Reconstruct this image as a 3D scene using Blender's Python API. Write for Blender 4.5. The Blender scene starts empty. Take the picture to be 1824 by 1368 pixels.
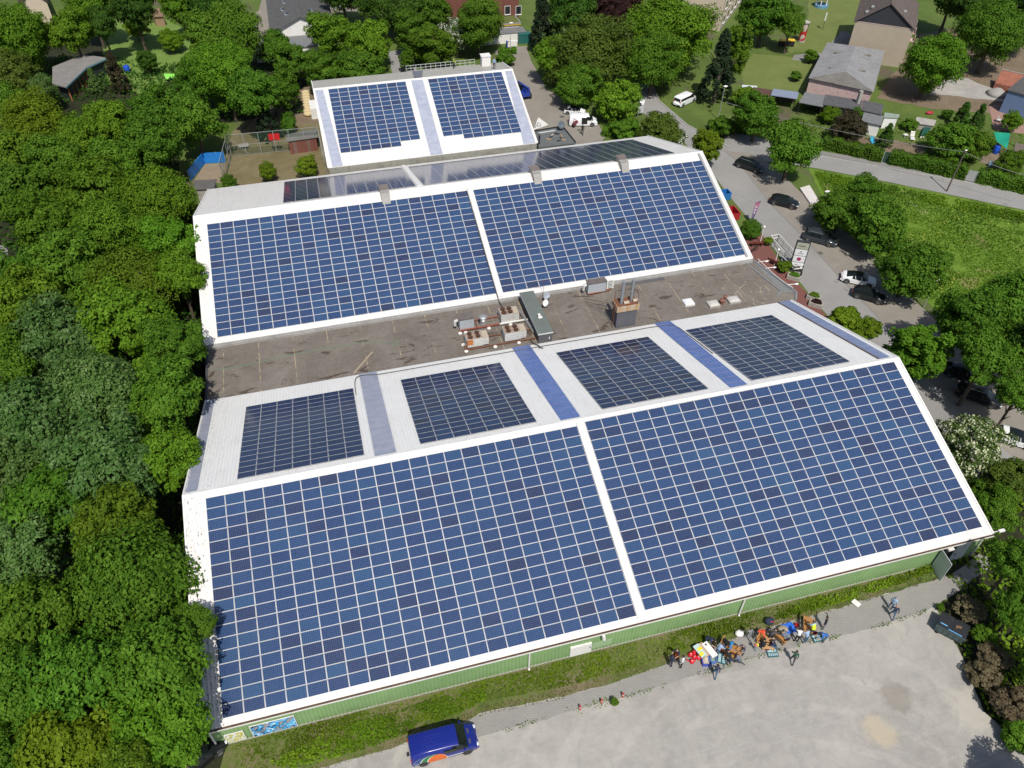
import bpy, bmesh, math, random
import numpy as np
from mathutils import Vector, Matrix, noise as mnoise
R = math.radians
rnd = random.Random(7)
sc = bpy.context.scene
col = sc.collection

# ------------------------------------------------------------------ camera
CAM = np.array([14.9017, -31.3261, 66.207]); FPX = 1384.96; IW, IH = 1824, 1368
def _axes(a, b, c):
    ca, sa = math.cos(a), math.sin(a)
    f0 = np.array([sa, ca, 0.0]); rt = np.array([ca, -sa, 0.0]); up = np.array([0, 0, 1.0])
    fw = math.cos(b) * f0 - math.sin(b) * up; uv = math.sin(b) * f0 + math.cos(b) * up
    return math.cos(c) * rt + math.sin(c) * uv, -math.sin(c) * rt + math.cos(c) * uv, fw
CR, CU, CF = _axes(0.2699, 0.7632, 0.0099)
cd = bpy.data.cameras.new('camera'); cam = bpy.data.objects.new('camera', cd); col.objects.link(cam)
cd.sensor_fit = 'HORIZONTAL'; cd.sensor_width = 36; cd.lens = FPX / IW * 36
cd.clip_start = 0.5; cd.clip_end = 4000
m4 = Matrix.Identity(4)
for i in range(3):
    m4[i][0] = CR[i]; m4[i][1] = CU[i]; m4[i][2] = -CF[i]; m4[i][3] = CAM[i]
cam.matrix_world = m4
sc.camera = cam
def at(px, py, z=0.0):
    """world point at height z seen at photo pixel px,py (site survey from the photograph)"""
    d = CF + CR * (px - IW / 2) / FPX - CU * (py - IH / 2) / FPX
    return CAM + d * ((z - CAM[2]) / d[2])
def at2(px, py, z=0.0):
    p = at(px, py, z); return (float(p[0]), float(p[1]))
def mpp(P):
    """metres per photo pixel at P"""
    return float(np.dot(np.array(P) - CAM, CF)) / FPX

# ------------------------------------------------------------------ world, sun, exposure
SUN_EL, SUN_AZ = 57.0, 183.0          # azimuth measured clockwise from +Y
w = bpy.data.worlds.new('World'); sc.world = w; w.use_nodes = True
nt = w.node_tree; nt.nodes.clear()
wo = nt.nodes.new('ShaderNodeOutputWorld'); bg = nt.nodes.new('ShaderNodeBackground')
sky = nt.nodes.new('ShaderNodeTexSky'); sky.sky_type = 'NISHITA'; sky.sun_disc = False
sky.sun_elevation = R(SUN_EL); sky.sun_rotation = R(SUN_AZ); sky.air_density = 1.0; sky.dust_density = 1.5
bg.inputs['Strength'].default_value = 0.09
nt.links.new(sky.outputs[0], bg.inputs[0]); nt.links.new(bg.outputs[0], wo.inputs[0])
sd = bpy.data.lights.new('sun', 'SUN'); sun = bpy.data.objects.new('sun', sd); col.objects.link(sun)
sd.energy = 4.2; sd.angle = R(0.5); sd.color = (1.0, 0.955, 0.88)
_e, _a = R(SUN_EL), R(SUN_AZ)
sv = Vector((math.sin(_a) * math.cos(_e), math.cos(_a) * math.cos(_e), math.sin(_e)))
sun.rotation_euler = sv.to_track_quat('Z', 'Y').to_euler()
sun.location = (0, -60, 120)
sc.view_settings.view_transform = 'Standard'; sc.view_settings.look = 'None'
sc.view_settings.gamma = 1; sc.view_settings.exposure = 0.08
try:
    sc.cycles.max_bounces = 6; sc.cycles.diffuse_bounces = 3; sc.cycles.glossy_bounces = 3
    sc.cycles.transmission_bounces = 4; sc.cycles.transparent_max_bounces = 6
except Exception: pass

# ------------------------------------------------------------------ helpers
def lin(r, g, b):
    return tuple(((c / 255) / 12.92 if c / 255 <= 0.04045 else ((c / 255 + 0.055) / 1.055) ** 2.4) for c in (r, g, b))
class NG:
    def __init__(s, m):
        s.t = m.node_tree; s.n = s.t.nodes; s.l = s.t.links
        s.bsdf = s.n.get('Principled BSDF')
    def node(s, typ, **kw):
        n = s.n.new(typ)
        for k, v in kw.items(): setattr(n, k, v)
        return n
    def link(s, a, b): s.l.new(a, b)
    def pos(s):
        return s.node('ShaderNodeNewGeometry').outputs['Position']
    def noise(s, scale, detail=3, rough=.6, vec=None, dist=0.0):
        n = s.node('ShaderNodeTexNoise'); n.inputs['Scale'].default_value = scale
        n.inputs['Detail'].default_value = detail; n.inputs['Roughness'].default_value = rough; n.inputs['Distortion'].default_value = dist
        s.link(vec if vec is not None else s.pos(), n.inputs['Vector']); return n.outputs[0]
    def ramp(s, fac, stops, interp='LINEAR'):
        n = s.node('ShaderNodeValToRGB'); n.color_ramp.interpolation = interp
        e = n.color_ramp.elements
        while len(e) < len(stops): e.new(0.5)
        for i, (p, c) in enumerate(stops):
            e[i].position = p
            e[i].color = (c if len(c) == 4 else (*c, 1)) if not isinstance(c, (int, float)) else (c, c, c, 1)
        s.link(fac, n.inputs[0]); return n.outputs[0]
    def mix(s, fac, a, b, typ='MIX'):
        n = s.node('ShaderNodeMix'); n.data_type = 'RGBA'; n.blend_type = typ; n.clamp_factor = True
        for v, i in ((fac, n.inputs[0]), (a, n.inputs[6]), (b, n.inputs[7])):
            if isinstance(v, (int, float)): i.default_value = v
            elif isinstance(v, tuple): i.default_value = (*v[:3], 1)
            else: s.link(v, i)
        return n.outputs[2]
    def math(s, op, a, b=None, c=None, clamp=False):
        n = s.node('ShaderNodeMath'); n.operation = op; n.use_clamp = clamp
        for v, i in ((a, n.inputs[0]), (b, n.inputs[1]), (c, n.inputs[2])):
            if v is None: continue
            if isinstance(v, (int, float)): i.default_value = v
            else: s.link(v, i)
        return n.outputs[0]
    def sep(s, v):
        n = s.node('ShaderNodeSeparateXYZ'); s.link(v, n.inputs[0]); return n.outputs
    def vscale(s, v, x, y, z):
        n = s.node('ShaderNodeVectorMath'); n.operation = 'MULTIPLY'; s.link(v, n.inputs[0]); n.inputs[1].default_value = (x, y, z); return n.outputs[0]
    def bump(s, h, strength=.3, dist=.05):
        n = s.node('ShaderNodeBump'); n.inputs['Strength'].default_value = strength; n.inputs['Distance'].default_value = dist
        s.link(h, n.inputs['Height']); s.link(n.outputs[0], s.bsdf.inputs['Normal'])
    def base(s, c):
        if isinstance(c, tuple): s.bsdf.inputs['Base Color'].default_value = (*c[:3], 1)
        else: s.link(c, s.bsdf.inputs['Base Color'])
    def set(s, **kw):
        for k, v in kw.items():
            s.bsdf.inputs[k.replace('_', ' ')].default_value = v
def newmat(name):
    m = bpy.data.materials.new(name); m.use_nodes = True; return m, NG(m)
_mc = {}
def pm(name, c, rough=.6, var=.18, scale=1.5, metal=0.0, spec=.5, dirt=None, bump=0.0, bscale=20, coat=0.0):
    """plain procedural material: colour with two scales of noise, optional dirt colour"""
    if name in _mc: return _mc[name]
    m, g = newmat(name); p = g.pos()
    n1 = g.noise(scale, 4, .6, p); n2 = g.noise(scale * 9, 3, .6, p)
    f = g.math('MULTIPLY_ADD', n1, .65, g.math('MULTIPLY', n2, .35))
    lo = tuple(x * (1 - var) for x in c); hi = tuple(min(1, x * (1 + var)) for x in c)
    cc = g.ramp(f, [(.3, lo), (.7, hi)])
    if dirt:
        cc = g.mix(g.ramp(g.noise(scale * 2.3, 5, .7, p), [(.52, 0.0), (.7, dirt[1])]), cc, dirt[0])
    g.base(cc); g.set(Roughness=rough, Metallic=metal, Specular_IOR_Level=spec)
    if coat: g.set(Coat_Weight=coat, Coat_Roughness=.08)
    if bump: g.bump(g.noise(bscale, 4, .6, p), bump, .03)
    _mc[name] = m; return m

class MB:
    """collects shapes; build() links them as ONE mesh object"""
    def __init__(s): s.v = []; s.f = []; s.m = []
    def add(s, vs, fs, mi=0):
        o = len(s.v); s.v.extend([tuple(map(float, q)) for q in vs])
        for f in fs: s.f.append(tuple(i + o for i in f)); s.m.append(mi)
        return s
    def quad(s, a, b, c, d, mi=0): return s.add([a, b, c, d], [(0, 1, 2, 3)], mi)
    def box(s, x0, x1, y0, y1, z0, z1, mi=0, M=None):
        vs = [(x0, y0, z0), (x1, y0, z0), (x1, y1, z0), (x0, y1, z0), (x0, y0, z1), (x1, y0, z1), (x1, y1, z1), (x0, y1, z1)]
        if M is not None: vs = [tuple(M @ Vector(q)) for q in vs]
        return s.add(vs, [(3, 2, 1, 0), (4, 5, 6, 7), (0, 1, 5, 4), (1, 2, 6, 5), (2, 3, 7, 6), (3, 0, 4, 7)], mi)
    def bar(s, a, b, wdt, hgt=None, mi=0, up=(0, 0, 1)):
        a, b = Vector(a), Vector(b); hgt = hgt or wdt
        d = (b - a).normalized(); u = Vector(up)
        if abs(d.dot(u)) > .98: u = Vector((0, 1, 0)) if abs(d.y) < .9 else Vector((1, 0, 0))
        x = d.cross(u).normalized(); y = x.cross(d).normalized()
        vs = [p + x * sx * wdt / 2 + y * sy * hgt / 2 for p in (a, b) for sx, sy in ((-1, -1), (1, -1), (1, 1), (-1, 1))]
        return s.add(vs, [(3, 2, 1, 0), (4, 5, 6, 7), (0, 1, 5, 4), (1, 2, 6, 5), (2, 3, 7, 6), (3, 0, 4, 7)], mi)
    def tube(s, pts, r, n=8, mi=0, caps=True):
        pts = [Vector(p) for p in pts]; rs = r if isinstance(r, (list, tuple)) else [r] * len(pts)
        rings = []; px = None
        for i, p in enumerate(pts):
            d = (pts[min(i + 1, len(pts) - 1)] - pts[max(i - 1, 0)]).normalized()
            if px is None:
                u = Vector((0, 0, 1)) if abs(d.z) < .9 else Vector((1, 0, 0)); x = d.cross(u).normalized()
            else: x = (px - d * px.dot(d)).normalized()
            px = x; y = d.cross(x)
            rings.append([p + (x * math.cos(2 * math.pi * k / n) + y * math.sin(2 * math.pi * k / n)) * rs[i] for k in range(n)])
        vs = [q for rg in rings for q in rg]
        fs = [(i * n + k, i * n + (k + 1) % n, (i + 1) * n + (k + 1) % n, (i + 1) * n + k) for i in range(len(pts) - 1) for k in range(n)]
        if caps: fs += [tuple(range(n))[::-1], tuple((len(pts) - 1) * n + k for k in range(n))]
        return s.add(vs, fs, mi)
    def lathe(s, prof, c=(0, 0, 0), n=16, mi=0, axis='z'):
        vs = []
        for r, z in prof:
            for k in range(n):
                a = 2 * math.pi * k / n
                q = (r * math.cos(a), r * math.sin(a), z)
                if axis == 'y': q = (q[0], q[2], q[1])
                if axis == 'x': q = (q[2], q[0], q[1])
                vs.append((c[0] + q[0], c[1] + q[1], c[2] + q[2]))
        fs = [(i * n + k, i * n + (k + 1) % n, (i + 1) * n + (k + 1) % n, (i + 1) * n + k) for i in range(len(prof) - 1) for k in range(n)]
        fs += [tuple(range(n))[::-1], tuple((len(prof) - 1) * n + k for k in range(n))]
        return s.add(vs, fs, mi)
    def prism(s, poly, z0, z1, mi=0):
        n = len(poly)
        vs = [(x, y, z0) for x, y in poly] + [(x, y, z1) for x, y in poly]
        fs = [tuple(range(n))[::-1], tuple(range(n, 2 * n))] + [(i, (i + 1) % n, (i + 1) % n + n, i + n) for i in range(n)]
        return s.add(vs, fs, mi)
    def ball(s, c, r, n=10, mi=0, sq=(1, 1, 1)):
        prof = [(max(.001, math.sin(math.pi * i / 6)) * r, -math.cos(math.pi * i / 6) * r) for i in range(7)]
        k = MB().lathe(prof, n=n)
        return s.add([(c[0] + x * sq[0], c[1] + y * sq[1], c[2] + z * sq[2]) for x, y, z in k.v], k.f, mi)
    def build(s, name, mats, parent=None, loc=None, smooth=False, rot=None):
        me = bpy.data.meshes.new(name); me.from_pydata(s.v, [], s.f)
        if not isinstance(mats, (list, tuple)): mats = [mats]
        for q in mats: me.materials.append(q)
        me.polygons.foreach_set('material_index', s.m)
        if smooth: me.polygons.foreach_set('use_smooth', [True] * len(s.f))
        me.update()
        o = bpy.data.objects.new(name, me); col.objects.link(o)
        if parent is not None: o.parent = parent
        if loc is not None: o.location = loc
        if rot is not None: o.rotation_euler = rot
        return o
def tag(o, label=None, cat=None, group=None, kind=None):
    if label: o['label'] = label
    if cat: o['category'] = cat
    if group: o['group'] = group
    if kind: o['kind'] = kind
    return o
def thing(name, label, cat, loc=(0, 0, 0), rz=0.0, group=None):
    o = bpy.data.objects.new(name, None); col.objects.link(o); o.empty_display_size = .3
    o.location = loc; o.rotation_euler = (0, 0, rz)
    return tag(o, label, cat, group)
def kids(o): return [c for c in o.children]
def copy_tree(o, parent=None):
    c = o.copy(); col.objects.link(c)
    if parent is not None: c.parent = parent
    for k in list(o.children): copy_tree(k, c)
    return c
def np_mesh(name, verts, quads, mats, smooth=False, attrs=None, uv=None):
    """fast mesh from arrays; quads (n,4)"""
    me = bpy.data.meshes.new(name); nv, nq = len(verts), len(quads); k = quads.shape[1]
    me.vertices.add(nv); me.vertices.foreach_set('co', np.asarray(verts, np.float32).ravel())
    me.loops.add(nq * k); me.loops.foreach_set('vertex_index', np.asarray(quads, np.int32).ravel())
    me.polygons.add(nq); me.polygons.foreach_set('loop_start', np.arange(0, nq * k, k, dtype=np.int32))
    me.polygons.foreach_set('loop_total', np.full(nq, k, np.int32))
    me.update(calc_edges=True)
    for q in (mats if isinstance(mats, (list, tuple)) else [mats]): me.materials.append(q)
    for an, av in (attrs or {}).items():
        a = me.attributes.new(an, 'FLOAT', 'FACE'); a.data.foreach_set('value', np.asarray(av, np.float32))
    me.validate()
    return me

# ------------------------------------------------------------------ ground materials
def ground_mat(name, stops, s1, s2, rough=.9, speck=None, bump=.25, bs=12, streak=None):
    m, g = newmat(name); p = g.pos()
    f = g.math('MULTIPLY_ADD', g.noise(s1, 5, .65, p, .6), .6, g.math('MULTIPLY', g.noise(s2, 4, .7, p), .4))
    c = g.ramp(f, stops)
    if speck:
        for sp_s, lo, hi, colr in speck:
            c = g.mix(g.ramp(g.noise(sp_s, 5, .65, p, .5), [(lo, 0.0), (hi, 1.0)]), c, colr)
    g.base(c); g.set(Roughness=rough, Specular_IOR_Level=.25)
    g.bump(g.noise(bs, 5, .7, p), bump, .06)
    return m
M_ground = ground_mat('ground_grass', [(.3, (.06, .08, .02)), (.5, (.085, .13, .026)), (.68, (.125, .165, .04))], .12, 2.2,
                      speck=[(.07, .55, .66, (.10, .085, .055))])
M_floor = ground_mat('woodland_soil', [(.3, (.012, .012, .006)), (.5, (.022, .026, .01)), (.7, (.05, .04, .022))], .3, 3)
M_field = ground_mat('meadow', [(.28, (.065, .125, .012)), (.46, (.10, .18, .017)), (.6, (.135, .21, .026)), (.75, (.19, .22, .05))], .14, 1.6,
                     speck=[(.16, .60, .70, (.20, .185, .07)), (.11, .70, .76, (.36, .30, .23)), (7.0, .68, .74, (.42, .36, .05)), (.35, .67, .76, (.045, .1, .016))], bump=.6, bs=5)
M_lawn = ground_mat('mown_lawn', [(.3, (.10, .135, .032)), (.55, (.14, .17, .048)), (.75, (.20, .19, .08))], .2, 2.5)
M_daisy = ground_mat('daisy_lawn', [(.3, (.10, .16, .03)), (.6, (.15, .235, .05)), (.78, (.21, .28, .09))], .3, 2.5,
                     speck=[(2.2, .66, .74, (.5, .52, .42))])
M_dirt = ground_mat('bare_soil', [(.3, (.12, .09, .06)), (.55, (.19, .145, .10)), (.75, (.26, .21, .155))], .25, 3,
                    speck=[(.5, .6, .68, (.10, .12, .045))])
M_court = ground_mat('worn_court_grass', [(.3, (.11, .095, .045)), (.5, (.155, .13, .065)), (.72, (.235, .19, .12))], .22, 3)
M_asphalt = ground_mat('old_asphalt', [(.3, (.215, .21, .20)), (.55, (.265, .258, .248)), (.75, (.31, .30, .285))], .14, 4,
                       speck=[(.6, .66, .7, (.17, .165, .16))], bump=.1, bs=30)
M_bays = ground_mat('bay_paving', [(.3, (.20, .18, .155)), (.55, (.245, .222, .19)), (.75, (.29, .265, .23))], .3, 6, bump=.1)
M_side = ground_mat('pavement_slabs', [(.3, (.18, .175, .165)), (.6, (.235, .228, .215)), (.8, (.27, .26, .245))], .4, 7, bump=.1)
# gravel yard: swept grey grit with pale and dark drifts
mg, g = newmat('yard_gravel'); p = g.pos()
f = g.math('MULTIPLY_ADD', g.noise(.11, 5, .62, p, 1.2), .55, g.math('MULTIPLY', g.noise(.9, 5, .7, p, .8), .45))
c = g.ramp(f, [(.3, (.25, .232, .208)), (.47, (.325, .308, .283)), (.6, (.375, .355, .322)), (.75, (.43, .40, .35))])
tr = g.noise(1.0, 4, .7, g.vscale(p, .16, 1.1, 1), 1.5)
c = g.mix(g.math('MULTIPLY', g.ramp(tr, [(.52, 0.0), (.66, 1.0)]), .35), c, (.41, .39, .36))
tr2 = g.noise(1.0, 4, .7, g.vscale(p, .8, .2, 1), 2.0)
c = g.mix(g.math('MULTIPLY', g.ramp(tr2, [(.55, 0.0), (.68, 1.0)]), .3), c, (.25, .245, .235))
c = g.mix(g.ramp(g.noise(16, 3, .7, p), [(.60, 0.0), (.75, .5)]), c, (.16, .155, .145))
c = g.mix(g.ramp(g.noise(11, 3, .7, p), [(.66, 0.0), (.74, .5)]), c, (.52, .5, .47))
def spot(c, wx, wy, r, colr, st):
    d = g.node('ShaderNodeVectorMath', operation='DISTANCE'); g.link(p, d.inputs[0]); d.inputs[1].default_value = (wx, wy, 0.02)
    nn = g.math('MULTIPLY_ADD', g.noise(1.1, 4, .65, p), 3.2 * r / 2, -.8 * r)
    return g.mix(g.math('MULTIPLY', g.ramp(g.math('DIVIDE', g.math('ADD', d.outputs['Value'], nn), r), [(.55, 1.0), (1.0, 0.0)]), st), c, colr)
wv = g.node('ShaderNodeTexWave'); wv.wave_type = 'RINGS'; wv.rings_direction = 'Z'; wv.inputs['Scale'].default_value = .10; wv.inputs['Distortion'].default_value = 5.0; wv.inputs['Detail'].default_value = 3; wv.inputs['Detail Scale'].default_value = .6
mpw = g.node('ShaderNodeMapping'); g.link(p, mpw.inputs[0]); mpw.inputs['Location'].default_value = (-42, 26, 0); g.link(mpw.outputs[0], wv.inputs['Vector'])
c = g.mix(g.math('MULTIPLY', g.ramp(wv.outputs['Fac'], [(.80, 0.0), (.93, 1.0)]), g.ramp(g.noise(.3, 4, .7, p), [(.42, 0.0), (.65, .45)])), c, (.46, .43, .385))
c = g.mix(g.ramp(g.noise(3.3, 5, .8, p), [(.57, 0.0), (.72, .4)]), c, (.21, .2, .185))
c = g.mix(g.ramp(g.noise(.55, 5, .75, p, 1.0), [(.60, 0.0), (.72, .5)]), c, (.235, .225, .21))
_x, _y = at2(1568, 1305); c = spot(c, _x, _y, 1.6, (.46, .39, .28), .7)
_x, _y = at2(1598, 1242); c = spot(c, _x, _y, 1.7, (.19, .165, .135), .5)
_x, _y = at2(1735, 1265); c = spot(c, _x, _y, 2.4, (.46, .43, .37), .6)
g.base(c); g.set(Roughness=.95, Specular_IOR_Level=.2); g.bump(g.noise(14, 5, .75, p), .35, .05)
M_gravel = mg
def brick_mat(name, c1, c2, mortar, bw, bh, rot=0.0, rough=.85):
    m, g = newmat(name); p = g.pos()
    mp = g.node('ShaderNodeMapping'); g.link(p, mp.inputs[0]); mp.inputs['Rotation'].default_value = (0, 0, rot)
    b = g.node('ShaderNodeTexBrick'); g.link(mp.outputs[0], b.inputs['Vector'])
    b.inputs['Color1'].default_value = (*c1, 1); b.inputs['Color2'].default_value = (*c2, 1); b.inputs['Mortar'].default_value = (*mortar, 1)
    b.inputs['Scale'].default_value = 1; b.inputs['Brick Width'].default_value = bw; b.inputs['Row Height'].default_value = bh
    b.inputs['Mortar Size'].default_value = .02
    c = g.mix(g.ramp(g.noise(.5, 5, .7, p), [(.3, .0), (.75, .6)]), b.outputs[0], tuple(x * .72 for x in c1))
    g.base(c); g.set(Roughness=rough, Specular_IOR_Level=.25); return m
M_strip = brick_mat('worn_pavers', (.30, .288, .268), (.275, .264, .246), (.235, .225, .208), .42, .21, R(14))
M_redpave = brick_mat('red_pavers', (.22, .085, .07), (.17, .07, .058), (.12, .07, .06), .3, .15, .3)
M_terr = brick_mat('terrace_pavers', (.36, .21, .17), (.31, .19, .155), (.2, .15, .13), .6, .3, -.5)

# ------------------------------------------------------------------ ground sheets
def px(*pts, z=0.0): return [at2(a, b, z) for a, b in pts]
def sheet(name, poly, z, mat, jag=.0, step=.8, kind='structure', parent=None):
    out = []
    n = len(poly)
    for i in range(n):
        a = Vector(poly[i]).to_2d(); b = Vector(poly[(i + 1) % n]).to_2d(); L = (b - a).length
        k = max(1, min(120, int(L / step))) if jag else 1
        nrm = Vector((-(b - a).y, (b - a).x)).normalized() if L > 1e-6 else Vector((0, 0))
        for j in range(k):
            q = a.lerp(b, j / k)
            if jag:
                q = q + nrm * jag * (mnoise.noise(Vector((q.x * .35, q.y * .35, z * 50))) * 1.3 + mnoise.noise(Vector((q.x * 1.7, q.y * 1.7, 3))) * .7)
            out.append((q.x, q.y, z))
    bm = bmesh.new(); fs = bm.faces.new([bm.verts.new(q) for q in out])
    bm.normal_update()
    if fs.normal.z < 0: bmesh.ops.reverse_faces(bm, faces=[fs])
    bmesh.ops.triangulate(bm, faces=bm.faces[:], ngon_method='EAR_CLIP')
    me = bpy.data.meshes.new(name); bm.to_mesh(me); bm.free(); me.materials.append(mat)
    o = bpy.data.objects.new(name, me); col.objects.link(o)
    if kind: o['kind'] = kind
    if parent is not None: o.parent = parent
    return o
b = MB(); b.quad((-1200, -900, 0), (1400, -900, 0), (1400, 1700, 0), (-1200, 1700, 0)); o = b.build('ground', M_ground); o['kind'] = 'structure'
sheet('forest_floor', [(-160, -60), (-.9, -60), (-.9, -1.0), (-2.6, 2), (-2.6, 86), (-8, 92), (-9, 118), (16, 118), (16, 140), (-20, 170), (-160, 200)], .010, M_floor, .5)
GR_TOP = [(385, 1395), (470, 1375), (560, 1368), (640, 1348), (700, 1330), (860, 1268), (1000, 1240), (1100, 1213), (1190, 1180), (1330, 1128), (1480, 1085), (1600, 1050), (1700, 1022)]
GR_RIGHT = [(1722, 1040), (1668, 1080), (1705, 1150), (1728, 1210), (1752, 1268), (1788, 1305), (1830, 1322), (1990, 1400)]
sheet('gravel_yard', px(*GR_TOP, *GR_RIGHT) + [(90, -60), (-.9, -60)], .016, M_gravel, .22)
STRIP_LO = [(1650, 1088), (1600, 1104), (1520, 1129), (1440, 1143), (1330, 1176), (1250, 1199), (1130, 1237), (1030, 1263), (960, 1283), (890, 1303), (830, 1318)]
sheet('paved_strip', px((830, 1285), (860, 1271), (1000, 1243), (1100, 1216), (1190, 1183), (1330, 1131), (1480, 1088), (1600, 1053), (1690, 1026), (1745, 985), (1775, 1000), (1720, 1045), *STRIP_LO), .024, M_strip, .12)
M_verge = ground_mat('verge_soil', [(.3, (.055, .075, .02)), (.48, (.10, .13, .03)), (.58, (.15, .13, .07)), (.75, (.22, .18, .12))], .22, 2.6)
sheet('grass_verge', [(-.6, -.2), (71.5, -.2)] + px(*[q for q in GR_TOP[::-1] if q[0] < 1650]), .020, M_verge, .25)
# right-hand side: soil under trees, field, roads
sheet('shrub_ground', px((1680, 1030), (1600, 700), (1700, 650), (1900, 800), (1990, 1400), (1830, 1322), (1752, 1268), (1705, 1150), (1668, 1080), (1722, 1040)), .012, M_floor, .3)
ROAD_L = [(1130, 150), (1118, 182), (1160, 212), (1215, 250), (1262, 300), (1300, 350), (1345, 405), (1400, 470), (1450, 535), (1500, 590), (1570, 670), (1640, 760), (1690, 860)]
ROAD_R = [(1900, 850), (1824, 765), (1740, 725), (1690, 690), (1610, 600), (1575, 545), (1500, 470), (1440, 412), (1400, 365), (1352, 312), (1300, 262), (1222, 222), (1172, 178), (1160, 150)]
sheet('road', px(*ROAD_L, *ROAD_R), .020, M_asphalt, .05)
BAY = [(1300, 262), (1352, 312), (1400, 365), (1440, 412), (1500, 470), (1575, 545), (1610, 600), (1690, 690), (1740, 725), (1824, 765), (1900, 850), (1990, 850), (1860, 700), (1700, 600), (1600, 510), (1540, 440), (1470, 385), (1395, 312), (1350, 275)]
BAYL = [(1290, 268), (1318, 290), (1372, 362), (1430, 420), (1500, 498), (1560, 560), (1640, 660), (1740, 760), (1824, 830), (1990, 850), (1860, 700), (1700, 600), (1600, 510), (1540, 440), (1470, 385), (1395, 312), (1350, 275)]
sheet('parking_bays', px(*BAYL), .028, M_bays, .06)
sheet('cross_road', px((1290, 232), (1350, 245), (1465, 276), (1600, 300), (1824, 340), (2100, 395), (2100, 425), (1824, 374), (1600, 328), (1455, 300), (1330, 282), (1290, 262)), .024, M_asphalt, .05)
sheet('pavement', px((1455, 268), (1600, 292), (1824, 331), (2100, 385), (2100, 397), (1824, 342), (1600, 302), (1455, 277)), .03, M_side, .03)
sheet('grass_field', px((1440, 300), (1600, 330), (1824, 376), (2150, 440), (2300, 700), (1824, 660), (1700, 580), (1610, 500), (1540, 430), (1475, 370)), .016, M_field, .35)
sheet('hall_yard', px((880, 92), (900, 84), (938, 82), (946, 108), (975, 160), (1010, 178), (1062, 212), (1078, 244), (1040, 290), (1000, 290), (930, 240), (905, 130)), .020, M_bays, .1)
sheet('entrance_pavement', px((1322, 405), (1345, 398), (1372, 440), (1402, 486), (1440, 525), (1475, 566), (1520, 620), (1480, 640), (1380, 520), (1330, 450)), .034, M_redpave, .03)
sheet('ball_court', px((415, 232), (575, 218), (590, 330), (400, 340), (404, 262)), .016, M_court, .15)
sheet('daisy_lawn', px((190, 150), (180, 60), (225, 30), (300, 35), (345, 60), (330, 125), (260, 170)), .016, M_daisy, .3)
sheet('soil_bank', px((480, 180), (560, 150), (575, 225), (430, 240)), .014, M_dirt, .3)
sheet('house_lawn', px((1395, 98), (1440, 40), (1440, -10), (1560, -10), (1530, 90), (1465, 95), (1420, 92)), .016, M_lawn, .3)
sheet('garden_lawn', px((1320, 130), (1340, 96), (1400, 100), (1450, 112), (1432, 165), (1395, 170), (1325, 152)), .018, M_lawn, .2)
sheet('garden_path', px((1415, 98), (1465, 94), (1500, 55), (1520, 62), (1500, 100), (1450, 112), (1410, 106)), .022, M_side, .1)
sheet('gardens', px((1310, 158), (1440, 172), (1560, 186), (1700, 205), (1824, 228), (1990, 260), (1990, 345), (1824, 312), (1600, 275), (1455, 255), (1380, 235)), .014, M_ground, .25)
sheet('dirt_yard', px((1560, 175), (1600, 120), (1640, 60), (1760, 40), (1990, 60), (1990, 215), (1740, 200), (1650, 192)), .016, M_dirt, .4)
sheet('gravel_drive', px((1655, 168), (1690, 135), (1725, 140), (1790, 168), (1824, 172), (1824, 185), (1760, 178), (1690, 170)), .024, M_gravel, .3)
sheet('terrace', px((1762, 190), (1800, 182), (1850, 200), (1835, 240), (1770, 232)), .026, M_terr, .05)
sheet('vegetable_bed', px((1500, 262), (1530, 240), (1650, 258), (1640, 285)), .020, M_dirt, .15)
sheet('soil_bed', px((1745, 290), (1750, 268), (1800, 275), (1800, 300)), .020, M_dirt, .15)
sheet('back_street', px((400, 60), (460, 20), (478, -40), (720, -40), (690, 30), (640, 20), (590, 22), (500, 45), (440, 80)), .018, M_bays, .2)
sheet('lower_lane', px((690, 92), (735, 86), (742, 128), (700, 134)), .02, M_asphalt, .1)
sheet('small_path', px((-40, 430), (14, 440), (14, 465), (-40, 480)), .022, M_asphalt, .1)
# kerbs and drain covers
mkerb = pm('kerb_stone', (.33, .32, .30), .85, .15, 2)
def line_strip(name, pts, wd, h, mat, z0=0.0, kind='structure'):
    b = MB()
    for a, c in zip(pts, pts[1:]): b.bar((*a, z0 + h / 2), (*c, z0 + h / 2), wd, h)
    o = b.build(name, mat)
    if kind: o['kind'] = kind
    return o
line_strip('kerb', px((1455, 278), (1600, 303.5), (1824, 343.5), (2100, 398.5)), .28, .15, mkerb)
line_strip('bay_edge', px((1162, 153), (1174, 180), (1224, 223), (1302, 264)), .25, .13, mkerb)
line_strip('bay_channel', px(*[(a - 1, b) for a, b in BAYL[0:8]]), .22, .036, pm('channel_stone', (.2, .19, .18), .9))

# ------------------------------------------------------------------ halls
def wb(mb, name, mats, parent, smooth=False):
    """build a part given in world coordinates under an unrotated thing"""
    o = mb.build(name, mats, parent, smooth=smooth); o.location = -Vector(parent.location); return o
def ribbed(mb, O, u, v, n, L, lo, hi, pitch=.33, depth=.035, mi=0):
    O, u, v, n = Vector(O), Vector(u), Vector(v), Vector(n)
    lo = lo if callable(lo) else (lambda s, q=lo: q); hi = hi if callable(hi) else (lambda s, q=hi: q)
    ss = []; k = 0
    while k * pitch < L:
        for fr, d in ((0, 0), (.6, 0), (.7, 1), (.92, 1)):
            s = (k + fr) * pitch
            if s < L: ss.append((s, d))
        k += 1
    ss.append((L, 0))
    vs = []
    for s, d in ss:
        q = O + u * s + n * (d * depth); vs += [q + v * lo(s), q + v * hi(s)]
    m = len(ss)
    fs = [(2 * i, 2 * i + 2, 2 * i + 3, 2 * i + 1) for i in range(m - 1)]
    return mb.add(vs, fs, mi)
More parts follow.
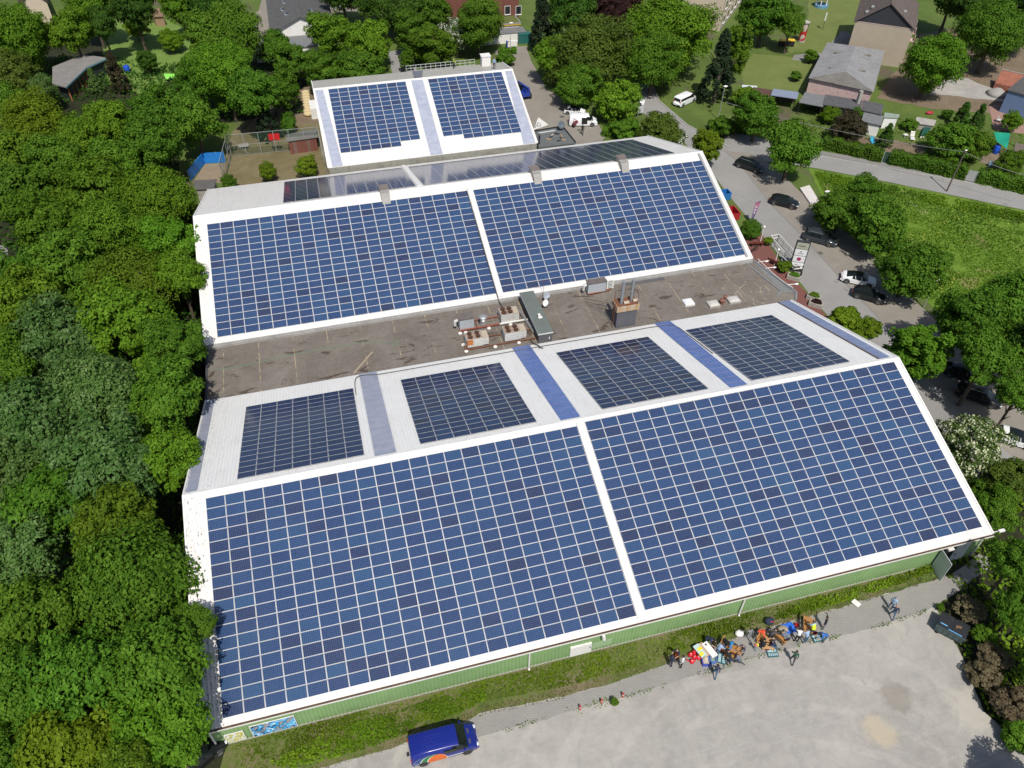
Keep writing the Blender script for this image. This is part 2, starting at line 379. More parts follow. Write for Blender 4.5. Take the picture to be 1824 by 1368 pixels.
# white roof sheet with weathering; leaf debris near the wood on the left
def roof_mat(name, c, stain, debris=True):
    m, g = newmat(name); p = g.pos(); xyz = g.sep(p)
    cc = g.ramp(g.noise(.35, 5, .65, p), [(.3, tuple(x * .93 for x in c)), (.7, c)])
    st = g.noise(1.0, 4, .65, g.vscale(p, 2.2, .25, .25), .3)
    cc = g.mix(g.math('MULTIPLY', g.ramp(st, [(.52, 0.0), (.74, 1.0)]), .32), cc, stain)
    if debris:
        near = g.ramp(xyz[0], [(0, 1.0), (1, 1.0)])
        fx = g.node('ShaderNodeMapRange'); g.link(xyz[0], fx.inputs[0]); fx.inputs[1].default_value = -2.2; fx.inputs[2].default_value = 5.5; fx.inputs[3].default_value = 1.0; fx.inputs[4].default_value = 0.0
        fy = g.node('ShaderNodeMapRange'); g.link(xyz[1], fy.inputs[0]); fy.inputs[1].default_value = -2; fy.inputs[2].default_value = 75; fy.inputs[3].default_value = 1.0; fy.inputs[4].default_value = 0.45
        db = g.noise(1.0, 3, .7, g.vscale(p, 9.0, 2.6, 2.6))
        thr = g.math('MULTIPLY_ADD', g.math('MULTIPLY', fx.outputs[0], fy.outputs[0]), .20, g.math('MULTIPLY_ADD', db, 1.0, -.75))
        cc = g.mix(g.ramp(thr, [(.0, 0.0), (.04, .85)]), cc, (.06, .05, .04))
    g.base(cc); g.set(Roughness=.5, Specular_IOR_Level=.4); return m
M_white = roof_mat('white_roof_sheet', (.72, .70, .672), (.48, .43, .36))
M_grey = roof_mat('grey_roof_sheet', (.76, .755, .74), (.55, .52, .45))
M_grey2 = roof_mat('dull_roof_sheet', (.40, .385, .345), (.25, .22, .16), False)
M_trim = pm('white_trim', (.74, .725, .70), .5, .06, .7, dirt=((.52, .48, .41), .45))
def green_mat(name, c):
    m, g = newmat(name); p = g.pos(); z = g.sep(p)[2]
    cc = g.ramp(g.noise(.25, 5, .6, p), [(.3, tuple(x * .88 for x in c)), (.7, tuple(x * 1.08 for x in c))])
    st = g.noise(1.0, 4, .7, g.vscale(p, 1.4, 1.4, .25))
    cc = g.mix(g.ramp(st, [(.58, .0), (.8, .45)]), cc, tuple(x * .5 for x in c))
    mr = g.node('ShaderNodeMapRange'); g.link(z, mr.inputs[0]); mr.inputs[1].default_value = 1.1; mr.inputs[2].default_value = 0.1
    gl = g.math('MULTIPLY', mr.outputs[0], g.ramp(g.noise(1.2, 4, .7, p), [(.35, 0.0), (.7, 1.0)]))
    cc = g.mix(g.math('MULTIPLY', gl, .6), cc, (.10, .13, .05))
    g.base(cc); g.set(Roughness=.55, Specular_IOR_Level=.4); return m
M_green = green_mat('green_cladding', (.235, .375, .165))
M_greenold = green_mat('faded_green_cladding', (.30, .33, .17))
M_gutdirt = pm('gutter_silt', (.10, .065, .04), .95, .5, 1.2)
M_galv = pm('galvanised_metal', (.45, .46, .46), .45, .12, 2, metal=.4)
M_conc = pm('concrete', (.36, .34, .31), .9, .2, 1.2, dirt=((.16, .14, .10), .6))
M_dark = pm('dark_opening', (.012, .012, .012), .8)
M_steel = pm('grey_paint_steel', (.50, .53, .52), .5, .1, 1)
def strip_mat(name, c1, c2, seam):
    m, g = newmat(name); p = g.pos()
    cc = g.ramp(g.noise(.9, 4, .7, p), [(.3, c1), (.7, c2)])
    y = g.sep(p)[1]
    fr = g.math('FRACT', g.math('DIVIDE', y, 1.22))
    ln = g.math('MULTIPLY', g.math('LESS_THAN', fr, .07), g.ramp(g.noise(7, 2, .6, p), [(.35, 0.0), (.55, 1.0)]))
    cc = g.mix(g.math('MULTIPLY', ln, .6), cc, seam)
    g.base(cc); g.set(Roughness=.28, Specular_IOR_Level=.5); return m
M_ltgrey = strip_mat('milky_rooflight', (.26, .28, .36), (.36, .38, .47), (.55, .45, .42))
M_ltblue = strip_mat('blue_rooflight', (.09, .15, .37), (.135, .205, .46), (.45, .33, .36))
TA = 0.3423; TH = math.atan(TA); CT, ST = math.cos(TH), math.sin(TH)
def gable_hall(name, label, x0, x1, yf, yr, yb, ze, tanf, tanb, wall_mat, roof_f, roof_b, wy_f, wy_b, zb_wall=True):
    """steel hall: ridge along X; yf/yr/yb front eave, ridge, back eave; returns thing and dims"""
    t = thing(name, label, 'hall', (x0, wy_f, 0))
    zr = ze + (yr - yf) * tanf; zbk = zr - (yb - yr) * tanb
    L = x1 - x0; cf, sf = math.cos(math.atan(tanf)), math.sin(math.atan(tanf)); cb, sb = math.cos(math.atan(tanb)), math.sin(math.atan(tanb))
    b = MB(); ribbed(b, (x0, yf, ze), (1, 0, 0), (0, cf, sf), (0, -sf, cf), L, 0, (yr - yf) / cf)
    b.quad((x0, yf, ze - .05), (x0, yr, zr - .05), (x1, yr, zr - .05), (x1, yf, ze - .05))
    wb(b, 'roof', roof_f, t)
    b = MB(); ribbed(b, (x0, yr, zr), (1, 0, 0), (0, cb, -sb), (0, sb, cb), L, 0, (yb - yr) / cb)
    b.quad((x0, yr, zr - .05), (x0, yb, zbk - .05), (x1, yb, zbk - .05), (x1, yr, zr - .05))
    wb(b, 'roof', roof_b, t)
    # ridge cap and verge trims
    b = MB()
    for sg, c_, s_ in ((-1, cf, sf), (1, cb, sb)):
        e = .36
        b.quad((x0 - .06, yr, zr + .10), (x1 + .06, yr, zr + .10), (x1 + .06, yr + sg * e * c_, zr + .10 - e * s_), (x0 - .06, yr + sg * e * c_, zr + .10 - e * s_))
        b.quad((x0 - .06, yr + sg * e * c_, zr + .10 - e * s_), (x1 + .06, yr + sg * e * c_, zr + .10 - e * s_), (x1 + .06, yr + sg * e * c_, zr + .03 - e * s_), (x0 - .06, yr + sg * e * c_, zr + .03 - e * s_))
    wb(b, 'ridge_cap', M_trim, t)
    for xx in (x0, x1):
        s = -1 if xx == x0 else 1
        b = MB()
        b.bar((xx + s * .03, yf, ze + .02), (xx + s * .03, yr, zr + .02), .16, .2); b.bar((xx + s * .03, yr, zr + .018), (xx + s * .03, yb, zbk + .018), .16, .2)
        wb(b, 'verge_trim', M_trim, t)
    # gable walls
    for xx, s in ((x0 + .28, -1), (x1 - .28, 1)):
        b = MB()
        def top(sv, y0=wy_f):
            y = y0 + sv
            return (ze + (y - yf) * tanf if y < yr else zr - (y - yr) * tanb) - .07
        ribbed(b, (xx, wy_f, 0), (0, 1, 0), (0, 0, 1), (s, 0, 0), wy_b - wy_f, 0, top, .33, .04)
        wb(b, 'gable_wall', wall_mat if s > 0 else M_greenold, t)
    b = MB(); ribbed(b, (x0 + .28, wy_f, 0), (1, 0, 0), (0, 0, 1), (0, -1, 0), L - .56, .14, ze + (wy_f - yf) * tanf - .07, .33, .045)
    wb(b, 'wall', wall_mat, t)
    b = MB(); ribbed(b, (x0 + .28, wy_b, 0), (1, 0, 0), (0, 0, 1), (0, 1, 0), L - .56, 0, zbk + (yb - wy_b) * tanb - .07, .33, .045)
    wb(b, 'wall', wall_mat, t)
    b = MB(); b.box(x0 + .26, x1 - .26, wy_f - .06, wy_f + .2, 0, .16); wb(b, 'plinth', M_conc, t)
    return t, zr, zbk
HA, ZRA, ZBA = gable_hall('hall', 'green clad hall nearest the gravel yard, solar panels covering its front roof slope', -1.85, 71.75, -.75, 18.15, 37.45, 4.10, TA, TA,
                          M_green, M_white, M_grey, -.3, 37.1)
# gutter, downpipes
def gutter(t, x0, x1, y, z, name='gutter', dirt=M_gutdirt, lip=M_trim):
    b = MB(); b.box(x0, x1, y - .20, y + .02, z - .16, z - .06, 0); b.box(x0, x1, y - .235, y - .2025, z - .18, z - .03, 1)
    wb(b, name, [dirt, lip], t)
gutter(HA, -1.85, 71.75, -.75, 4.10)
for xx in (25.26, 45.79, -1.35):
    b = MB(); b.tube([(xx, -.86, 3.95), (xx, -.70, 3.7), (xx, -.46, 3.5), (xx, -.46, .2), (xx, -.62, .08)], .085, 8); wb(b, 'downpipe', M_trim, HA)
b = MB(); b.tube([(71.5, -.86, 3.95), (71.4, -.6, 3.6), (71.4, -.46, 3.4), (71.4, -.46, .1)], .085, 8); wb(b, 'downpipe', M_steel, HA)
# graffiti boards, hatches, vent pipe
def art_mat(name, bgc, c1, c2, c3, sx):
    m, g = newmat(name); tc = g.node('ShaderNodeTexCoord'); v = tc.outputs['UV']
    n = g.noise(1.0, 1, .5, g.vscale(v, 2.4 * sx, 1.6, 1), 1.6)
    c = g.ramp(n, [(.0, bgc), (.40, bgc), (.405, c3), (.43, c3), (.435, c1), (.52, c1), (.525, (.9, .92, .95)), (.545, (.9, .92, .95)), (.55, c2), (.66, c2), (.665, c3), (.69, c3), (.695, bgc)], 'CONSTANT')
    g.base(c); g.set(Roughness=.6); return m
def board(x0, x1, z0, z1, mat, name):
    b = MB(); y = -.42
    b.box(x0, x1, y - .02, y + .04, z0, z1, 1); b.quad((x0 + .06, y - .024, z0 + .06), (x1 - .06, y - .024, z0 + .06), (x1 - .06, y - .024, z1 - .06), (x0 + .06, y - .024, z1 - .06), 0)
    o = wb(b, name, [mat, M_trim], HA)
    uv = o.data.uv_layers.new(name='UVMap'); lp = o.data.polygons[-1].loop_indices
    for li, q in zip(lp, ((0, 0), (1, 0), (1, 1), (0, 1))): uv.data[li].uv = q
    return o
tag(board(1.55, 5.15, .3, 2.3, art_mat('blue_graffiti', (.33, .33, .34), (.06, .36, .72), (.10, .50, .85), (.015, .02, .06), 1.5), 'painted_board'), 'wall board sprayed with blue graffiti letters')
tag(board(-.55, 1.0, .35, 1.9, art_mat('yellow_graffiti', (.75, .76, .72), (.50, .46, .04), (.62, .6, .14), (.55, .62, .6), 1.0), 'painted_board'), 'white wall board sprayed with yellow swirls')
b = MB(); b.box(29.05, 31.05, -.5, -.32, .35, 1.9); b.box(30.85, 30.93, -.53, -.5, 1.2, 1.4, 1); wb(b, 'wall_hatch', [M_trim, M_dark], HA)
b = MB(); b.box(31.15, 33.0, -.37, -.347, .6, 1.6); wb(b, 'repair_patch', pm('pale_repair', (.30, .42, .24), .6, .15, 2), HA)
b = MB(); b.tube([(31.9, -.3, 3.5), (31.9, -.75, 3.35), (32.0, -.8, 2.7)], .16, 10); wb(b, 'vent_pipe', M_trim, HA)
for xx in (38.2, 67.2):
    b = MB(); b.box(xx - .3, xx + .3, -1.05, -.35, 3.35, 3.55); b.bar((xx, -.35, 3.2), (xx, -.9, 3.4), .06); wb(b, 'floodlight', M_trim, HA) if xx > 60 else None
# double door at the right end: one leaf open
b = MB(); b.box(66.7, 70.3, -.40, -.28, 0.0, 3.0); wb(b, 'door_opening', M_dark, HA)
b = MB(); b.box(68.65, 70.25, -.47, -.41, .06, 2.95); b.box(68.9, 69.0, -.52, -.47, 1.2, 1.5, 1); wb(b, 'door_leaf', [M_steel, M_dark], HA)
b = MB(); Mx = Matrix.Translation((66.8, -.45, 0)) @ Matrix.Rotation(R(-97), 4, 'Z')
b.box(0, 1.75, -.03, .03, .06, 2.95, 0, Mx); b.box(1.5, 1.6, .03, .1, 1.2, 1.5, 1, Mx); wb(b, 'door_leaf', [M_steel, M_dark], HA)
# lamp arm at the corner
b = MB(); b.tube([(71.6, -.5, 3.9), (72.6, -.7, 4.3)], .05, 6); b.box(72.3, 72.95, -.9, -.62, 4.25, 4.40); wb(b, 'corner_lamp', M_trim, HA)
# rooflights on the back slope
def an(x, s):     # point on hall A's back slope, s metres down from the ridge, lifted above the ribs
    return (x, 18.15 + s * CT, ZRA - s * ST)
def strip(t, xa0, xb0, xa1, xb1, s0, s1, mat, f, name='rooflight'):
    b = MB(); n = 10
    lift = Vector((0, ST, CT)) * .07
    for i in range(n):
        u0, u1 = i / n, (i + 1) / n
        for j in range(20):
            q0, q1 = j / 20, (j + 1) / 20
            def P(u, q):
                xa = xa0 + (xa1 - xa0) * q; xb = xb0 + (xb1 - xb0) * q
                return Vector(f(xa + (xb - xa) * u, s0 + (s1 - s0) * q)) + lift + Vector((0, 0, .018 * (i % 2)))
            b.quad(P(u0, q0), P(u1, q0), P(u1, q1), P(u0, q1))
    return wb(b, name, mat, t)
SL = (37.45 - 18.15) / CT
strip(HA, 15.35, 17.4, 15.35, 17.4, .42, SL, M_ltgrey, an)
strip(HA, 33.75, 35.8, 33.9, 36.1, .42, SL, M_ltblue, an)
strip(HA, 52.15, 54.1, 52.5, 54.6, .42, SL, M_ltblue, an)
strip(HA, -1.7, -.75, -1.75, -.9, .42, SL, M_ltgrey, an)
strip(HA, 69.85, 71.1, 69.9, 71.4, .42, SL, strip_mat('pale_blue_rooflight', (.17, .22, .38), (.25, .30, .47), (.5, .45, .45)), an)
b = MB()
Q = [an(69.7, .5), an(69.78, SL)]
b.bar(Vector(Q[0]) + Vector((0, 0, .1)), Vector(Q[1]) + Vector((0, 0, .1)), .12, .1); wb(b, 'cable_duct', pm('brown_duct', (.12, .08, .06), .7), HA)
# front slope strip between the two arrays
b = MB()
b.bar((35.4, -.6, 4.33), (35.4, 17.7, 10.59), .62, .09); wb(b, 'cover_strip', M_trim, HA)

HB, ZRB, ZBB = gable_hall('hall', 'middle hall behind the flat roof, three grey vents along its ridge', -2.05, 71.1, 47.0, 66.1, 85.35, 4.25, .3423, .3423,
                          M_green, M_white, M_white, 47.15, 85.1)
b = MB(); b.bar((34.6 + .4, 47.2, 4.45), (35.0, 65.0, 10.6), .62, .09); wb(b, 'cover_strip', M_trim, HB)
gutter(HB, -2.05, 71.1, 47.0, 4.27, lip=M_galv, dirt=M_galv)
b = MB(); b.bar((28.35, 67.2, ZRB - .3), (28.35, 85.2, ZBB + .16), .6, .09); wb(b, 'cover_strip', M_trim, HB)
b = MB(); b.bar((70.4, 47.3, 4.5), (70.4, 65.6, 10.82), .3, .16); wb(b, 'cable_duct', M_galv, HB)
# ridge vents
for vx in (23.2, 44.9, 58.2):
    b = MB(); y = 65.2
    b.box(vx - .6, vx + .6, y - .45, y + 1.6, ZRB - .45, ZRB + .65, 0); b.box(vx - .68, vx + .68, y + .45, y + 1.7, ZRB + .652, ZRB + .78, 1)
    b.quad((vx - .6, y - .46, ZRB + .6), (vx + .6, y - .46, ZRB + .6), (vx + .55, y - 1.3, ZRB - .75), (vx - .55, y - 1.3, ZRB - .75), 0)
    wb(b, 'ridge_vent', [pm('vent_zinc', (.30, .29, .27), .6, .2, 2), pm('vent_cap', (.17, .14, .125), .7, .2, 2)], HB)
HC, ZRC, ZBC = gable_hall('hall', 'smallest and rearmost hall with two stepped solar blocks on its roof', 16.55, 51.6, 86.75, 103.5, 110.5, 4.6, .3584, .20,
                          green_mat('sage_cladding', (.30, .37, .24)), M_white, M_grey2, 86.95, 110.3)
def cf_(x, s):
    a = math.atan(.3584); return (x, 103.5 - s * math.cos(a), ZRC - s * math.sin(a))
LC = 16.7 / math.cos(math.atan(.3584))
M_ltwhite = strip_mat('frosted_rooflight', (.31, .335, .42), (.41, .435, .52), (.22, .22, .27))
strip(HC, 16.75, 18.1, 17.2, 18.9, .4, LC, M_ltwhite, cf_)
strip(HC, 33.3, 35.35, 33.25, 35.3, .4, LC, M_ltwhite, cf_)
strip(HC, 50.25, 51.45, 49.2, 51.3, .4, LC, M_ltwhite, cf_)
b = MB(); b.box(16.6, 51.5, 86.70, 86.94, 3.2, 4.5); wb(b, 'parapet', pm('weathered_fascia', (.30, .29, .25), .85, .25, .8, dirt=((.10, .10, .07), .6)), HC)
b = MB(); b.quad((34, 104.1, ZRC + .0), (35.4, 104.1, ZRC), (36.6, 110.4, ZBC + .09), (34.6, 110.4, ZBC + .09)); wb(b, 'rooflight', pm('dark_rooflight', (.14, .15, .18), .4), HC)
# roof edge railing, hut and flat annex of hall C
rail = MB(); rx0, rx1, ry = 33.5, 46.3, 110.2
zz = lambda x: ZBC + .05
for i in range(15):
    x = rx0 + (rx1 - rx0) * i / 14; rail.bar((x, ry, zz(x)), (x, ry, zz(x) + 1.15), .06)
for h in (.15, .62, 1.13): rail.bar((rx0, ry, zz(0) + h), (rx1, ry, zz(0) + h), .055)
for h in (.15, .62, 1.13): rail.bar((rx0, ry - .9, zz(0) + h + .15), (rx0, ry, zz(0) + h), .055)
wb(rail, 'railing', pm('railing_metal', (.55, .57, .55), .5, .1, 2), HC)
b = MB(); b.box(47.3, 48.9, 108.5, 109.9, ZBC + .1, ZBC + 2.1); b.prism([(47.2, 108.4), (49.0, 108.4), (49.0, 110.0), (47.2, 110.0)], ZBC + 2.102, ZBC + 2.2); wb(b, 'roof_hut', M_trim, HC)

# flat roofed wing between front and middle hall
mt, g = newmat('bitumen_roof'); p = g.pos(); xyz = g.sep(p)
c = g.ramp(g.math('MULTIPLY_ADD', g.noise(.22, 5, .65, p, .5), .6, g.math('MULTIPLY', g.noise(2.4, 5, .7, p), .4)), [(.3, (.115, .098, .082)), (.5, (.165, .145, .125)), (.7, (.215, .195, .172))])
c = g.mix(g.ramp(g.noise(1.0, 4, .6, g.vscale(p, .3, .8, 1), 1.0), [(.60, 0.0), (.645, .75)]), c, (.055, .038, .028))
fr = g.math('FRACT', g.math('DIVIDE', xyz[0], 1.03))
seam = g.math('LESS_THAN', fr, .055)
c = g.mix(g.math('MULTIPLY', seam, g.ramp(g.noise(.8, 4, .75, p), [(.45, 0.0), (.6, .7)])), c, (.21, .19, .155))
c = g.mix(g.math('MULTIPLY', g.math('LESS_THAN', g.math('FRACT', g.math('DIVIDE', xyz[0], 4.12)), .02), g.ramp(g.noise(.55, 4, .8, p), [(.5, 0.0), (.56, .85)])), c, (.42, .33, .19))
c = g.mix(g.ramp(g.noise(5.5, 4, .8, p), [(.66, 0.0), (.72, .7)]), c, (.26, .21, .12))
vo = g.node('ShaderNodeTexVoronoi'); vo.feature = 'DISTANCE_TO_EDGE'; g.link(g.vscale(p, .55, .28, 1), vo.inputs['Vector']); vo.inputs['Scale'].default_value = 1.6
mk = g.node('ShaderNodeMapRange'); g.link(xyz[0], mk.inputs[0]); mk.inputs[1].default_value = 58; mk.inputs[2].default_value = 67
c = g.mix(g.math('MULTIPLY', g.math('MULTIPLY', g.math('LESS_THAN', vo.outputs['Distance'], .018), mk.outputs[0]), g.ramp(g.noise(.7, 5, .85, p), [(.52, 0.0), (.60, .8)])), c, (.52, .44, .27))
g.base(c); g.set(Roughness=.9, Specular_IOR_Level=.2); g.bump(g.noise(9, 4, .7, p), .3, .03)
M_bit = mt
FZ = 3.9
FR = thing('flat_roof_wing', 'low wing with brown bitumen flat roof between front and middle hall', 'building', (-2, 37.5, 0))
b = MB(); b.prism([(-1.75, 37.3), (72.4, 37.3), (73.3, 38.9), (71.25, 47.1), (-1.75, 47.1)], FZ - .25, FZ); wb(b, 'roof', M_bit, FR)
b = MB(); b.prism([(-1.6, 37.35), (72.2, 37.35), (73.1, 38.95), (71.05, 47.05), (-1.6, 47.05)], 0, FZ - .252); wb(b, 'wall', pm('render_grey', (.33, .31, .28), .9, .15, .8), FR)
b = MB(); b.box(-1.98, -1.72, 37.4, 47.0, FZ - .05, FZ + .07, 0); wb(b, 'gutter', pm('dark_gutter', (.06, .06, .065), .6, .2, 2), FR)
M_lead = pm('lead_trim', (.20, .21, .22), .6, .15, 2)
b = MB()
for a, c2 in (((71.3, 47.0), (73.35, 38.9)), ((73.35, 38.9), (72.45, 37.4))): b.bar((*a, FZ + .06), (*c2, FZ + .06), .26, .16)
b.bar((70.0, 46.6, FZ + .06), (71.5, 39.6, FZ + .06), .2, .12); b.bar((71.5, 39.6, FZ + .06), (70.3, 38.6, FZ + .06), .2, .12)
wb(b, 'parapet_trim', M_lead, FR)
b = MB(); b.prism([(71.1, 46.6), (71.75, 39.4), (73.1, 39.0), (71.4, 46.9)], FZ + .004, FZ + .010); wb(b, 'roof_felt', pm('grey_felt', (.17, .175, .175), .9, .2, 1), FR)
b = MB(); b.box(-1.9, 71, 46.55, 46.98, FZ + .004, FZ + .34); wb(b, 'flashing', pm('grey_flashing', (.33, .325, .31), .7, .2, .7, dirt=((.15, .13, .11), .7)), FR)

# ------------------------------------------------------------------ solar arrays
PX_, PY_ = 1.67, 1.0414
def panel_mat(name, gridcol, gridw, busw, gridmix, rough=.12):
    m, g = newmat(name)
    uv = g.sep(g.node('ShaderNodeUVMap').outputs[0])
    tint = g.node('ShaderNodeAttribute'); tint.attribute_name = 'tint'
    t = tint.outputs['Fac']
    cell = g.ramp(t, [(0.0, name_cols[name][0]), (.25, name_cols[name][1]), (.6, name_cols[name][2]), (1.0, name_cols[name][3])])
    fx = g.math('FRACT', g.math('MULTIPLY', uv[0], 10)); fy = g.math('FRACT', g.math('MULTIPLY', uv[1], 6))
    cellid = g.node('ShaderNodeTexWhiteNoise'); cellid.noise_dimensions = '3D'
    cv = g.node('ShaderNodeCombineXYZ'); g.link(g.math('FLOOR', g.math('MULTIPLY', uv[0], 10)), cv.inputs[0]); g.link(g.math('FLOOR', g.math('MULTIPLY', uv[1], 6)), cv.inputs[1]); g.link(t, cv.inputs[2])
    g.link(cv.outputs[0], cellid.inputs[0])
    cell = g.mix(.09, cell, g.mix(cellid.outputs['Value'], (.0, .01, .05), tuple(min(1, x * 1.9) for x in name_cols[name][2])))
    a = g.math('LESS_THAN', fx, gridw); b_ = g.math('LESS_THAN', fy, gridw * 1.5)
    f3 = g.math('FRACT', g.math('MULTIPLY', uv[1], 12)); bus = g.math('LESS_THAN', f3, busw)
    ln = g.math('MAXIMUM', g.math('MAXIMUM', a, b_), bus)
    c = g.mix(g.math('MULTIPLY', ln, gridmix), cell, gridcol)
    ds = g.noise(.22, 4, .7)
    c = g.mix(g.ramp(ds, [(.4, 0.0), (.8, .03)]), c, (.30, .33, .38))
    g.base(c); g.set(Roughness=rough, Specular_IOR_Level=.5, IOR=1.5); return m
name_cols = {'poly_cells': [(.017, .020, .052), (.016, .032, .095), (.018, .047, .124), (.022, .068, .150)],
             'mono_cells': [(.014, .013, .030), (.008, .014, .048), (.009, .019, .068), (.013, .040, .115)]}
M_poly = panel_mat('poly_cells', (.19, .25, .38), .075, .075, .45)
M_mono = panel_mat('mono_cells', (.11, .14, .21), .06, .05, .35)
M_frame = pm('panel_frame', (.60, .60, .60), .45, .05, 2, metal=.0)
M_frame2 = pm('slim_panel_frame', (.40, .41, .43), .45, .05, 2)
FR_X, FR_Y = .036, .028
def panel_arrays(c0, r0):
    """local vertex block for one panel cell at column c0,row r0"""
    x0, x1 = c0 * PX_ + .008, (c0 + 1) * PX_ - .008; y0, y1 = r0 * PY_ + .008, (r0 + 1) * PY_ - .008; h = .04
    a, b_ = FR_X, FR_Y
    V = [(x0, y0, -h), (x1, y0, -h), (x1, y1, -h), (x0, y1, -h), (x0, y0, 0), (x1, y0, 0), (x1, y1, 0), (x0, y1, 0),
         (x0 + a, y0 + b_, 0), (x1 - a, y0 + b_, 0), (x1 - a, y1 - b_, 0), (x0 + a, y1 - b_, 0),
         (x0 + a, y0 + b_, -.004), (x1 - a, y0 + b_, -.004), (x1 - a, y1 - b_, -.004), (x0 + a, y1 - b_, -.004)]
    Fq = [(3, 2, 1, 0), (0, 1, 5, 4), (1, 2, 6, 5), (2, 3, 7, 6), (3, 0, 4, 7), (4, 5, 9, 8), (5, 6, 10, 9), (6, 7, 11, 10), (7, 4, 8, 11), (12, 13, 14, 15)]
    return V, Fq
def panels_mesh(name, cells, tints, cellmat):
    V = []; Q = []; T = []
    for (c, r), t in zip(cells, tints):
        v, q = panel_arrays(c, r); o = len(V); V += v; Q += [tuple(i + o for i in f) for f in q]; T += [t] * 10
    me = np_mesh(name, V, np.array(Q), [M_frame if cellmat is M_poly else M_frame2, cellmat], attrs={'tint': T})
    mi = np.zeros(len(Q), np.int32); mi[9::10] = 1; me.polygons.foreach_set('material_index', mi)
    uv = me.uv_layers.new(name='UVMap'); arr = np.zeros((len(Q), 4, 2), np.float32); arr[9::10] = [(0, 0), (1, 0), (1, 1), (0, 1)]
    uv.data.foreach_set('uv', arr.ravel()); return me
TINTS = [0.04, .13, .32, .42, .5, .57, .64, .76, .92]
PM = {k: [panels_mesh('solar_panel', [(0, 0)], [t], m) for t in TINTS] for k, m in (('poly', M_poly), ('mono', M_mono))}
def pick_tint(style):
    u = rnd.random()
    if style == 'even': return rnd.choice([4, 4, 5, 5, 3, 6])
    if style == 'mixed': return 0 if u < .13 else 1 if u < .22 else 8 if u < .26 else 7 if u < .36 else rnd.choice([2, 3, 4, 5, 6])
    if style == 'dark': return rnd.choice([2, 3, 3, 4, 2])
    return 0 if u < .03 else 1 if u < .10 else 8 if u < .12 else 7 if u < .22 else rnd.choice([2, 3, 3, 4, 4, 5, 5, 6, 6])
def array(label, loc, ang, cols, rows, kind, style, near_low=True, skip=()):
    t = thing('solar_array', label, 'solar panels', loc, 0, 'blocks of solar panels on the hall roofs')
    t.rotation_euler = (ang, 0, 0)
    cells = [(c, r) for r in range(rows) for c in range(cols) if (c, r) not in skip]
    cp = np.array([t.location.x, t.location.y, t.location.z]); ca, sa = math.cos(ang), math.sin(ang)
    def dist(q):
        x, y = (q[0] + .5) * PX_, (q[1] + .5) * PY_
        return np.linalg.norm(cp + np.array([x, y * ca, y * sa]) - CAM)
    cells.sort(key=dist)
    for c, r in cells[:100]:
        o = bpy.data.objects.new('solar_panel', PM[kind][pick_tint(style)]); col.objects.link(o); o.parent = t; o.location = (c * PX_, r * PY_, 0)
    rest = cells[100:]
    if rest:
        o = bpy.data.objects.new('solar_panels', panels_mesh('solar_panels', rest, [TINTS[pick_tint(style)] for _ in rest], M_poly if kind == 'poly' else M_mono))
        col.objects.link(o); o.parent = t; o['kind'] = 'stuff'
    return t
S0 = -.277
array('large blue solar array on the left half of the front slope above the green wall', (0, S0 * CT, 4.4855 + S0 * ST), TH, 21, 18, 'poly', 'poly')
array('large blue solar array on the right half of the front slope above the green wall', (21 * PX_ + .859, 0, 4.4855), TH, 21, 18, 'poly', 'poly')
for i, (x, lb) in enumerate(((2.743, 'dark navy solar block nearest the wood, on the slope facing the flat roof'), (19.766, 'dark solar block between the milky rooflight and the blue rooflight near the condensers'),
                             (38.29, 'dark solar block with purplish panels between the two bright blue rooflights'), (54.923, 'dark solar block right of the second blue rooflight, nearest the road'))):
    t = array(lb, (x, 19.0865, 10.4063), -TH, 7, 15, 'mono', ('even', 'mixed', 'mixed', 'dark')[i])
array('wide blue solar array on the left half of the middle hall, above the flat roof', (-.515, 47.7065 + .038 * CT, 4.6132), TH, 21, 17, 'poly', 'poly')
array('wide blue solar array on the right half of the middle hall, above the flat roof', (-.515 + 21 * PX_ + .856, 47.7065, 4.6132), TH, 21, 17, 'poly', 'poly')
zq = 10.79 + .12
array('solar block reflecting the sky behind the middle hall ridge, left part', (9.5, 67.35, zq - 1.25 * TA), -TH, 11, 16, 'mono', 'even')
array('long solar block reflecting the sky behind the middle hall ridge, right part', (28.95, 67.35, zq - 1.25 * TA), -TH, 23, 16, 'mono', 'even')
TC = .3442; yc0 = 103.050 - 14 * PY_ * math.cos(TC); zc0 = 10.553 - 14 * PY_ * math.sin(TC)
array('stepped solar block on the left of the rearmost hall roof', (18.94, yc0, zc0), TC, 8, 14, 'poly', 'poly', skip={(6, 0), (7, 0), (6, 1), (7, 1)} - {(6, 1), (7, 1)} | {(6, 0), (7, 0)})
array('stepped solar block on the right of the rearmost hall roof', (18.94 + 17.261, yc0, zc0), TC, 8, 14, 'poly', 'poly', skip={(0, 0), (1, 0)})

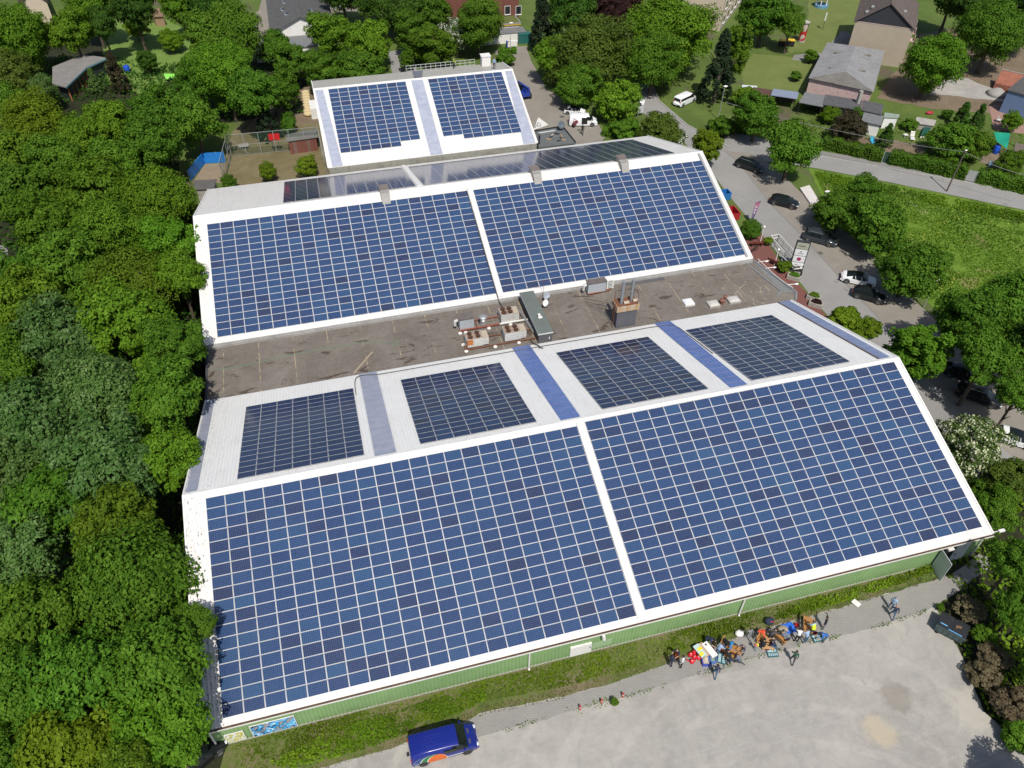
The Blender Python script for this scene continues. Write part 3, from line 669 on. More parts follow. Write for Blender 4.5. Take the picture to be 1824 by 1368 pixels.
# ------------------------------------------------------------------ equipment on the flat roof
M_unit = pm('condenser_casing', (.50, .51, .49), .55, .1, 1.5, dirt=((.35, .16, .06), .55))
M_rust = pm('rust', (.16, .065, .035), .85, .4, 3)
M_rust2 = pm('orange_rust', (.42, .15, .035), .85, .4, 4)
M_tan = pm('tan_lid', (.42, .35, .27), .7, .15, 3)
M_redsteel = pm('red_oxide_steel', (.26, .075, .05), .75, .25, 2)
M_blkgrille = pm('fan_grille', (.045, .03, .025), .7, .3, 5)
def condenser(x0, y0, w1, d, h, label, grp, rusty=False):
    t = thing('condenser_unit', label, 'condenser', (x0, y0, FZ + .3), 0, grp)
    fw = w1 * .74
    b = MB(); b.box(0, fw, 0, d, 0, h); b.build('casing', M_unit, t)
    b = MB(); b.box(fw + .004, w1, .12, d - .02, 0, h - .12); b.build('side_compartment', M_unit, t)
    b = MB(); b.box(fw + .03, w1 - .02, .1, d, h - .118, h - .06); b.build('lid', M_tan, t)
    b = MB(); b.box(.04, fw - .04, .04, d - .04, h + .002, h + .02); b.build('top_plate', pm('rusty_plate', (.30, .22, .17), .85, .35, 3, dirt=((.16, .07, .04), .8)), t)
    for i in range(2):
        for j in range(2):
            cx, cy, r = fw * (.27 + .46 * i), d * (.27 + .46 * j), min(fw, d) * .19
            b = MB(); b.lathe([(r, h + .022), (r * 1.05, h + .16), (r * .9, h + .162), (r * .88, h + .06), (.12, h + .06), (.12, h + .12), (.001, h + .12)], (cx, cy, 0), 20, 0)
            f = b.build('fan', M_blkgrille, t, smooth=False)
            b = MB()
            for q in range(5):
                a = q * math.pi / 5; b.bar((cx + r * math.cos(a), cy + r * math.sin(a), h + .165), (cx - r * math.cos(a), cy - r * math.sin(a), h + .165), .025)
            b.build('guard', M_rust, f)
    if rusty:
        b = MB(); b.prism([(0, -.006), (.8, -.006), (.8, -.002), (0, -.002)], h * .3, h * .98); b.build('rust_streak', M_rust2, t)
        b = MB(); b.box(-.004, .1, -.012, -.007, 0, h); b.build('rust_edge', M_rust, t)
    return t
G1 = 'rusty condensers on the flat roof'
condenser(33.75, 42.15, 2.35, 1.55, 1.2, 'white condenser with four rusty fans, rearmost of three by the dark duct', G1)
condenser(28.55, 38.6, 2.75, 1.45, 1.2, 'white condenser with orange rust streaks, leftmost of three on the flat roof', G1, True)
condenser(33.3, 38.6, 2.75, 1.5, 1.2, 'white condenser with four fans, in front beside the dark duct end', G1)
def plant_box(x0, y0, w1, d, h, label):
    t = thing('plant_housing', label, 'housing', (x0, y0, FZ + .3))
    b = MB(); ribbed(b, (0, 0, 0), (1, 0, 0), (0, 0, 1), (0, -1, 0), w1, 0, h, .3, .03); b.box(0, w1, .004, d, 0, h); b.build('casing', pm('blue_grey_panel', (.40, .43, .46), .55, .1, 2), t)
    b = MB(); b.box(-.12, w1 + .06, -.08, d + .06, h + .004, h + .12); b.build('cover', pm('weathered_cover', (.13, .11, .105), .85, .25, 2), t)
    b = MB(); b.tube([(-.1, d * .5, h * .75), (-.45, d * .5, h * .7), (-.5, d * .5, h * .25)], .2, 10); b.build('elbow', M_unit, t)
    return t
plant_box(28.45, 42.1, 1.8, 1.2, 1.55, 'blue grey plant box with brown cover, left end of the red pipe')
plant_box(46.3, 45.2, 2.45, .9, 1.5, 'blue grey plant box with brown cover, near the twin flues')
t = thing('pipe_rack', 'rust red steel rack carrying condensers on white feet', 'pipe rack', (28, 38, FZ))
def rk(name, a, b_, wd, mat):
    b = MB(); b.bar(a, b_, wd, wd * .9); o = b.build(name, mat, t); o.location = (-28, -38, -FZ); return o
rk('rail', (28.3, 42.0, FZ + .34), (33.5, 42.02, FZ + .34), .16, M_redsteel); rk('rail', (33.52, 42.02, FZ + .34), (37.15, 42.04, FZ + .34), .16, M_trim)
rk('rail', (28.3, 38.45, FZ + .22), (37.2, 38.4, FZ + .22), .13, M_rust); rk('rail', (30.6, 43.66, FZ + .22), (37.1, 43.6, FZ + .22), .12, M_redsteel); rk('rail', (31.5, 40.2, FZ + .22), (37.2, 40.15, FZ + .22), .12, M_rust)
rk('cross_bar', (28.35, 38.5, FZ + .14), (28.35, 40.1, FZ + .14), .12, M_rust); rk('cross_bar', (30.7, 42.0, FZ + .2), (30.7, 43.7, FZ + .2), .1, M_rust)
for q in range(3): rk('pipe', (36.5 + q * .13, 43.9, FZ + .5), (37.1 + q * .1, 39.2, FZ + .45), .06, M_galv)
for x, y in ((28.4, 41.85), (29.1, 41.8), (32.1, 41.9), (34.9, 41.9), (28.4, 38.35), (32.0, 38.3), (35.0, 38.3), (28.3, 39.6), (36.4, 43.8)):
    b = MB(); b.lathe([(.24, 0), (.24, .09), (.13, .13), (.13, .2)], (x - 28, y - 38, .004), 10); b.build('foot', M_trim, t)
b = MB(); b.lathe([(.42, 0), (.42, .95), (.30, 1.05), (.34, 1.12), (.5, 1.15), (.5, 1.3), (.3, 1.42), (.05, 1.45)], (0, 0, 0), 20)
tag(b.build('exhaust_cowl', pm('shiny_zinc', (.55, .56, .56), .35, .15, 3, metal=.6), None, (31.55, 42.75, FZ + .004)), 'round silver exhaust cowl beside the left plant box', 'vent')
# long dark duct housing
t = thing('duct_housing', 'long dark green-grey duct housing crossing the flat roof', 'duct', (37.25, 37.5, FZ))
b = MB(); b.box(0, 1.75, 0, 8.45, 0, 1.5); b.build('casing', pm('slate_shingle', (.075, .075, .085), .75, .25, 3), t)
b = MB(); b.box(-.1, 1.8, -.1, 8.5, 1.504, 1.62); b.build('lid', pm('dark_green_felt', (.125, .145, .135), .85, .15, 1), t)
b = MB()
b.box(-.12, -.104, -.1, 8.5, 1.45, 1.66); b.box(-.12, 1.82, -.12, -.104, 1.45, 1.66); b.build('edge_trim', M_steel, t)
b = MB(); b.box(.8, 1.3, 2.75, 3.1, 1.64, 1.74); b.box(.78, 1.1, 2.9, 3.25, 1.742, 2.05); b.build('vent_box', M_trim, t)
b = MB(); b.box(1.32, 1.42, -.03, -.004, .55, .85); b.build('notice', M_trim, t)
# chimney with twin flues
t = thing('chimney', 'slate clad chimney block with rusty collar and two tall grey flues', 'chimney', (47.45, 37.9, FZ))
b = MB(); b.box(0, 2.6, 0, 1.5, 0, 2.62); b.build('stack', brick_mat('slate_tiles', (.10, .105, .135), (.12, .115, .12), (.06, .06, .07), .32, .28), t)
mR, g = newmat('rusty_collar'); p = g.pos()
g.base(g.mix(g.ramp(g.noise(1.0, 4, .7, g.vscale(p, 3, 3, .6)), [(.42, 0.0), (.62, 1.0)]), (.42, .37, .29), (.38, .19, .06))); g.set(Roughness=.8)
b = MB(); b.box(-.16, 2.76, -.16, 1.66, 2.624, 3.42); b.build('collar', mR, t)
b = MB(); b.box(-.05, 2.65, -.05, 1.55, 3.424, 3.5); b.build('cap', M_rust, t)
for x, y, h in ((.55, .45, 3.3), (1.95, .75, 3.1)):
    b = MB(); b.tube([(x, y, 3.45), (x, y, 3.5 + h)], .2, 16); b.tube([(x, y, 3.5 + h - .12), (x, y, 3.5 + h + .02)], .225, 16); b.build('flue', pm('flue_metal', (.27, .285, .30), .5, .1, 2, metal=.3), t, smooth=False)
for x, y in ((1.15, .35), (2.4, .5)):
    b = MB()
    n = 6
    for i in range(n):
        a0, a1 = math.pi * i / n, math.pi * (i + 1) / n
        b.quad((x - .34, y - .25 * math.cos(a0), 3.6 + .22 * math.sin(a0)), (x + .34, y - .25 * math.cos(a0), 3.6 + .22 * math.sin(a0)), (x + .34, y - .25 * math.cos(a1), 3.6 + .22 * math.sin(a1)), (x - .34, y - .25 * math.cos(a1), 3.6 + .22 * math.sin(a1)))
    b.build('cowl', M_tan, t)
b = MB()
for k in range(2): b.bar((-.3, .25 + .5 * k, 0), (-.3, .25 + .5 * k, 4.4), .05)
for k in range(11): b.bar((-.3, .25, .3 + k * .36), (-.3, .75, .3 + k * .36), .035)
b.build('ladder', M_rust, t)
b = MB(); b.bar((2.6, 1.5, 3.45), (2.6, 1.5, 4.7), .05); b.bar((.1, 1.5, 3.45), (.1, 1.5, 4.7), .05); b.bar((.1, 1.5, 4.7), (2.6, 1.5, 4.7), .05); b.bar((2.6, .1, 3.45), (2.6, .1, 4.7), .05); b.bar((2.6, .1, 4.7), (2.6, 1.5, 4.7), .05); b.build('guard_rail', M_rust, t)
b = MB(); b.bar((-.2, .9, 3.3), (-2.1, 6.0, .6), .04); b.bar((-.2, .5, 2.9), (-2.1, 5.6, .5), .035); b.build('stay_wire', M_dark, t)
# twin fan air conditioner
t = thing('air_conditioner', 'white air conditioner with two fans standing near the flues', 'air conditioner', (49.1, 45.75, FZ))
b = MB(); b.box(0, .98, 0, .5, .12, 1.5); b.build('casing', M_trim, t)
for z in (.47, 1.08):
    b = MB(); b.lathe([(.3, -.03), (.3, -.004), (.05, -.004)], (.5, 0, z), 20, 0, 'y'); f = b.build('fan', M_dark, t)
    b = MB(); b.lathe([(.31, -.05), (.27, -.05), (.27, -.035), (.31, -.035)], (.5, 0, z), 20, 0, 'y'); b.bar((.22, -.05, z), (.78, -.05, z), .03); b.bar((.5, -.05, z - .28), (.5, -.05, z + .28), .03); b.build('guard', M_steel, f)
b = MB(); b.box(.05, .15, .02, .45, 0, .118); b.box(.83, .93, .02, .45, 0, .118); b.build('foot', M_dark, t)
b = MB(); b.bar((46.3, 45.1, .28), (49.6, 45.35, .28), .12); tag(b.build('support_rail', M_redsteel, None, (0, 0, FZ)), 'red oxide rail carrying the plant box near the flues', 'rail')
# domes, vents, dish, antenna
def dome(x, y, sx, sy, label, white=False):
    t = thing('roof_dome', label, 'skylight', (x, y, FZ), 0, 'skylight domes on the flat roof')
    b = MB(); b.box(0, sx, 0, sy, .004, .28); b.build('kerb', M_trim if white else M_conc, t)
    b = MB(); n = 8
    P = [[(.06 + (sx - .12) * i / n, .06 + (sy - .12) * j / n, .285 + .22 * (1 - (2 * i / n - 1) ** 4) * (1 - (2 * j / n - 1) ** 4)) for i in range(n + 1)] for j in range(n + 1)]
    for j in range(n):
        for i in range(n): b.quad(P[j][i], P[j][i + 1], P[j + 1][i + 1], P[j + 1][i])
    b.build('dome', pm('white_dome' if white else 'milky_dome', (.72, .74, .77) if white else (.50, .48, .45), .25, .06, 2), t, smooth=True)
dome(57.8, 39.7, 1.3, 1.3, 'clean white skylight dome, leftmost of three', True)
dome(60.7, 38.55, 1.5, 1.3, 'milky skylight dome in the middle of three')
dome(63.6, 38.7, 1.6, 1.3, 'milky skylight dome beside the rusty vent, rightmost of three')
b = MB(); b.lathe([(.22, 0), (.22, .5), (.36, .55), (.36, .7), (.1, .8)], (0, 0, .004), 12); b.lathe([(.16, 0), (.16, .9), (.28, .95), (.28, 1.05), (.05, 1.15)], (.45, .25, .004), 12)
tag(b.build('roof_vent', pm('rusty_vent', (.20, .085, .06), .8, .3, 4), None, (62.6, 39.1, FZ)), 'rusty brown double vent between two skylight domes', 'vent')
def dish(x, y, h, r, mat, label, aim):
    t = thing('satellite_dish', label, 'satellite dish', (x, y, FZ), aim)
    b = MB(); b.tube([(0, 0, .004), (0, 0, h)], .04, 8); b.build('mast', M_galv, t)
    b = MB(); b.lathe([(.01, 0), (r * .5, .04), (r * .85, .13), (r, .2), (r * .97, .21), (r * .5, .065), (.01, .03)], (0, 0, 0), 20); o = b.build('reflector', mat, t, smooth=True); o.location = (0, -.1, h); o.rotation_euler = (R(65), 0, 0)
    b = MB(); b.tube([(0, -.1, h - r), (0, -.75, h + .05)], .018, 6); b.box(-.06, .06, -.83, -.73, h - .02, h + .12); b.build('feed_arm', M_dark, t)
dish(40.0, 44.3, .75, .45, M_trim, 'white satellite dish on the flat roof beside the dark duct', .4)
dish(40.55, 45.5, .9, .5, pm('grey_dish', (.33, .36, .42), .5, .05), 'grey satellite dish just behind the white one', .3)
t = thing('aerial', 'thin rust red television aerial at the middle hall gutter', 'antenna', (40.5, 46.3, FZ))
b = MB(); b.tube([(0, 0, .004), (0, 0, 2.9)], .025, 6); b.build('mast', M_rust, t)
b = MB(); b.bar((-.7, .2, 2.6), (.7, -.2, 2.6), .02)
for k in range(9): q = -.7 + k * .175; b.bar((q + .1, -.2 * q / .7 + .35, 2.6), (q - .1, -.2 * q / .7 - .35, 2.6), .014)
b.build('elements', M_rust, t)
b = MB(); b.bar((14.76, 37.8, FZ + .05), (17.4, 41.1, FZ + .05), .26, .05); tag(b.build('plank', pm('old_board', (.30, .24, .18), .85, .2, 4)), 'weathered board lying slantwise on the flat roof', 'plank')
def cable(name, pts, r, mat, label, cat='cable'):
    b = MB(); out = []
    P = [Vector(p) for p in pts]
    for i in range(len(P) - 1):
        p0, p1, p2, p3 = P[max(i - 1, 0)], P[i], P[i + 1], P[min(i + 2, len(P) - 1)]
        for k in range(6):
            u = k / 6; out.append(.5 * (2 * p1 + (p2 - p0) * u + (2 * p0 - 5 * p1 + 4 * p2 - p3) * u * u + (3 * p1 - p0 - 3 * p2 + p3) * u ** 3))
    out.append(P[-1]); b.tube(out, r, 6); return tag(b.build(name, mat), label, cat)
z = FZ + .03
cable('hose', [(x, y, z) for x, y in ((-1.5, 42.65), (2.5, 42.52), (7.2, 42.94), (13.5, 43.24), (17.1, 43.08), (18.85, 42.62), (20.1, 41.66), (20.96, 42.16), (20.4, 42.4), (20.0, 42.0))], .03, pm('green_hose', (.10, .22, .14), .6), 'thin green hose snaking along the left flat roof', 'hose')
M_cable = pm('black_cable', (.05, .05, .05), .6)
cable('cable', [an(14.6, 14.7), (15.0, 36.5, ZBA + .5), (17.4, 36.4, ZBA + .5)] + [tuple(Vector(an(x, 19.3)) + Vector((0, 0, .1))) for x in (19, 24, 29, 33, 36, 38, 43, 48, 52)] + [tuple(Vector(an(54.3, 18.6)) + Vector((0, 0, .1))), tuple(Vector(an(54.6, 15.5)) + Vector((0, 0, .1))), tuple(Vector(an(54.6, 9)) + Vector((0, 0, .1)))], .045, M_cable, 'black cable running along the lower edge of the hall back slope')
cable('cable', [(34.55, 64.5, 10.35), (34.55, 56, 7.55), (34.55, 47.2, 4.55), (34.6, 46.6, FZ + .3), (34.9, 44.6, FZ + .1), (35.2, 43.8, FZ + .3)], .06, M_cable, 'black cable coming down from the middle hall to the condenser')
cable('cable', [(36.4, 38.5, FZ + .2), (36.6, 37.6, FZ + .2), (37.0, 36.6, ZBA + .5), (36.9, 36.0, ZBA + .75), (37.3, 35.7, ZBA + .8)], .06, M_cable, 'short black cable dropping off the flat roof by the duct')
b = MB(); b.box(52, 57.6, 45.9, 46.7, FZ + .012, FZ + .03); tag(b.build('felt_patch', pm('dark_patch', (.10, .10, .105), .6, .3, 1), None), 'dark felt patch along the middle hall gutter', 'roof patch')

# ------------------------------------------------------------------ vegetation
def leaf_mat(name, lo, mid, hi, fl=None, trans=.28):
    m, g = newmat(name)
    at_ = g.node('ShaderNodeAttribute'); at_.attribute_name = 'lv'
    oi = g.node('ShaderNodeObjectInfo')
    c = g.ramp(at_.outputs['Fac'], [(0.0, lo), (.5, mid), (1.0, hi)])
    if fl: 
        a2 = g.node('ShaderNodeAttribute'); a2.attribute_name = 'fl'
        c = g.mix(g.math('GREATER_THAN', a2.outputs['Fac'], fl[1]), c, fl[0])
    hs = g.node('ShaderNodeHueSaturation')
    g.link(g.math('MULTIPLY_ADD', oi.outputs['Random'], .022, .497), hs.inputs['Hue'])
    r2 = g.math('FRACT', g.math('MULTIPLY', oi.outputs['Random'], 7.31))
    g.link(g.math('MULTIPLY_ADD', r2, .32, .90), hs.inputs['Value']); g.link(c, hs.inputs['Color']); hs.inputs['Saturation'].default_value = 1.02
    c = hs.outputs[0]
    g.base(c); g.set(Roughness=.65, Specular_IOR_Level=.12)
    tr = g.node('ShaderNodeBsdfTranslucent'); g.link(g.mix(.5, c, (.16, .24, .02)), tr.inputs[0])
    mx = g.node('ShaderNodeMixShader'); mx.inputs[0].default_value = trans
    out = g.n.get('Material Output'); g.link(g.bsdf.outputs[0], mx.inputs[1]); g.link(tr.outputs[0], mx.inputs[2]); g.link(mx.outputs[0], out.inputs[0])
    return m
LEAF = {
 'mid':    leaf_mat('leaf_mid_green', (0.042, 0.092, 0.009), (0.078, 0.155, 0.014), (0.128, 0.22, 0.024)),
 'bright': leaf_mat('leaf_bright_green', (0.056, 0.118, 0.009), (0.1, 0.195, 0.014), (0.152, 0.258, 0.024)),
 'olive':  leaf_mat('leaf_olive', (0.052, 0.096, 0.008), (0.09, 0.154, 0.012), (0.138, 0.212, 0.02)),
 'yellow': leaf_mat('leaf_yellow_green', (0.074, 0.122, 0.008), (0.124, 0.195, 0.012), (0.175, 0.255, 0.022)),
 'blue':   leaf_mat('leaf_silver_green', (0.048, 0.098, 0.02), (0.086, 0.152, 0.034), (0.16, 0.232, 0.085)),
 'dark':   leaf_mat('leaf_dark_green', (0.025, 0.058, 0.008), (0.046, 0.094, 0.012), (0.078, 0.135, 0.02)),
 'conifer': leaf_mat('needle_dark', (.010, .02, .009), (.018, .033, .014), (.032, .05, .024), trans=.1),
 'brown':  leaf_mat('needle_brown', (.016, .014, .008), (.032, .027, .014), (.05, .045, .022), trans=.1),
 'purple': leaf_mat('leaf_copper', (.018, .007, .008), (.032, .013, .014), (.055, .025, .022), trans=.15),
 'willow': leaf_mat('leaf_willow', (0.052, 0.08, 0.01), (0.09, 0.128, 0.018), (0.138, 0.178, 0.032)),
 'blossom': leaf_mat('leaf_blossom', (.05, .085, .018), (.085, .13, .03), (.13, .18, .05), fl=((.62, .62, .42), .58)),
 'twig':   leaf_mat('dry_twigs', (.065, .050, .028), (.115, .090, .052), (.175, .145, .085), trans=.1),
 'white':  leaf_mat('leaf_white_blossom', (.04, .06, .02), (.06, .10, .03), (.09, .13, .04), fl=((.72, .72, .62), .55)),
}
M_bark = pm('bark', (.085, .066, .05), .95, .35, 4, bump=.4)
M_birch = pm('birch_bark', (.5, .48, .44), .8, .3, 5)
def leaves(P, N, size, rng, aspect=.62):
    """leaf cards: diamond quads at P facing N"""
    n = len(P); N = N / (np.linalg.norm(N, axis=1, keepdims=True) + 1e-9)
    a = np.cross(N, rng.normal(size=(n, 3))); a /= (np.linalg.norm(a, axis=1, keepdims=True) + 1e-9)
    b_ = np.cross(N, a); s = size[:, None]
    fold = N * s * .18
    V = np.stack([P - a * s, P - b_ * s * aspect + fold, P + a * s, P + b_ * s * aspect + fold], 1).reshape(-1, 3)
    return V, np.arange(n * 4).reshape(n, 4)
def crown_mesh(name, seed, kind='broad', nclump=190, per=165, lsz=.041):
    rng = np.random.default_rng(seed)
    if kind == 'column': sc3 = np.array([.55, .55, 1.25])
    elif kind == 'cone': sc3 = np.array([.62, .62, 1.5])
    elif kind == 'flat': sc3 = np.array([1, 1, .62])
    else: sc3 = np.array([1, 1, .86])
    # clump centres: shells of a lumpy ellipsoid
    lob = rng.normal(size=(11, 3)); lob /= np.linalg.norm(lob, axis=1, keepdims=True); la = rng.uniform(-.42, .40, 11) * (.6 if kind in ('cone', 'column') else 1)
    C_ = []; Rr = []
    while len(C_) < nclump:
        d = rng.normal(size=3); d /= np.linalg.norm(d)
        if d[2] < -.6 and rng.random() < .6: continue
        rad = 1 + sum(la[k] * max(0, d @ lob[k]) ** 5 for k in range(11))
        u = rng.uniform(.58, 1.02) if rng.random() < .82 else rng.uniform(.25, .62)
        c = d * rad * u * .86
        if kind == 'cone':
            h = rng.uniform(-1, 1); rr = (1 - (h + 1) / 2) ** .8 * rng.uniform(.6, 1.0); a = rng.uniform(0, 6.283)
            c = np.array([rr * math.cos(a), rr * math.sin(a), h * .92])
        rc = rng.uniform(.10, .235) * (.8 if kind in ('cone', 'column') else 1)
        C_.append(c); Rr.append(rc)
    C_ = np.array(C_); Rr = np.array(Rr)
    Ps = []; Ns = []; Lv = []; Sz = []
    for c, rc in zip(C_, Rr):
        n = int(per * (rc / .22) ** 1.7)
        d = rng.normal(size=(n, 3)); d /= np.linalg.norm(d, axis=1, keepdims=True)
        d[:, 2] = np.where((d[:, 2] < -.2) & (rng.random(n) < .6), -d[:, 2], d[:, 2])
        lump = 1 + .28 * np.sin(d[:, 0] * 5 + c[0] * 9) * np.sin(d[:, 1] * 5 + c[1] * 7) 
        r = rc * lump * rng.uniform(.72, 1.08, n) ** .6
        Ps.append(c + d * r[:, None] * np.array([1, 1, .8])); outw = c / (np.linalg.norm(c) + 1e-6)
        Ns.append(d * .8 + outw * .35 + np.array([0, 0, .45]) + rng.normal(size=(n, 3)) * .42)
        base = rng.uniform(.3, .7)
        Lv.append(np.clip(base + rng.normal(size=n) * .2, 0, 1)); Sz.append(rng.uniform(.65, 1.25, n) * lsz)
    # sparse twigs sticking out
    n = nclump * 10; d = rng.normal(size=(n, 3)); d /= np.linalg.norm(d, axis=1, keepdims=True); d[:, 2] = np.abs(d[:, 2]) * .9 - .1
    idx = rng.integers(0, nclump, n); Ps.append(C_[idx] + d * (Rr[idx] * rng.uniform(.95, 1.32, n))[:, None]); Ns.append(d + rng.normal(size=(n, 3)) * .6)
    Lv.append(rng.uniform(.3, 1, n)); Sz.append(rng.uniform(.6, 1.1, n) * lsz)
    P = np.concatenate(Ps) * sc3; N = np.concatenate(Ns); lv = np.concatenate(Lv); sz = np.concatenate(Sz)
    if kind == 'willow' : pass
    V, Q = leaves(P, N, sz, rng)
    fl = rng.random(len(Q))
    # flowers come in bunches
    bun = np.sin(P[:, 0] * 11 + seed) * np.sin(P[:, 1] * 12) * np.sin(P[:, 2] * 10); fl = np.clip(fl * .8 + bun * .45 * (rng.random(len(Q)) > .3), 0, 1)
    return np_mesh(name, V, Q, [LEAF['mid']], attrs={'lv': lv, 'fl': fl})
CROWNS = {'broad': [crown_mesh('crown', 100 + i, 'broad') for i in range(7)],
          'big': [crown_mesh('crown', 600 + i, 'broad', 330, 185, .028) for i in range(4)],
          'loose': [crown_mesh('crown', 200 + i, 'broad', 120, 170, .042) for i in range(2)],
          'column': [crown_mesh('crown', 300 + i, 'column', 190, 190, .032) for i in range(2)],
          'cone': [crown_mesh('crown', 400 + i, 'cone', 110, 110, .05) for i in range(2)],
          'bush': [crown_mesh('crown', 500 + i, 'flat', 80, 130, .065) for i in range(3)]}
def trunk_mesh(seed):
    r = random.Random(seed); b = MB()
    b.tube([(0, 0, -.02), (.01, 0, .25), (r.uniform(-.03, .03), r.uniform(-.03, .03), .55), (r.uniform(-.06, .06), r.uniform(-.06, .06), .85)], [.040, .030, .024, .012], 8)
    for k in range(7):
        a = k * 2.4 + r.random(); z0 = r.uniform(.32, .62); l = r.uniform(.16, .30)
        b.tube([(0, 0, z0), (math.cos(a) * l * .5, math.sin(a) * l * .5, z0 + l * .55), (math.cos(a) * l, math.sin(a) * l, z0 + l * 1.05)], [.016, .010, .004], 6)
    me = bpy.data.meshes.new('trunk'); me.from_pydata(b.v, [], b.f); me.materials.append(M_bark); me.update(); return me
TRUNKS = [trunk_mesh(i) for i in range(4)]
_tn = [0]
def crown_half(kind, rad, height):
    if kind in ('broad', 'loose'): return max(.86 * rad, min(height * .45, rad * 1.04))
    if kind in ('column', 'cone'): return height * .5
    return min(.62 * rad, height * .6)
def crown_at(name, label, cat, loc, rad, height, kind, hue, group=None, zs=None, lift=None):
    """tree: Empty at the trunk base > crown, trunk. rad = crown radius, height = top"""
    _tn[0] += 1; i = _tn[0]
    t = thing(name, label, cat, loc, 0, group)
    ch = crown_half(kind, rad, height)
    cset = CROWNS['big'] if kind == 'broad' and rad > 5.6 else CROWNS[kind]
    o = bpy.data.objects.new('crown', cset[i % len(cset)]); col.objects.link(o); o.parent = t
    base = {'broad': .86, 'loose': .86, 'column': 1.25, 'cone': 1.5, 'bush': .62}[kind]
    off = 0.0
    if loc[0] > -3.4 and -2 < loc[1] < 87 and loc[0] < 3: off = loc[0] + 3.4; t.location.x = -3.4
    o.location = (off, 0, height - ch); o.scale = (rad, rad * rnd.uniform(.92, 1.08), ch / base); o.rotation_euler = (0, 0, rnd.uniform(0, 6.28))
    o.material_slots[0].link = 'OBJECT'; o.material_slots[0].material = LEAF[hue]
    k = bpy.data.objects.new('trunk', TRUNKS[i % 4]); col.objects.link(k); k.parent = t
    k.scale = (min(height, rad * 1.9), min(height, rad * 1.9), height * .86); k.rotation_euler = (0, 0, rnd.uniform(0, 6.28))
    if hue == 'birch': pass
    return t
def tree_px(pxx, pyy, rpx, height, kind, hue, label, name='broadleaf_tree', cat='tree', group=None, flat=None):
    """crown centre seen at photo pixel; height in metres"""
    base = {'broad': .86, 'loose': .86, 'column': 1.25, 'cone': 1.5, 'bush': .62}[kind]
    zc = height * .6
    if name == 'broadleaf_tree' and group == 'trees of the wood left of the halls' and pyy > 300: rpx *= 1.08
    for _ in range(4):
        P = at(pxx, pyy, zc); rad = rpx * mpp(P)
        if kind in ('column',): rad = rad / .6
        if kind == 'cone': rad = rad / .62
        height = max(height, crown_half(kind, rad, height) * 1.95)
        zc = max(.3, height - crown_half(kind, rad, height))
    return crown_at(name, label, cat, (float(P[0]), float(P[1]), 0), rad, height, kind, hue, group)
WOOD = 'trees of the wood left of the halls'
def wood(px_, py_, r, h, hue, label, kind='broad'): return tree_px(px_, py_, r, h, kind, hue, label, group=WOOD)
T_ = wood
T_(292, 1300, 78, 12, 'bright', 'bright green tree at the lower left corner of the front hall, hiding its corner')
T_(130, 1335, 100, 13, 'yellow', 'broad yellow-green tree at the lower left corner of the picture')
T_(10, 1360, 70, 12, 'mid', 'tree cut by the lower left picture corner')
T_(215, 1390, 70, 12, 'olive', 'olive tree at the bottom edge between yellow-green and bright green trees')
T_(285, 1190, 88, 14, 'mid', 'mid green tree leaning against the lower end of the front hall gable')
T_(345, 1110, 36, 11, 'mid', 'small crown overhanging the front solar array at its left edge')
T_(150, 1205, 92, 14, 'mid', 'large mid green tree one crown in from the lower gable of the front hall')
T_(30, 1240, 75, 13, 'mid', 'tree at the left picture edge above the yellow-green corner tree')
T_(225, 1050, 125, 15, 'mid', 'biggest rounded crown of the wood beside the front hall')
T_(50, 1110, 80, 13, 'mid', 'green tree left of the biggest rounded crown')
T_(205, 955, 78, 13, 'olive', 'olive green rounded tree just above the biggest crown')
T_(20, 985, 70, 13, 'blue', 'silvery tree at the left picture edge beside the biggest crown')
T_(95, 900, 80, 14, 'mid', 'mid green tree between silvery poplars and the olive tree')
T_(195, 838, 95, 15, 'blue', 'wide silvery poplar level with the ridge of the front hall')
T_(300, 815, 58, 12, 'bright', 'bright green tree touching the left wall near the front hall ridge')
T_(55, 760, 85, 15, 'blue', 'silvery poplar at the left picture edge level with the flat roof')
T_(170, 700, 90, 15, 'blue', 'tallest silvery poplar, level with the flat roof')
T_(295, 705, 66, 13, 'mid', 'mid green tree beside the left end of the flat roof')
T_(25, 850, 70, 13, 'blue', 'silvery tree at the left edge below the level of the flat roof')
T_(305, 612, 52, 12, 'mid', 'tree next to the lower left corner of the middle hall')
T_(225, 575, 76, 14, 'bright', 'bright rounded tree left of the lower middle hall corner')
T_(110, 610, 76, 14, 'blue', 'pale silvery tree left of the bright rounded tree')
T_(25, 640, 60, 13, 'mid', 'green tree at the left edge beside the pale silvery tree')
T_(45, 545, 66, 13, 'olive', 'olive tree at the left picture edge, level with the middle hall array')
T_(240, 500, 78, 14, 'olive', 'olive tree halfway up the left wall of the middle hall')
T_(318, 490, 44, 12, 'bright', 'bright tree overhanging the left edge of the middle hall roof')
T_(305, 435, 54, 13, 'bright', 'bright tree beside the upper left corner of the middle hall array')
T_(205, 420, 68, 13, 'olive', 'brownish olive tree left of the middle hall ridge')
T_(110, 480, 66, 13, 'mid', 'dark mid green tree left of the olive trees')
T_(120, 560, 44, 12, 'mid', 'small crown between the olive trees and the pale silvery tree')
T_(28, 500, 52, 12, 'mid', 'tree beside the small grey path at the left edge')
T_(85, 400, 60, 13, 'olive', 'olive tree above the small grey path')
T_(282, 345, 66, 13, 'bright', 'bright tree in front of the blue ball court boards')
T_(165, 345, 60, 13, 'olive', 'olive tree in the middle of the upper wood')
T_(35, 345, 58, 13, 'mid', 'bluish green tree at the left edge, upper wood')
T_(105, 290, 54, 13, 'mid', 'dark tree below the yellow-green tree of the upper wood')
T_(205, 290, 54, 13, 'mid', 'green tree left of the ball court')
T_(270, 262, 56, 13, 'mid', 'tree behind the blue ball court boards')
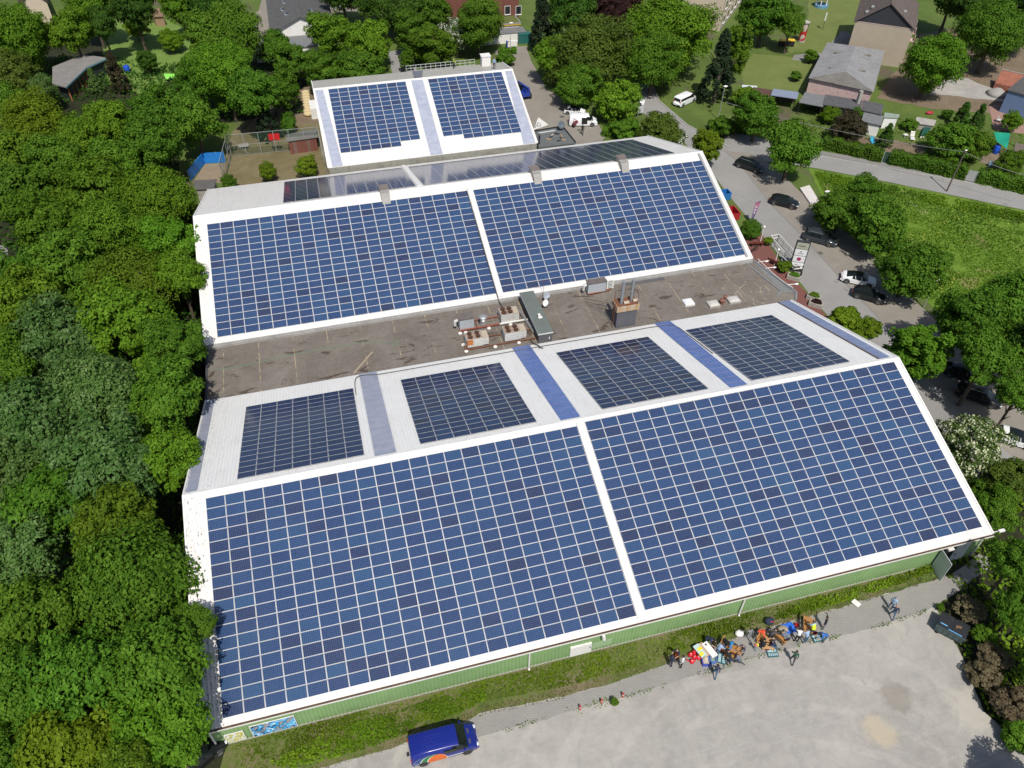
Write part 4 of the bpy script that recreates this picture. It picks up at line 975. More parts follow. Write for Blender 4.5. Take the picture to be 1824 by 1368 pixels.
T_(68, 228, 62, 12, 'yellow', 'large yellow-green tree below the grey bungalow')
T_(188, 218, 42, 10, 'bright', 'bright tree right below the bungalow wing')
T_(140, 250, 44, 12, 'bright', 'small bright crown below the bungalow trees')
T_(20, 275, 50, 13, 'olive', 'olive tree at the left edge below the bungalow')
T_(278, 208, 54, 12, 'mid', 'broad tree right of the brown conifer')
T_(345, 212, 54, 13, 'mid', 'broad tree left of the soil bank behind the ball court')
T_(352, 145, 42, 12, 'mid', 'tree at the right edge of the daisy lawn')
T_(400, 130, 56, 15, 'bright', 'tall bright tree between the daisy lawn and the rearmost hall')
T_(450, 165, 46, 13, 'mid', 'tree above the soil bank')
T_(415, 60, 56, 15, 'mid', 'tree left of the grey pitched house')
T_(368, 62, 44, 13, 'mid', 'tree behind the daisy lawn')
T_(318, 8, 34, 12, 'bright', 'tree at the top edge beside the wooden shed')
T_(370, 5, 44, 14, 'dark', 'dark tree at the top edge behind the daisy lawn')
T_(40, 65, 58, 15, 'bright', 'bright tree in the upper left corner')
T_(128, 55, 42, 13, 'bright', 'bright tree right of the brown upper left roof')
T_(26, 132, 42, 12, 'willow', 'drooping grey-olive willow at the upper left edge')
T_(70, 158, 28, 8, 'blue', 'grey-blue willow touching the bungalow')
T_(180, 42, 30, 12, 'dark', 'dark tree beside the birch trunks')
T_(235, 10, 40, 15, 'dark', 'dark tree behind the birch trunks')
T_(22, 185, 40, 11, 'mid', 'tree at the left edge below the willow')
T_(160, 10, 40, 14, 'bright', 'tree at the top edge beside the birches')
tree_px(205, 128, 20, 8, 'cone', 'brown', 'brown conifer in front of the bungalow', 'conifer')
tree_px(166, 143, 13, 5, 'cone', 'blue', 'small blue spruce in front of the bungalow', 'conifer')
tree_px(262, 110, 20, 6, 'column', 'dark', 'grey-green pointed shrub at the lawn edge', 'shrub', 'shrub')
tree_px(240, 50, 21, 5, 'broad', 'yellow', 'round clipped tree on the daisy lawn', 'clipped_tree')
tree_px(306, 72, 22, 5, 'broad', 'yellow', 'round clipped tree at the right of the daisy lawn', 'clipped_tree')
def birch(px_, py_, lean, label):
    x, y = at2(px_, py_); t = thing('birch', label, 'tree', (x, y, 0), 0, 'birches beside the daisy lawn')
    b = MB(); b.tube([(0, 0, 0), (lean * .4, 0, 4), (lean, 0, 9)], [.2, .15, .08], 8); b.build('trunk', M_birch, t)
    o = bpy.data.objects.new('crown', CROWNS['loose'][0]); col.objects.link(o); o.parent = t; o.location = (lean, 0, 10.5); o.scale = (2.4, 2.4, 3)
    o.material_slots[0].link = 'OBJECT'; o.material_slots[0].material = LEAF['dark']
birch(219, 42, -1.2, 'leaning birch with white trunk, leftmost of three'); birch(227, 33, -.7, 'birch with white trunk, middle of three'); birch(234, 30, -.2, 'upright birch with white trunk, rightmost of three')
# behind the rearmost hall
GB = 'trees behind the rearmost hall'
def tb(*a, **k): return tree_px(*a, group=GB, **k)
tb(490, 85, 34, 9, 'broad', 'mid', 'tree in front of the white house gable, left side')
tb(520, 110, 40, 9, 'loose', 'mid', 'loose tree hiding the lower white house wall')
tb(590, 60, 46, 11, 'broad', 'bright', 'bright tree right of the white house gable')
tb(655, 75, 46, 11, 'broad', 'bright', 'rounded bright tree between white house and lane')
tb(575, 125, 38, 9, 'broad', 'mid', 'low tree left behind the rearmost hall ridge')
tb(640, 125, 44, 9, 'broad', 'mid', 'low tree behind the rearmost hall, left of the lane')
tb(500, 160, 34, 9, 'broad', 'mid', 'tree beside the upper left corner of the rearmost hall')
tb(720, 20, 44, 12, 'broad', 'dark', 'dark olive tree at the top edge above the lane')
tb(670, -5, 46, 13, 'broad', 'dark', 'dark tree at the top edge behind the house yard')
tb(610, -15, 40, 13, 'broad', 'dark', 'dark tree beside the parked car behind the house')
tb(765, 15, 40, 11, 'broad', 'mid', 'tree at the top edge left of the pink wall')
tb(735, 55, 40, 10, 'broad', 'mid', 'tree above the lane with mid green crown')
tb(770, 85, 44, 8, 'loose', 'olive', 'olive loose tree behind the roof railing')
tb(812, 62, 26, 8, 'loose', 'white', 'white blossoming tree behind the roof railing')
tb(852, 45, 50, 12, 'broad', 'mid', 'large dense tree left of the red brick house')
tb(724, 108, 16, 5, 'column', 'olive', 'olive clipped column beside the lane', name='columnar_tree')
tb(900, 105, 20, 3, 'bush', 'mid', 'shrub at the rear corner of the yard', name='shrub', cat='shrub')
# right of the rearmost hall
GR = 'trees along the road'
def tr(*a, **k): return tree_px(*a, group=GR, **k)
tr(985, 100, 40, 10, 'broad', 'bright', 'bright tree at the edge of the yard, left of the willow')
tr(1058, 100, 72, 13, 'broad', 'willow', 'big grey-green willow between yard and road')
tr(1030, 155, 46, 7, 'broad', 'mid', 'low tree under the willow beside the parked vans')
tr(1098, 180, 46, 7, 'broad', 'bright', 'small bright tree at the road corner')
tr(965, 40, 26, 13, 'cone', 'conifer', 'dark conifer beside the red brick house', name='conifer')
tr(1020, 20, 46, 14, 'broad', 'dark', 'dark tree behind the willow')
tr(1068, 5, 40, 14, 'broad', 'purple', 'copper-leaved tree at the top edge, left')
tr(1115, 25, 36, 14, 'broad', 'purple', 'copper-leaved tree left of the big chestnut')
tr(1195, 55, 76, 16, 'broad', 'bright', 'biggest rounded tree at the top beside the beige house')
tr(1165, 110, 54, 12, 'broad', 'mid', 'low part of tree group above the road')
tr(1282, 120, 34, 14, 'cone', 'conifer', 'tall dark conifer above the white minibus', name='conifer')
tr(1310, 95, 30, 13, 'column', 'bright', 'upright green poplar beside the dark conifer', name='poplar')
tr(1362, 28, 44, 12, 'broad', 'mid', 'tree in front of the advertising pillar')
tr(1410, 40, 26, 10, 'broad', 'mid', 'smaller tree left of the advertising pillar')
tr(1662, 112, 60, 13, 'broad', 'bright', 'large bright maple in front of the beige gable house')
tr(1775, 50, 64, 17, 'broad', 'mid', 'tall tree with visible trunk at the upper right')
tr(1830, 10, 50, 17, 'broad', 'dark', 'dark tree at the upper right corner')
tr(1738, 8, 42, 15, 'broad', 'dark', 'dark tree above the blue pool at the upper right')
tr(1700, -10, 44, 15, 'broad', 'dark', 'dark tree at the top behind the beige gable house')
tr(1175, 232, 38, 5, 'broad', 'willow', 'light grey-green shrub at the road bend', name='shrub', cat='shrub')
tr(1112, 228, 30, 3, 'bush', 'mid', 'clipped shrub mass above the middle hall ridge', name='shrub', cat='shrub')
tr(1200, 246, 22, 3, 'bush', 'white', 'white flowering shrub at the road bend', name='shrub', cat='shrub')
tr(1258, 262, 32, 8, 'column', 'yellow', 'columnar yellow-green tree at the middle hall corner', name='columnar_tree')
tr(1290, 224, 26, 3, 'bush', 'mid', 'roadside bush below the dark conifer', name='shrub', cat='shrub')
tr(1350, 205, 46, 9, 'broad', 'mid', 'tree above the first dark parked car')
tr(1412, 262, 54, 11, 'broad', 'mid', 'rounded tree between the two dark parked cars')
tr(1498, 380, 50, 7, 'broad', 'mid', 'roadside tree behind the second dark car')
tr(1562, 402, 66, 9, 'broad', 'mid', 'large roadside tree behind the grey estate car')
tr(1622, 478, 64, 9, 'broad', 'mid', 'large roadside tree behind the white coupe')
tr(1540, 345, 40, 5.5, 'broad', 'mid', 'low tree at the meadow corner above the grey estate car')
tr(1722, 570, 64, 12, 'broad', 'mid', 'roadside tree below the meadow')
tr(1795, 545, 60, 13, 'broad', 'mid', 'roadside tree at the right edge below the meadow')
tr(1760, 630, 56, 12, 'broad', 'mid', 'roadside tree shading the two black cars')
tr(1815, 700, 44, 10, 'broad', 'mid', 'tree at the right edge above the white hatchback')
tr(1850, 620, 60, 13, 'broad', 'dark', 'dark tree beyond the right picture edge')
tr(1630, 635, 62, 10, 'column', 'bright', 'big columnar bright green tree at the front hall corner', name='columnar_tree')
tr(1500, 568, 36, 4, 'bush', 'yellow', 'yellow-green shrub beside the front hall back slope', name='shrub', cat='shrub')
tr(1545, 585, 26, 4, 'bush', 'yellow', 'smaller yellow-green shrub beside the columnar tree', name='shrub', cat='shrub')
tr(1722, 790, 56, 8, 'loose', 'blossom', 'cream blossoming tree right of the front hall', name='blossom_tree')
tr(1795, 850, 48, 5, 'loose', 'willow', 'grey-brown thin shrub at the right edge below the white hatchback', name='shrub', cat='shrub')
tr(1775, 905, 44, 5, 'loose', 'mid', 'thin shrub beside the upper gable corner of the front hall', name='shrub', cat='shrub')
tr(1808, 1000, 50, 9, 'broad', 'mid', 'dense tree at the right edge beside the open door')
tr(1812, 1085, 44, 7, 'broad', 'mid', 'dense tree at the right edge above the black container')
tr(1864, 1185, 44, 7, 'broad', 'mid', 'tree at the right picture edge beside the gravel yard')
tr(1770, 1170, 32, 2.6, 'bush', 'twig', 'brown brushwood heap right of the black container', name='brush_heap', cat='brushwood')
tr(1738, 1090, 30, 2.2, 'bush', 'twig', 'brown brushwood behind the black container', name='brush_heap', cat='brushwood')
tr(1752, 1205, 30, 1.8, 'bush', 'twig', 'brown-grey scrub between container and lower right scrub', name='shrub', cat='shrub')
tr(1805, 1255, 42, 3, 'bush', 'twig', 'brown scrub at the right picture edge', name='shrub', cat='shrub')
tr(1812, 1305, 40, 2.2, 'bush', 'mid', 'green scrub at the lower right edge', name='shrub', cat='shrub')
tr(1755, 1130, 22, 2, 'bush', 'mid', 'small green bush between brown brushwood heaps', name='shrub', cat='shrub')
_x, _y = at2(1745, 1360); crown_at('broadleaf_tree', 'tree just outside the lower right corner casting its shadow on the gravel', 'tree', (_x + 1.0, _y - 5.2, 0), 3.0, 8.2, 'broad', 'mid', GR)
for a in ((477, 306, 17, 3.6, 'loose', 'yellow', 'small yellow-green tree on the ball court, left of two'), (546, 296, 20, 4, 'loose', 'yellow', 'small bright tree on the ball court, right of two'),
          (408, 325, 16, 2.6, 'loose', 'mid', 'bush at the foot of the ball court net'), (475, 215, 26, 7, 'cone', 'conifer', 'dark spruce behind the ball court'),
          (512, 218, 18, 4, 'broad', 'mid', 'small tree right of the dark spruce')):
    tree_px(*a, name='conifer' if 'spruce' in a[6] else 'young_tree')

# ------------------------------------------------------------------ ground cover along the wall and edges (uncountable)
def in_poly(x, y, poly):
    poly = np.array(poly); ins = np.zeros(len(x), bool); j = len(poly) - 1
    for i in range(len(poly)):
        xi, yi = poly[i]; xj, yj = poly[j]
        c = ((yi > y) != (yj > y)) & (x < (xj - xi) * (y - yi) / (yj - yi + 1e-12) + xi); ins ^= c; j = i
    return ins
def nz(x, y, s, o=0.0):
    return (np.sin(x * s + 1.3 * np.sin(y * s * .7 + o) + o) + np.sin(y * s * 1.13 + 1.7 * np.sin(x * s * .6 + o * 2)) ) * .25 + .5
def cover(name, poly, dens, hmin, hmax, size, mat, seed, thr=0.0, ns=.9, grass=.4, kind='stuff'):
    rng = np.random.default_rng(seed); P = np.array(poly); lo, hi = P.min(0), P.max(0)
    n = int((hi - lo).prod() * dens); x = rng.uniform(lo[0], hi[0], n); y = rng.uniform(lo[1], hi[1], n)
    k = in_poly(x, y, poly); x, y = x[k], y[k]; f = nz(x, y, ns, seed) * .6 + nz(x, y, ns * 3.1, seed + 2) * .4
    k = f + rng.normal(size=len(x)) * .06 > thr; x, y, f = x[k], y[k], f[k]
    f = np.clip((f - thr) / (1 - thr + 1e-6), 0, 1); n = len(x)
    top = hmin + (hmax - hmin) * f; z = top * rng.random(n) ** .6 + .02
    N = rng.normal(size=(n, 3)) * .38 + np.array([0, -.2, .9]); up = rng.random(n) < grass
    N[up] = np.stack([rng.normal(size=up.sum()), rng.normal(size=up.sum()), rng.normal(size=up.sum()) * .25], 1)
    V, Q = leaves(np.stack([x, y, z], 1), N, rng.uniform(.6, 1.3, n) * size, rng)
    lv = np.clip(.22 + .4 * z / (hmax + .01) + (nz(x, y, .31, seed + 5) - .5) * .9 + (nz(x, y, 1.3, seed + 9) - .5) * .4 + rng.normal(size=n) * .15, 0, 1)
    me = np_mesh(name, V, Q, [mat], attrs={'lv': lv, 'fl': rng.random(n) * .6})
    o = bpy.data.objects.new(name, me); col.objects.link(o); o['kind'] = kind; return o
M_weed = leaf_mat('weed_leaf', (0.075, 0.118, 0.008), (0.125, 0.2, 0.012), (0.19, 0.27, 0.022))
M_grassblade = leaf_mat('grass_blade', (0.085, 0.115, 0.016), (0.135, 0.18, 0.022), (0.2, 0.24, 0.045))
M_straw = leaf_mat('dry_grass', (.12, .10, .045), (.19, .16, .075), (.27, .23, .12))
WALLV = [(-.4, -.55), (71.0, -.55)] + px((1690, 1010), (1600, 1042), (1480, 1076), (1330, 1118), (1190, 1170), (1100, 1198), (1000, 1225), (860, 1250), (760, 1285), (640, 1330), (560, 1352), (470, 1372), (420, 1380))
cover('verge_weeds', WALLV, 55, .04, .42, .13, M_weed, 3, .40, .55, .12)
cover('verge_grass', WALLV, 60, .02, .14, .09, M_grassblade, 5, .1, .5, .45)
VL = px((480, 1360), (600, 1300), (700, 1268), (860, 1225), (870, 1245), (840, 1262), (700, 1318), (600, 1352), (520, 1372))
cover('nettles', VL, 70, .1, .6, .14, M_weed, 8, .30, 1.1, .12)
cover('nettles', px((1385, 1085), (1500, 1058), (1620, 1015), (1690, 985), (1690, 1005), (1620, 1035), (1500, 1075), (1390, 1105)), 70, .1, .55, .14, M_weed, 9, .34, 1.0, .12)
cover('dry_grass', px((540, 1372), (640, 1342), (700, 1322), (860, 1258), (1000, 1228), (1190, 1172), (1340, 1122), (1480, 1078), (1600, 1042), (1690, 1012), (1700, 1024), (1600, 1054), (1480, 1090), (1330, 1132), (1190, 1186), (1000, 1246), (860, 1274), (700, 1334), (560, 1376)), 55, .02, .09, .08, M_straw, 11, .3, 1.5, .7)
SEAM = STRIP_LO
seam_poly = px(*[(a, b_ - 4) for a, b_ in SEAM], *[(a, b_ + 5) for a, b_ in SEAM[::-1]])
cover('seam_weeds', seam_poly, 70, .02, .14, .07, M_weed, 12, .52, 1.1, .5)
cover('seam_weeds', px((1000, 1262), (1090, 1240), (1110, 1250), (1010, 1282)), 40, .02, .12, .08, M_grassblade, 13, .45, 1.0, .5)
FLD = px((1450, 310), (1600, 338), (1824, 384), (1900, 410), (1900, 640), (1700, 570), (1610, 490), (1540, 425), (1480, 370))
cover('meadow_grass', FLD, 24, .03, .22, .14, leaf_mat('meadow_blade', (0.056, 0.118, 0.01), (0.1, 0.19, 0.014), (0.15, 0.245, 0.024)), 21, .20, .45, .6)
cover('meadow_flowers', FLD, 1.0, .2, .3, .09, pm('yellow_flower', (.45, .36, .03), .7, .1), 22, .5, .25, .1)
cover('meadow_weeds', px((1450, 305), (1600, 334), (1824, 379), (1900, 395), (1900, 420), (1824, 398), (1600, 352), (1460, 325)), 30, .1, .55, .16, M_weed, 24, .3, .7, .2)
cover('undergrowth', px((1690, 1030), (1600, 860), (1640, 760), (1720, 850), (1860, 900), (1990, 1400), (1835, 1325), (1755, 1268), (1708, 1150), (1740, 1090)), 14, .1, 1.1, .22, M_weed, 26, .35, .35, .2)
cover('undergrowth', [(-60, 0), (-2.9, 0), (-2.9, 84), (-8, 92), (-10, 118), (14, 118), (14, 140), (-60, 170)], 3, .2, 2.0, .35, LEAF['dark'], 27, .25, .2, .2)
cover('garden_growth', px((1310, 170), (1440, 185), (1560, 200), (1700, 220), (1824, 240), (1900, 260), (1900, 330), (1824, 310), (1600, 272), (1455, 250), (1380, 230)), 6, .1, .9, .2, M_weed, 28, .55, .4, .3)

# ------------------------------------------------------------------ vehicles
M_glass, g = newmat('car_glass'); g.base((.010, .014, .014)); g.set(Roughness=.08, Specular_IOR_Level=.35)
M_tyre = pm('tyre_rubber', (.018, .018, .018), .9, .2, 5)
M_rim = pm('alloy_rim', (.42, .43, .44), .35, .1, 5, metal=.7)
M_rimdark = pm('dark_hub', (.06, .06, .06), .6)
M_head, g = newmat('headlight_glass'); g.base((.62, .65, .66)); g.set(Roughness=.1)
M_tail, g = newmat('tail_light_glass'); g.base((.42, .02, .02)); g.set(Roughness=.15)
def paint(name, c, rough=.25):
    m, g = newmat(name); g.base(g.mix(g.ramp(g.noise(2, 3, .6), [(.3, .0), (.8, .18)]), c, tuple(x * .8 + .01 for x in c))); g.set(Roughness=rough, Specular_IOR_Level=.4, Coat_Weight=.25, Coat_Roughness=.05); return m
# (x from rear as fraction, roof/hood height, belt height, half-width factor)
PROF = {
 'hatch':  (4.4, 1.80, [(0, .62, .62, .86), (.012, .98, .92, .95), (.05, 1.12, .95, .98), (.15, 1.40, .95, 1), (.28, 1.48, .94, 1), (.50, 1.49, .93, 1), (.60, 1.42, .92, 1), (.765, 1.0, .91, 1), (.80, .97, .90, .99), (.93, .84, .82, .95), (.985, .68, .66, .86), (1, .5, .5, .8)], (4, 7), (1, 3)),
 'estate': (4.9, 1.86, [(0, .62, .62, .88), (.01, 1.0, .98, .95), (.03, 1.18, 1.0, .98), (.10, 1.50, 1.0, 1), (.25, 1.57, .99, 1), (.52, 1.57, .98, 1), (.62, 1.48, .97, 1), (.76, 1.06, .96, 1), (.80, 1.02, .95, .99), (.93, .9, .88, .95), (.985, .74, .7, .88), (1, .5, .5, .8)], (5, 7), (1, 3)),
 'coupe':  (4.6, 1.84, [(0, .6, .6, .84), (.02, .92, .90, .93), (.08, .98, .93, .97), (.13, 1.02, .92, .99), (.30, 1.33, .91, 1), (.42, 1.41, .9, 1), (.52, 1.40, .9, 1), (.58, 1.35, .89, 1), (.74, .96, .88, 1), (.79, .93, .87, .99), (.93, .80, .78, .94), (.985, .64, .62, .84), (1, .46, .46, .76)], (7, 8), (3, 4)),
 'van':    (5.45, 2.0, [(0, .6, .6, .92), (.008, 1.25, 1.2, .97), (.018, 1.88, 1.22, .98), (.05, 2.0, 1.22, 1), (.30, 2.03, 1.22, 1), (.60, 2.03, 1.22, 1), (.70, 1.97, 1.2, 1), (.835, 1.32, 1.18, .99), (.86, 1.25, 1.14, .98), (.955, 1.02, .98, .94), (.99, .74, .7, .88), (1, .5, .5, .82)], (6, 7), (1, 2)),
}
def car(name, label, cat, rear_px, front_px, typ, body, group=None, roof=None, scale=1.04, rims=M_rim, glazed=True, wx=None, skip_side=None):
    a, b_ = Vector((*at2(*rear_px), 0)), Vector((*at2(*front_px), 0))
    L, Wd, P, (ws0, ws1), (rw0, rw1) = PROF[typ]; L *= scale; Wd *= scale
    d = (b_ - a).normalized(); mid = (a + b_) / 2
    zr = .034
    t = thing(name, label, cat, (mid.x, mid.y, zr), math.atan2(d.y, d.x), group)
    hw = Wd / 2; sects = []
    for fx, zt, zb, wf in P:
        x = -L / 2 + fx * L; zt *= scale; zb *= scale; w_ = hw * wf; cab = zt - zb > .12
        bot = .24 * scale if 0.03 < fx < .97 else .34 * scale
        if cab:
            wt = w_ * (1 - .30 * min(1, (zt - zb) / .62)) if typ != 'van' else w_ * (1 - .13 * min(1, (zt - zb) / .8))
            half = [(w_ * .94, bot), (w_, bot + .2), (w_ * 1.0, zb * .78), (w_ * .965, zb), (wt, zt - .07), (wt - .10, zt - .01), (wt * .45, zt + .012)]
        else:
            half = [(w_ * .94, bot), (w_, bot + .2 if zt > .6 else bot + .08), (w_ * .99, zt * .82), (w_ * .95, zt - .06), (w_ * .86, zt - .02), (w_ * .7, zt), (w_ * .35, zt + .015)]
        sec = [(-y, z) for y, z in half] + [(0, half[-1][1] + .004)] + [(y, z) for y, z in half[::-1]]
        sects.append([(x, y, z) for y, z in sec])
    n = len(sects[0]); groups = {'body': [], 'windscreen': [], 'rear_window': [], 'side_window_r': [], 'side_window_l': [], 'roof': []}
    V = [q for s_ in sects for q in s_]
    cabs = [zt - zb > .12 for _, zt, zb, _ in P]
    for i in range(len(P) - 1):
        for k in range(n - 1):
            f = (i * n + k, (i + 1) * n + k, (i + 1) * n + k + 1, i * n + k + 1)[::-1]
            top = 4 <= k <= n - 6; side = k in (3, n - 5)
            key = 'body'
            if glazed and side and cabs[i] and cabs[i + 1] and not (typ == 'van' and i < 5): key = 'side_window_r' if k == 3 else 'side_window_l'
            elif top and ws0 <= i < ws1: key = 'windscreen'
            elif top and rw0 <= i < rw1 and typ != 'van': key = 'rear_window'
            elif top and cabs[i] and cabs[i + 1] and roof is not None: key = 'roof'
            if side and (ws0 <= i < ws1) and typ != 'van': key = 'side_window_r' if k == 3 else 'side_window_l'
            groups[key].append(f)
    groups['body'] += [tuple(range(n)), tuple((len(P) - 1) * n + k for k in range(n))[::-1]]
    groups['body'] += [(i * n, i * n + n - 1, (i + 1) * n + n - 1, (i + 1) * n) for i in range(len(P) - 1)]
    for key, fs in groups.items():
        if not fs: continue
        used = sorted({v for f in fs for v in f}); ix = {v: i for i, v in enumerate(used)}
        mb = MB(); mb.add([V[v] for v in used], [tuple(ix[v] for v in f) for f in fs])
        mt_ = body if key == 'body' else (roof if key == 'roof' else M_glass)
        mb.build('side_window' if key.startswith('side') else key, mt_, t, smooth=key in ('body', 'roof') )
    # pillars, seams
    r = (.34 if typ != 'van' else .36) * scale
    for sx in (.175, .80 if typ != 'van' else .815):
        for sy in (-1, 1):
            x = -L / 2 + sx * L
            b = MB(); b.lathe([(r, -.11), (r, .10), (r * .93, .12), (r * .62, .12)], (0, 0, 0), 22, 0, 'y'); w_ = b.build('wheel', M_tyre, t); w_.location = (x, sy * (hw - .085), r); w_.rotation_euler = (0, 0, 0 if sy > 0 else math.pi)
            b = MB(); b.lathe([(r * .62, .10), (r * .6, .125), (r * .18, .105), (r * .16, .13)], (0, 0, 0), 22, 0, 'y')
            for q in range(5): b.bar((0, .128, 0), (r * .58 * math.cos(q * 1.2566), .128, r * .58 * math.sin(q * 1.2566)), r * .13, .02)
            b.build('rim', rims, w_)
            b = MB(); b.tube([(x + (r + .07) * math.cos(q * math.pi / 8), sy * (hw * .995), r + (r + .07) * math.sin(q * math.pi / 8)) for q in range(9)], .045, 5); b.build('wheel_arch', M_rimdark, t)
    zh = .62 * scale if typ != 'van' else .78 * scale; xt = L / 2
    for sy in (-1, 1):
        b = MB(); b.ball((xt - .16, sy * hw * .70, zh + .05), .17, 8, 0, (1.0, 1.15, .55)); b.build('headlight', M_head, t, smooth=True)
        b = MB(); b.ball((-xt + .06, sy * hw * .78, (.86 if typ != 'van' else 1.15) * scale), .16, 8, 0, (.55, .9, .75 if typ != 'van' else 1.5)); b.build('tail_light', M_tail, t, smooth=True)
        xm = -L / 2 + L * (P[ws1][0] - .055); zm = P[ws1][2] * scale + .06
        b = MB(); b.box(xm - .07, xm + .07, min(sy * (hw - .02), sy * (hw + .2)), max(sy * (hw - .02), sy * (hw + .2)), zm, zm + .15); b.build('mirror', body, t)
        for xx in (-.08 * L, .1 * L):
            if typ in ('hatch', 'estate', 'coupe'):
                b = MB(); zb = .92 * scale; b.bar((xx - .02 * L, sy * hw * .955, zb + .02), (xx - .06 * L, sy * hw * .80, 1.36 * scale), .07, .03); b.build('pillar', body, t)
    b = MB(); b.box(xt - .03, xt + .012, -.26, .26, .42 * scale, .54 * scale); b.build('number_plate', M_trim, t)
    b = MB(); b.box(-xt - .012, -xt + .05, -.26, .26, .52 * scale, .64 * scale); b.build('number_plate', M_trim, t)
    if typ == 'estate':
        for sy in (-1, 1):
            b = MB(); b.bar((-.32 * L, sy * hw * .66, 1.66 * scale), (.06 * L, sy * hw * .66, 1.66 * scale), .045); b.build('roof_rail', M_rim, t)
    return t, L, hw, scale
B_black = paint('black_paint', (.010, .011, .014)); B_grey = paint('slate_paint', (.035, .045, .055)); B_white = paint('white_paint', (.78, .79, .80)); B_blue = paint('ultramarine_paint', (.010, .020, .20))
GC = 'cars parked along the road'
car('parked_car', 'black estate parked farthest up the road, under the roadside tree', 'car', (1311, 293), (1358, 309), 'estate', B_black, GC)
car('parked_car', 'black hatchback beside the white concrete slab', 'car', (1374, 360), (1418, 371), 'hatch', B_black, GC)
car('parked_car', 'slate grey estate behind the sign pylon', 'car', (1436, 424), (1483, 437), 'estate', B_grey, GC)
car('parked_car', 'white coupe with black glass roof', 'car', (1499, 497), (1556, 509), 'coupe', B_white, GC, roof=M_glass)
car('parked_car', 'black hatchback next to the white coupe', 'car', (1519, 524), (1574, 540), 'hatch', B_black, GC)
car('parked_car', 'black car deep in tree shade, behind the black estate', 'car', (1684, 663), (1742, 682), 'hatch', B_black, GC)
car('parked_car', 'black estate half in shade near the blossoming tree', 'car', (1706, 700), (1775, 724), 'estate', B_black, GC)
car('parked_car', 'white hatchback cut by the right picture edge', 'car', (1774, 778), (1836, 796), 'hatch', B_white, GC)
car('parked_car', 'white small car with black roof stripes behind the white van', 'car', (1007, 201), (1040, 204), 'hatch', B_white, scale=.92)
b = MB()
# stripes on its roof
b.box(-.75, .45, -.52, .52, 1.372, 1.385); o = b.build('roof_panel', B_black, bpy.data.objects['parked_car.008'])
car('parked_car', 'white car half hidden by the small bright road corner tree', 'car', (1118, 183), (1140, 186), 'hatch', B_white, scale=.95)
car('parked_car', 'dark car glimpsed behind the trees at the top edge', 'car', (588, 10), (606, 6), 'hatch', B_grey)
car('parked_car', 'black car in deep shade at the lower left hall corner', 'car', (338, 1372), (376, 1338), 'hatch', B_black)
t, L, hw, s_ = car('white_van', 'white van with open sliding door and dark red emblem, in the yard', 'van', (1016, 222), (1060, 222), 'van', B_white, glazed=True, scale=.98)
b = MB(); b.box(-.35, .72, -hw - .004, -hw + .1, .5, 1.75); b.build('door_opening', M_dark, t)
M_maroon = pm('maroon_print', (.20, .02, .04), .5)
b = MB(); b.lathe([(.34, -.006), (.34, -.002)], (-1.35, -hw, .95), 16, 0, 'y'); b.build('emblem', M_maroon, t)
b = MB(); b.bar((-2.0, -hw * .93 - .01, 1.62), (-1.5, -hw * .93 - .01, 1.5), .1, .02); b.bar((-1.9, -hw * .93 - .01, 1.38), (-1.3, -hw * .95 - .01, 1.35), .05, .02); b.build('lettering', M_maroon, t)
t, L, hw, s_ = car('minibus', 'white minibus under the dark conifer across the road', 'minibus', (1202, 192), (1236, 176), 'van', B_white, scale=.98)
b = MB(); b.box(-.48 * L, .2 * L, -hw * 1.0 - .004, -hw * .9, 1.32, 1.75); b.build('side_window', M_glass, t)
b = MB(); b.box(-L / 2 - .012, -L / 2 + .1, -.7, .7, 1.25, 1.7); b.build('rear_window', M_glass, t)
# blue van with coloured swoosh
t, L, hw, s_ = car('blue_van', 'blue van with green and orange swoosh parked by the weeds', 'van', (731, 1348), (850, 1316), 'van', B_blue, scale=1.035, rims=M_rimdark)
def side_y(z):      # outer right-hand surface of the van at height z
    pts = [(.24, .94), (.45, 1.0), (1.0, 1.0), (1.26, .965), (1.98, .87), (2.09, .80), (2.12, .4)]
    for (z0, w0), (z1, w1) in zip(pts, pts[1:]):
        if z <= z1: return -hw * (w0 + (w1 - w0) * (z - z0) / (z1 - z0))
    return -hw * .4
def swoosh(cx, cz, rx, rz, mat, off, z0=.5, z1=1.9, name='swoosh', cut=None):
    b = MB(); n = 26
    for i in range(n):
        za, zb = z0 + (z1 - z0) * i / n, z0 + (z1 - z0) * (i + 1) / n
        def xr(z):
            q = 1 - ((z - cz) / rz) ** 2
            return None if q <= 0 else (cx - rx * math.sqrt(q), cx + rx * math.sqrt(q))
        A, B_ = xr(za), xr(zb)
        if A is None or B_ is None: continue
        lo = -L / 2 + .12
        ya, yb = side_y(za) - off, side_y(zb) - off
        b.quad((max(A[0], lo), ya, za), (max(A[1], lo), ya, za), (max(B_[1], lo), yb, zb), (max(B_[0], lo), yb, zb))
    if b.f: b.build(name, mat, t)
M_w = pm('white_film', (.7, .7, .68), .5, .05); M_gr = pm('green_film', (.02, .17, .05), .45, .05); M_or = pm('orange_film', (.62, .13, .02), .45, .05); M_nv = pm('blue_film', (.03, .075, .22), .45, .05)
for cx, rx, mt_, off in ((-1.55, 1.55, M_w, .006), (-1.57, 1.50, M_nv, .009), (-1.28, 1.22, M_w, .012), (-1.25, 1.16, M_gr, .015), (-.98, .92, M_w, .018), (-.95, .85, M_or, .021)):
    swoosh(cx + .25, .62, rx * .92, 1.02 if cx < -1.5 else .98 if cx < -1.2 else .9, mt_, off, .47, 1.72)
b = MB(); b.box(-.02 * L, .165 * L, -hw - .003, -hw * .93, 1.28, 1.78); b.build('side_window', M_glass, t)
b = MB(); b.box(-.45 * L, .31 * L, -hw - .012, -hw + .03, .62, .68); b.build('sill_stripe', M_trim, t)
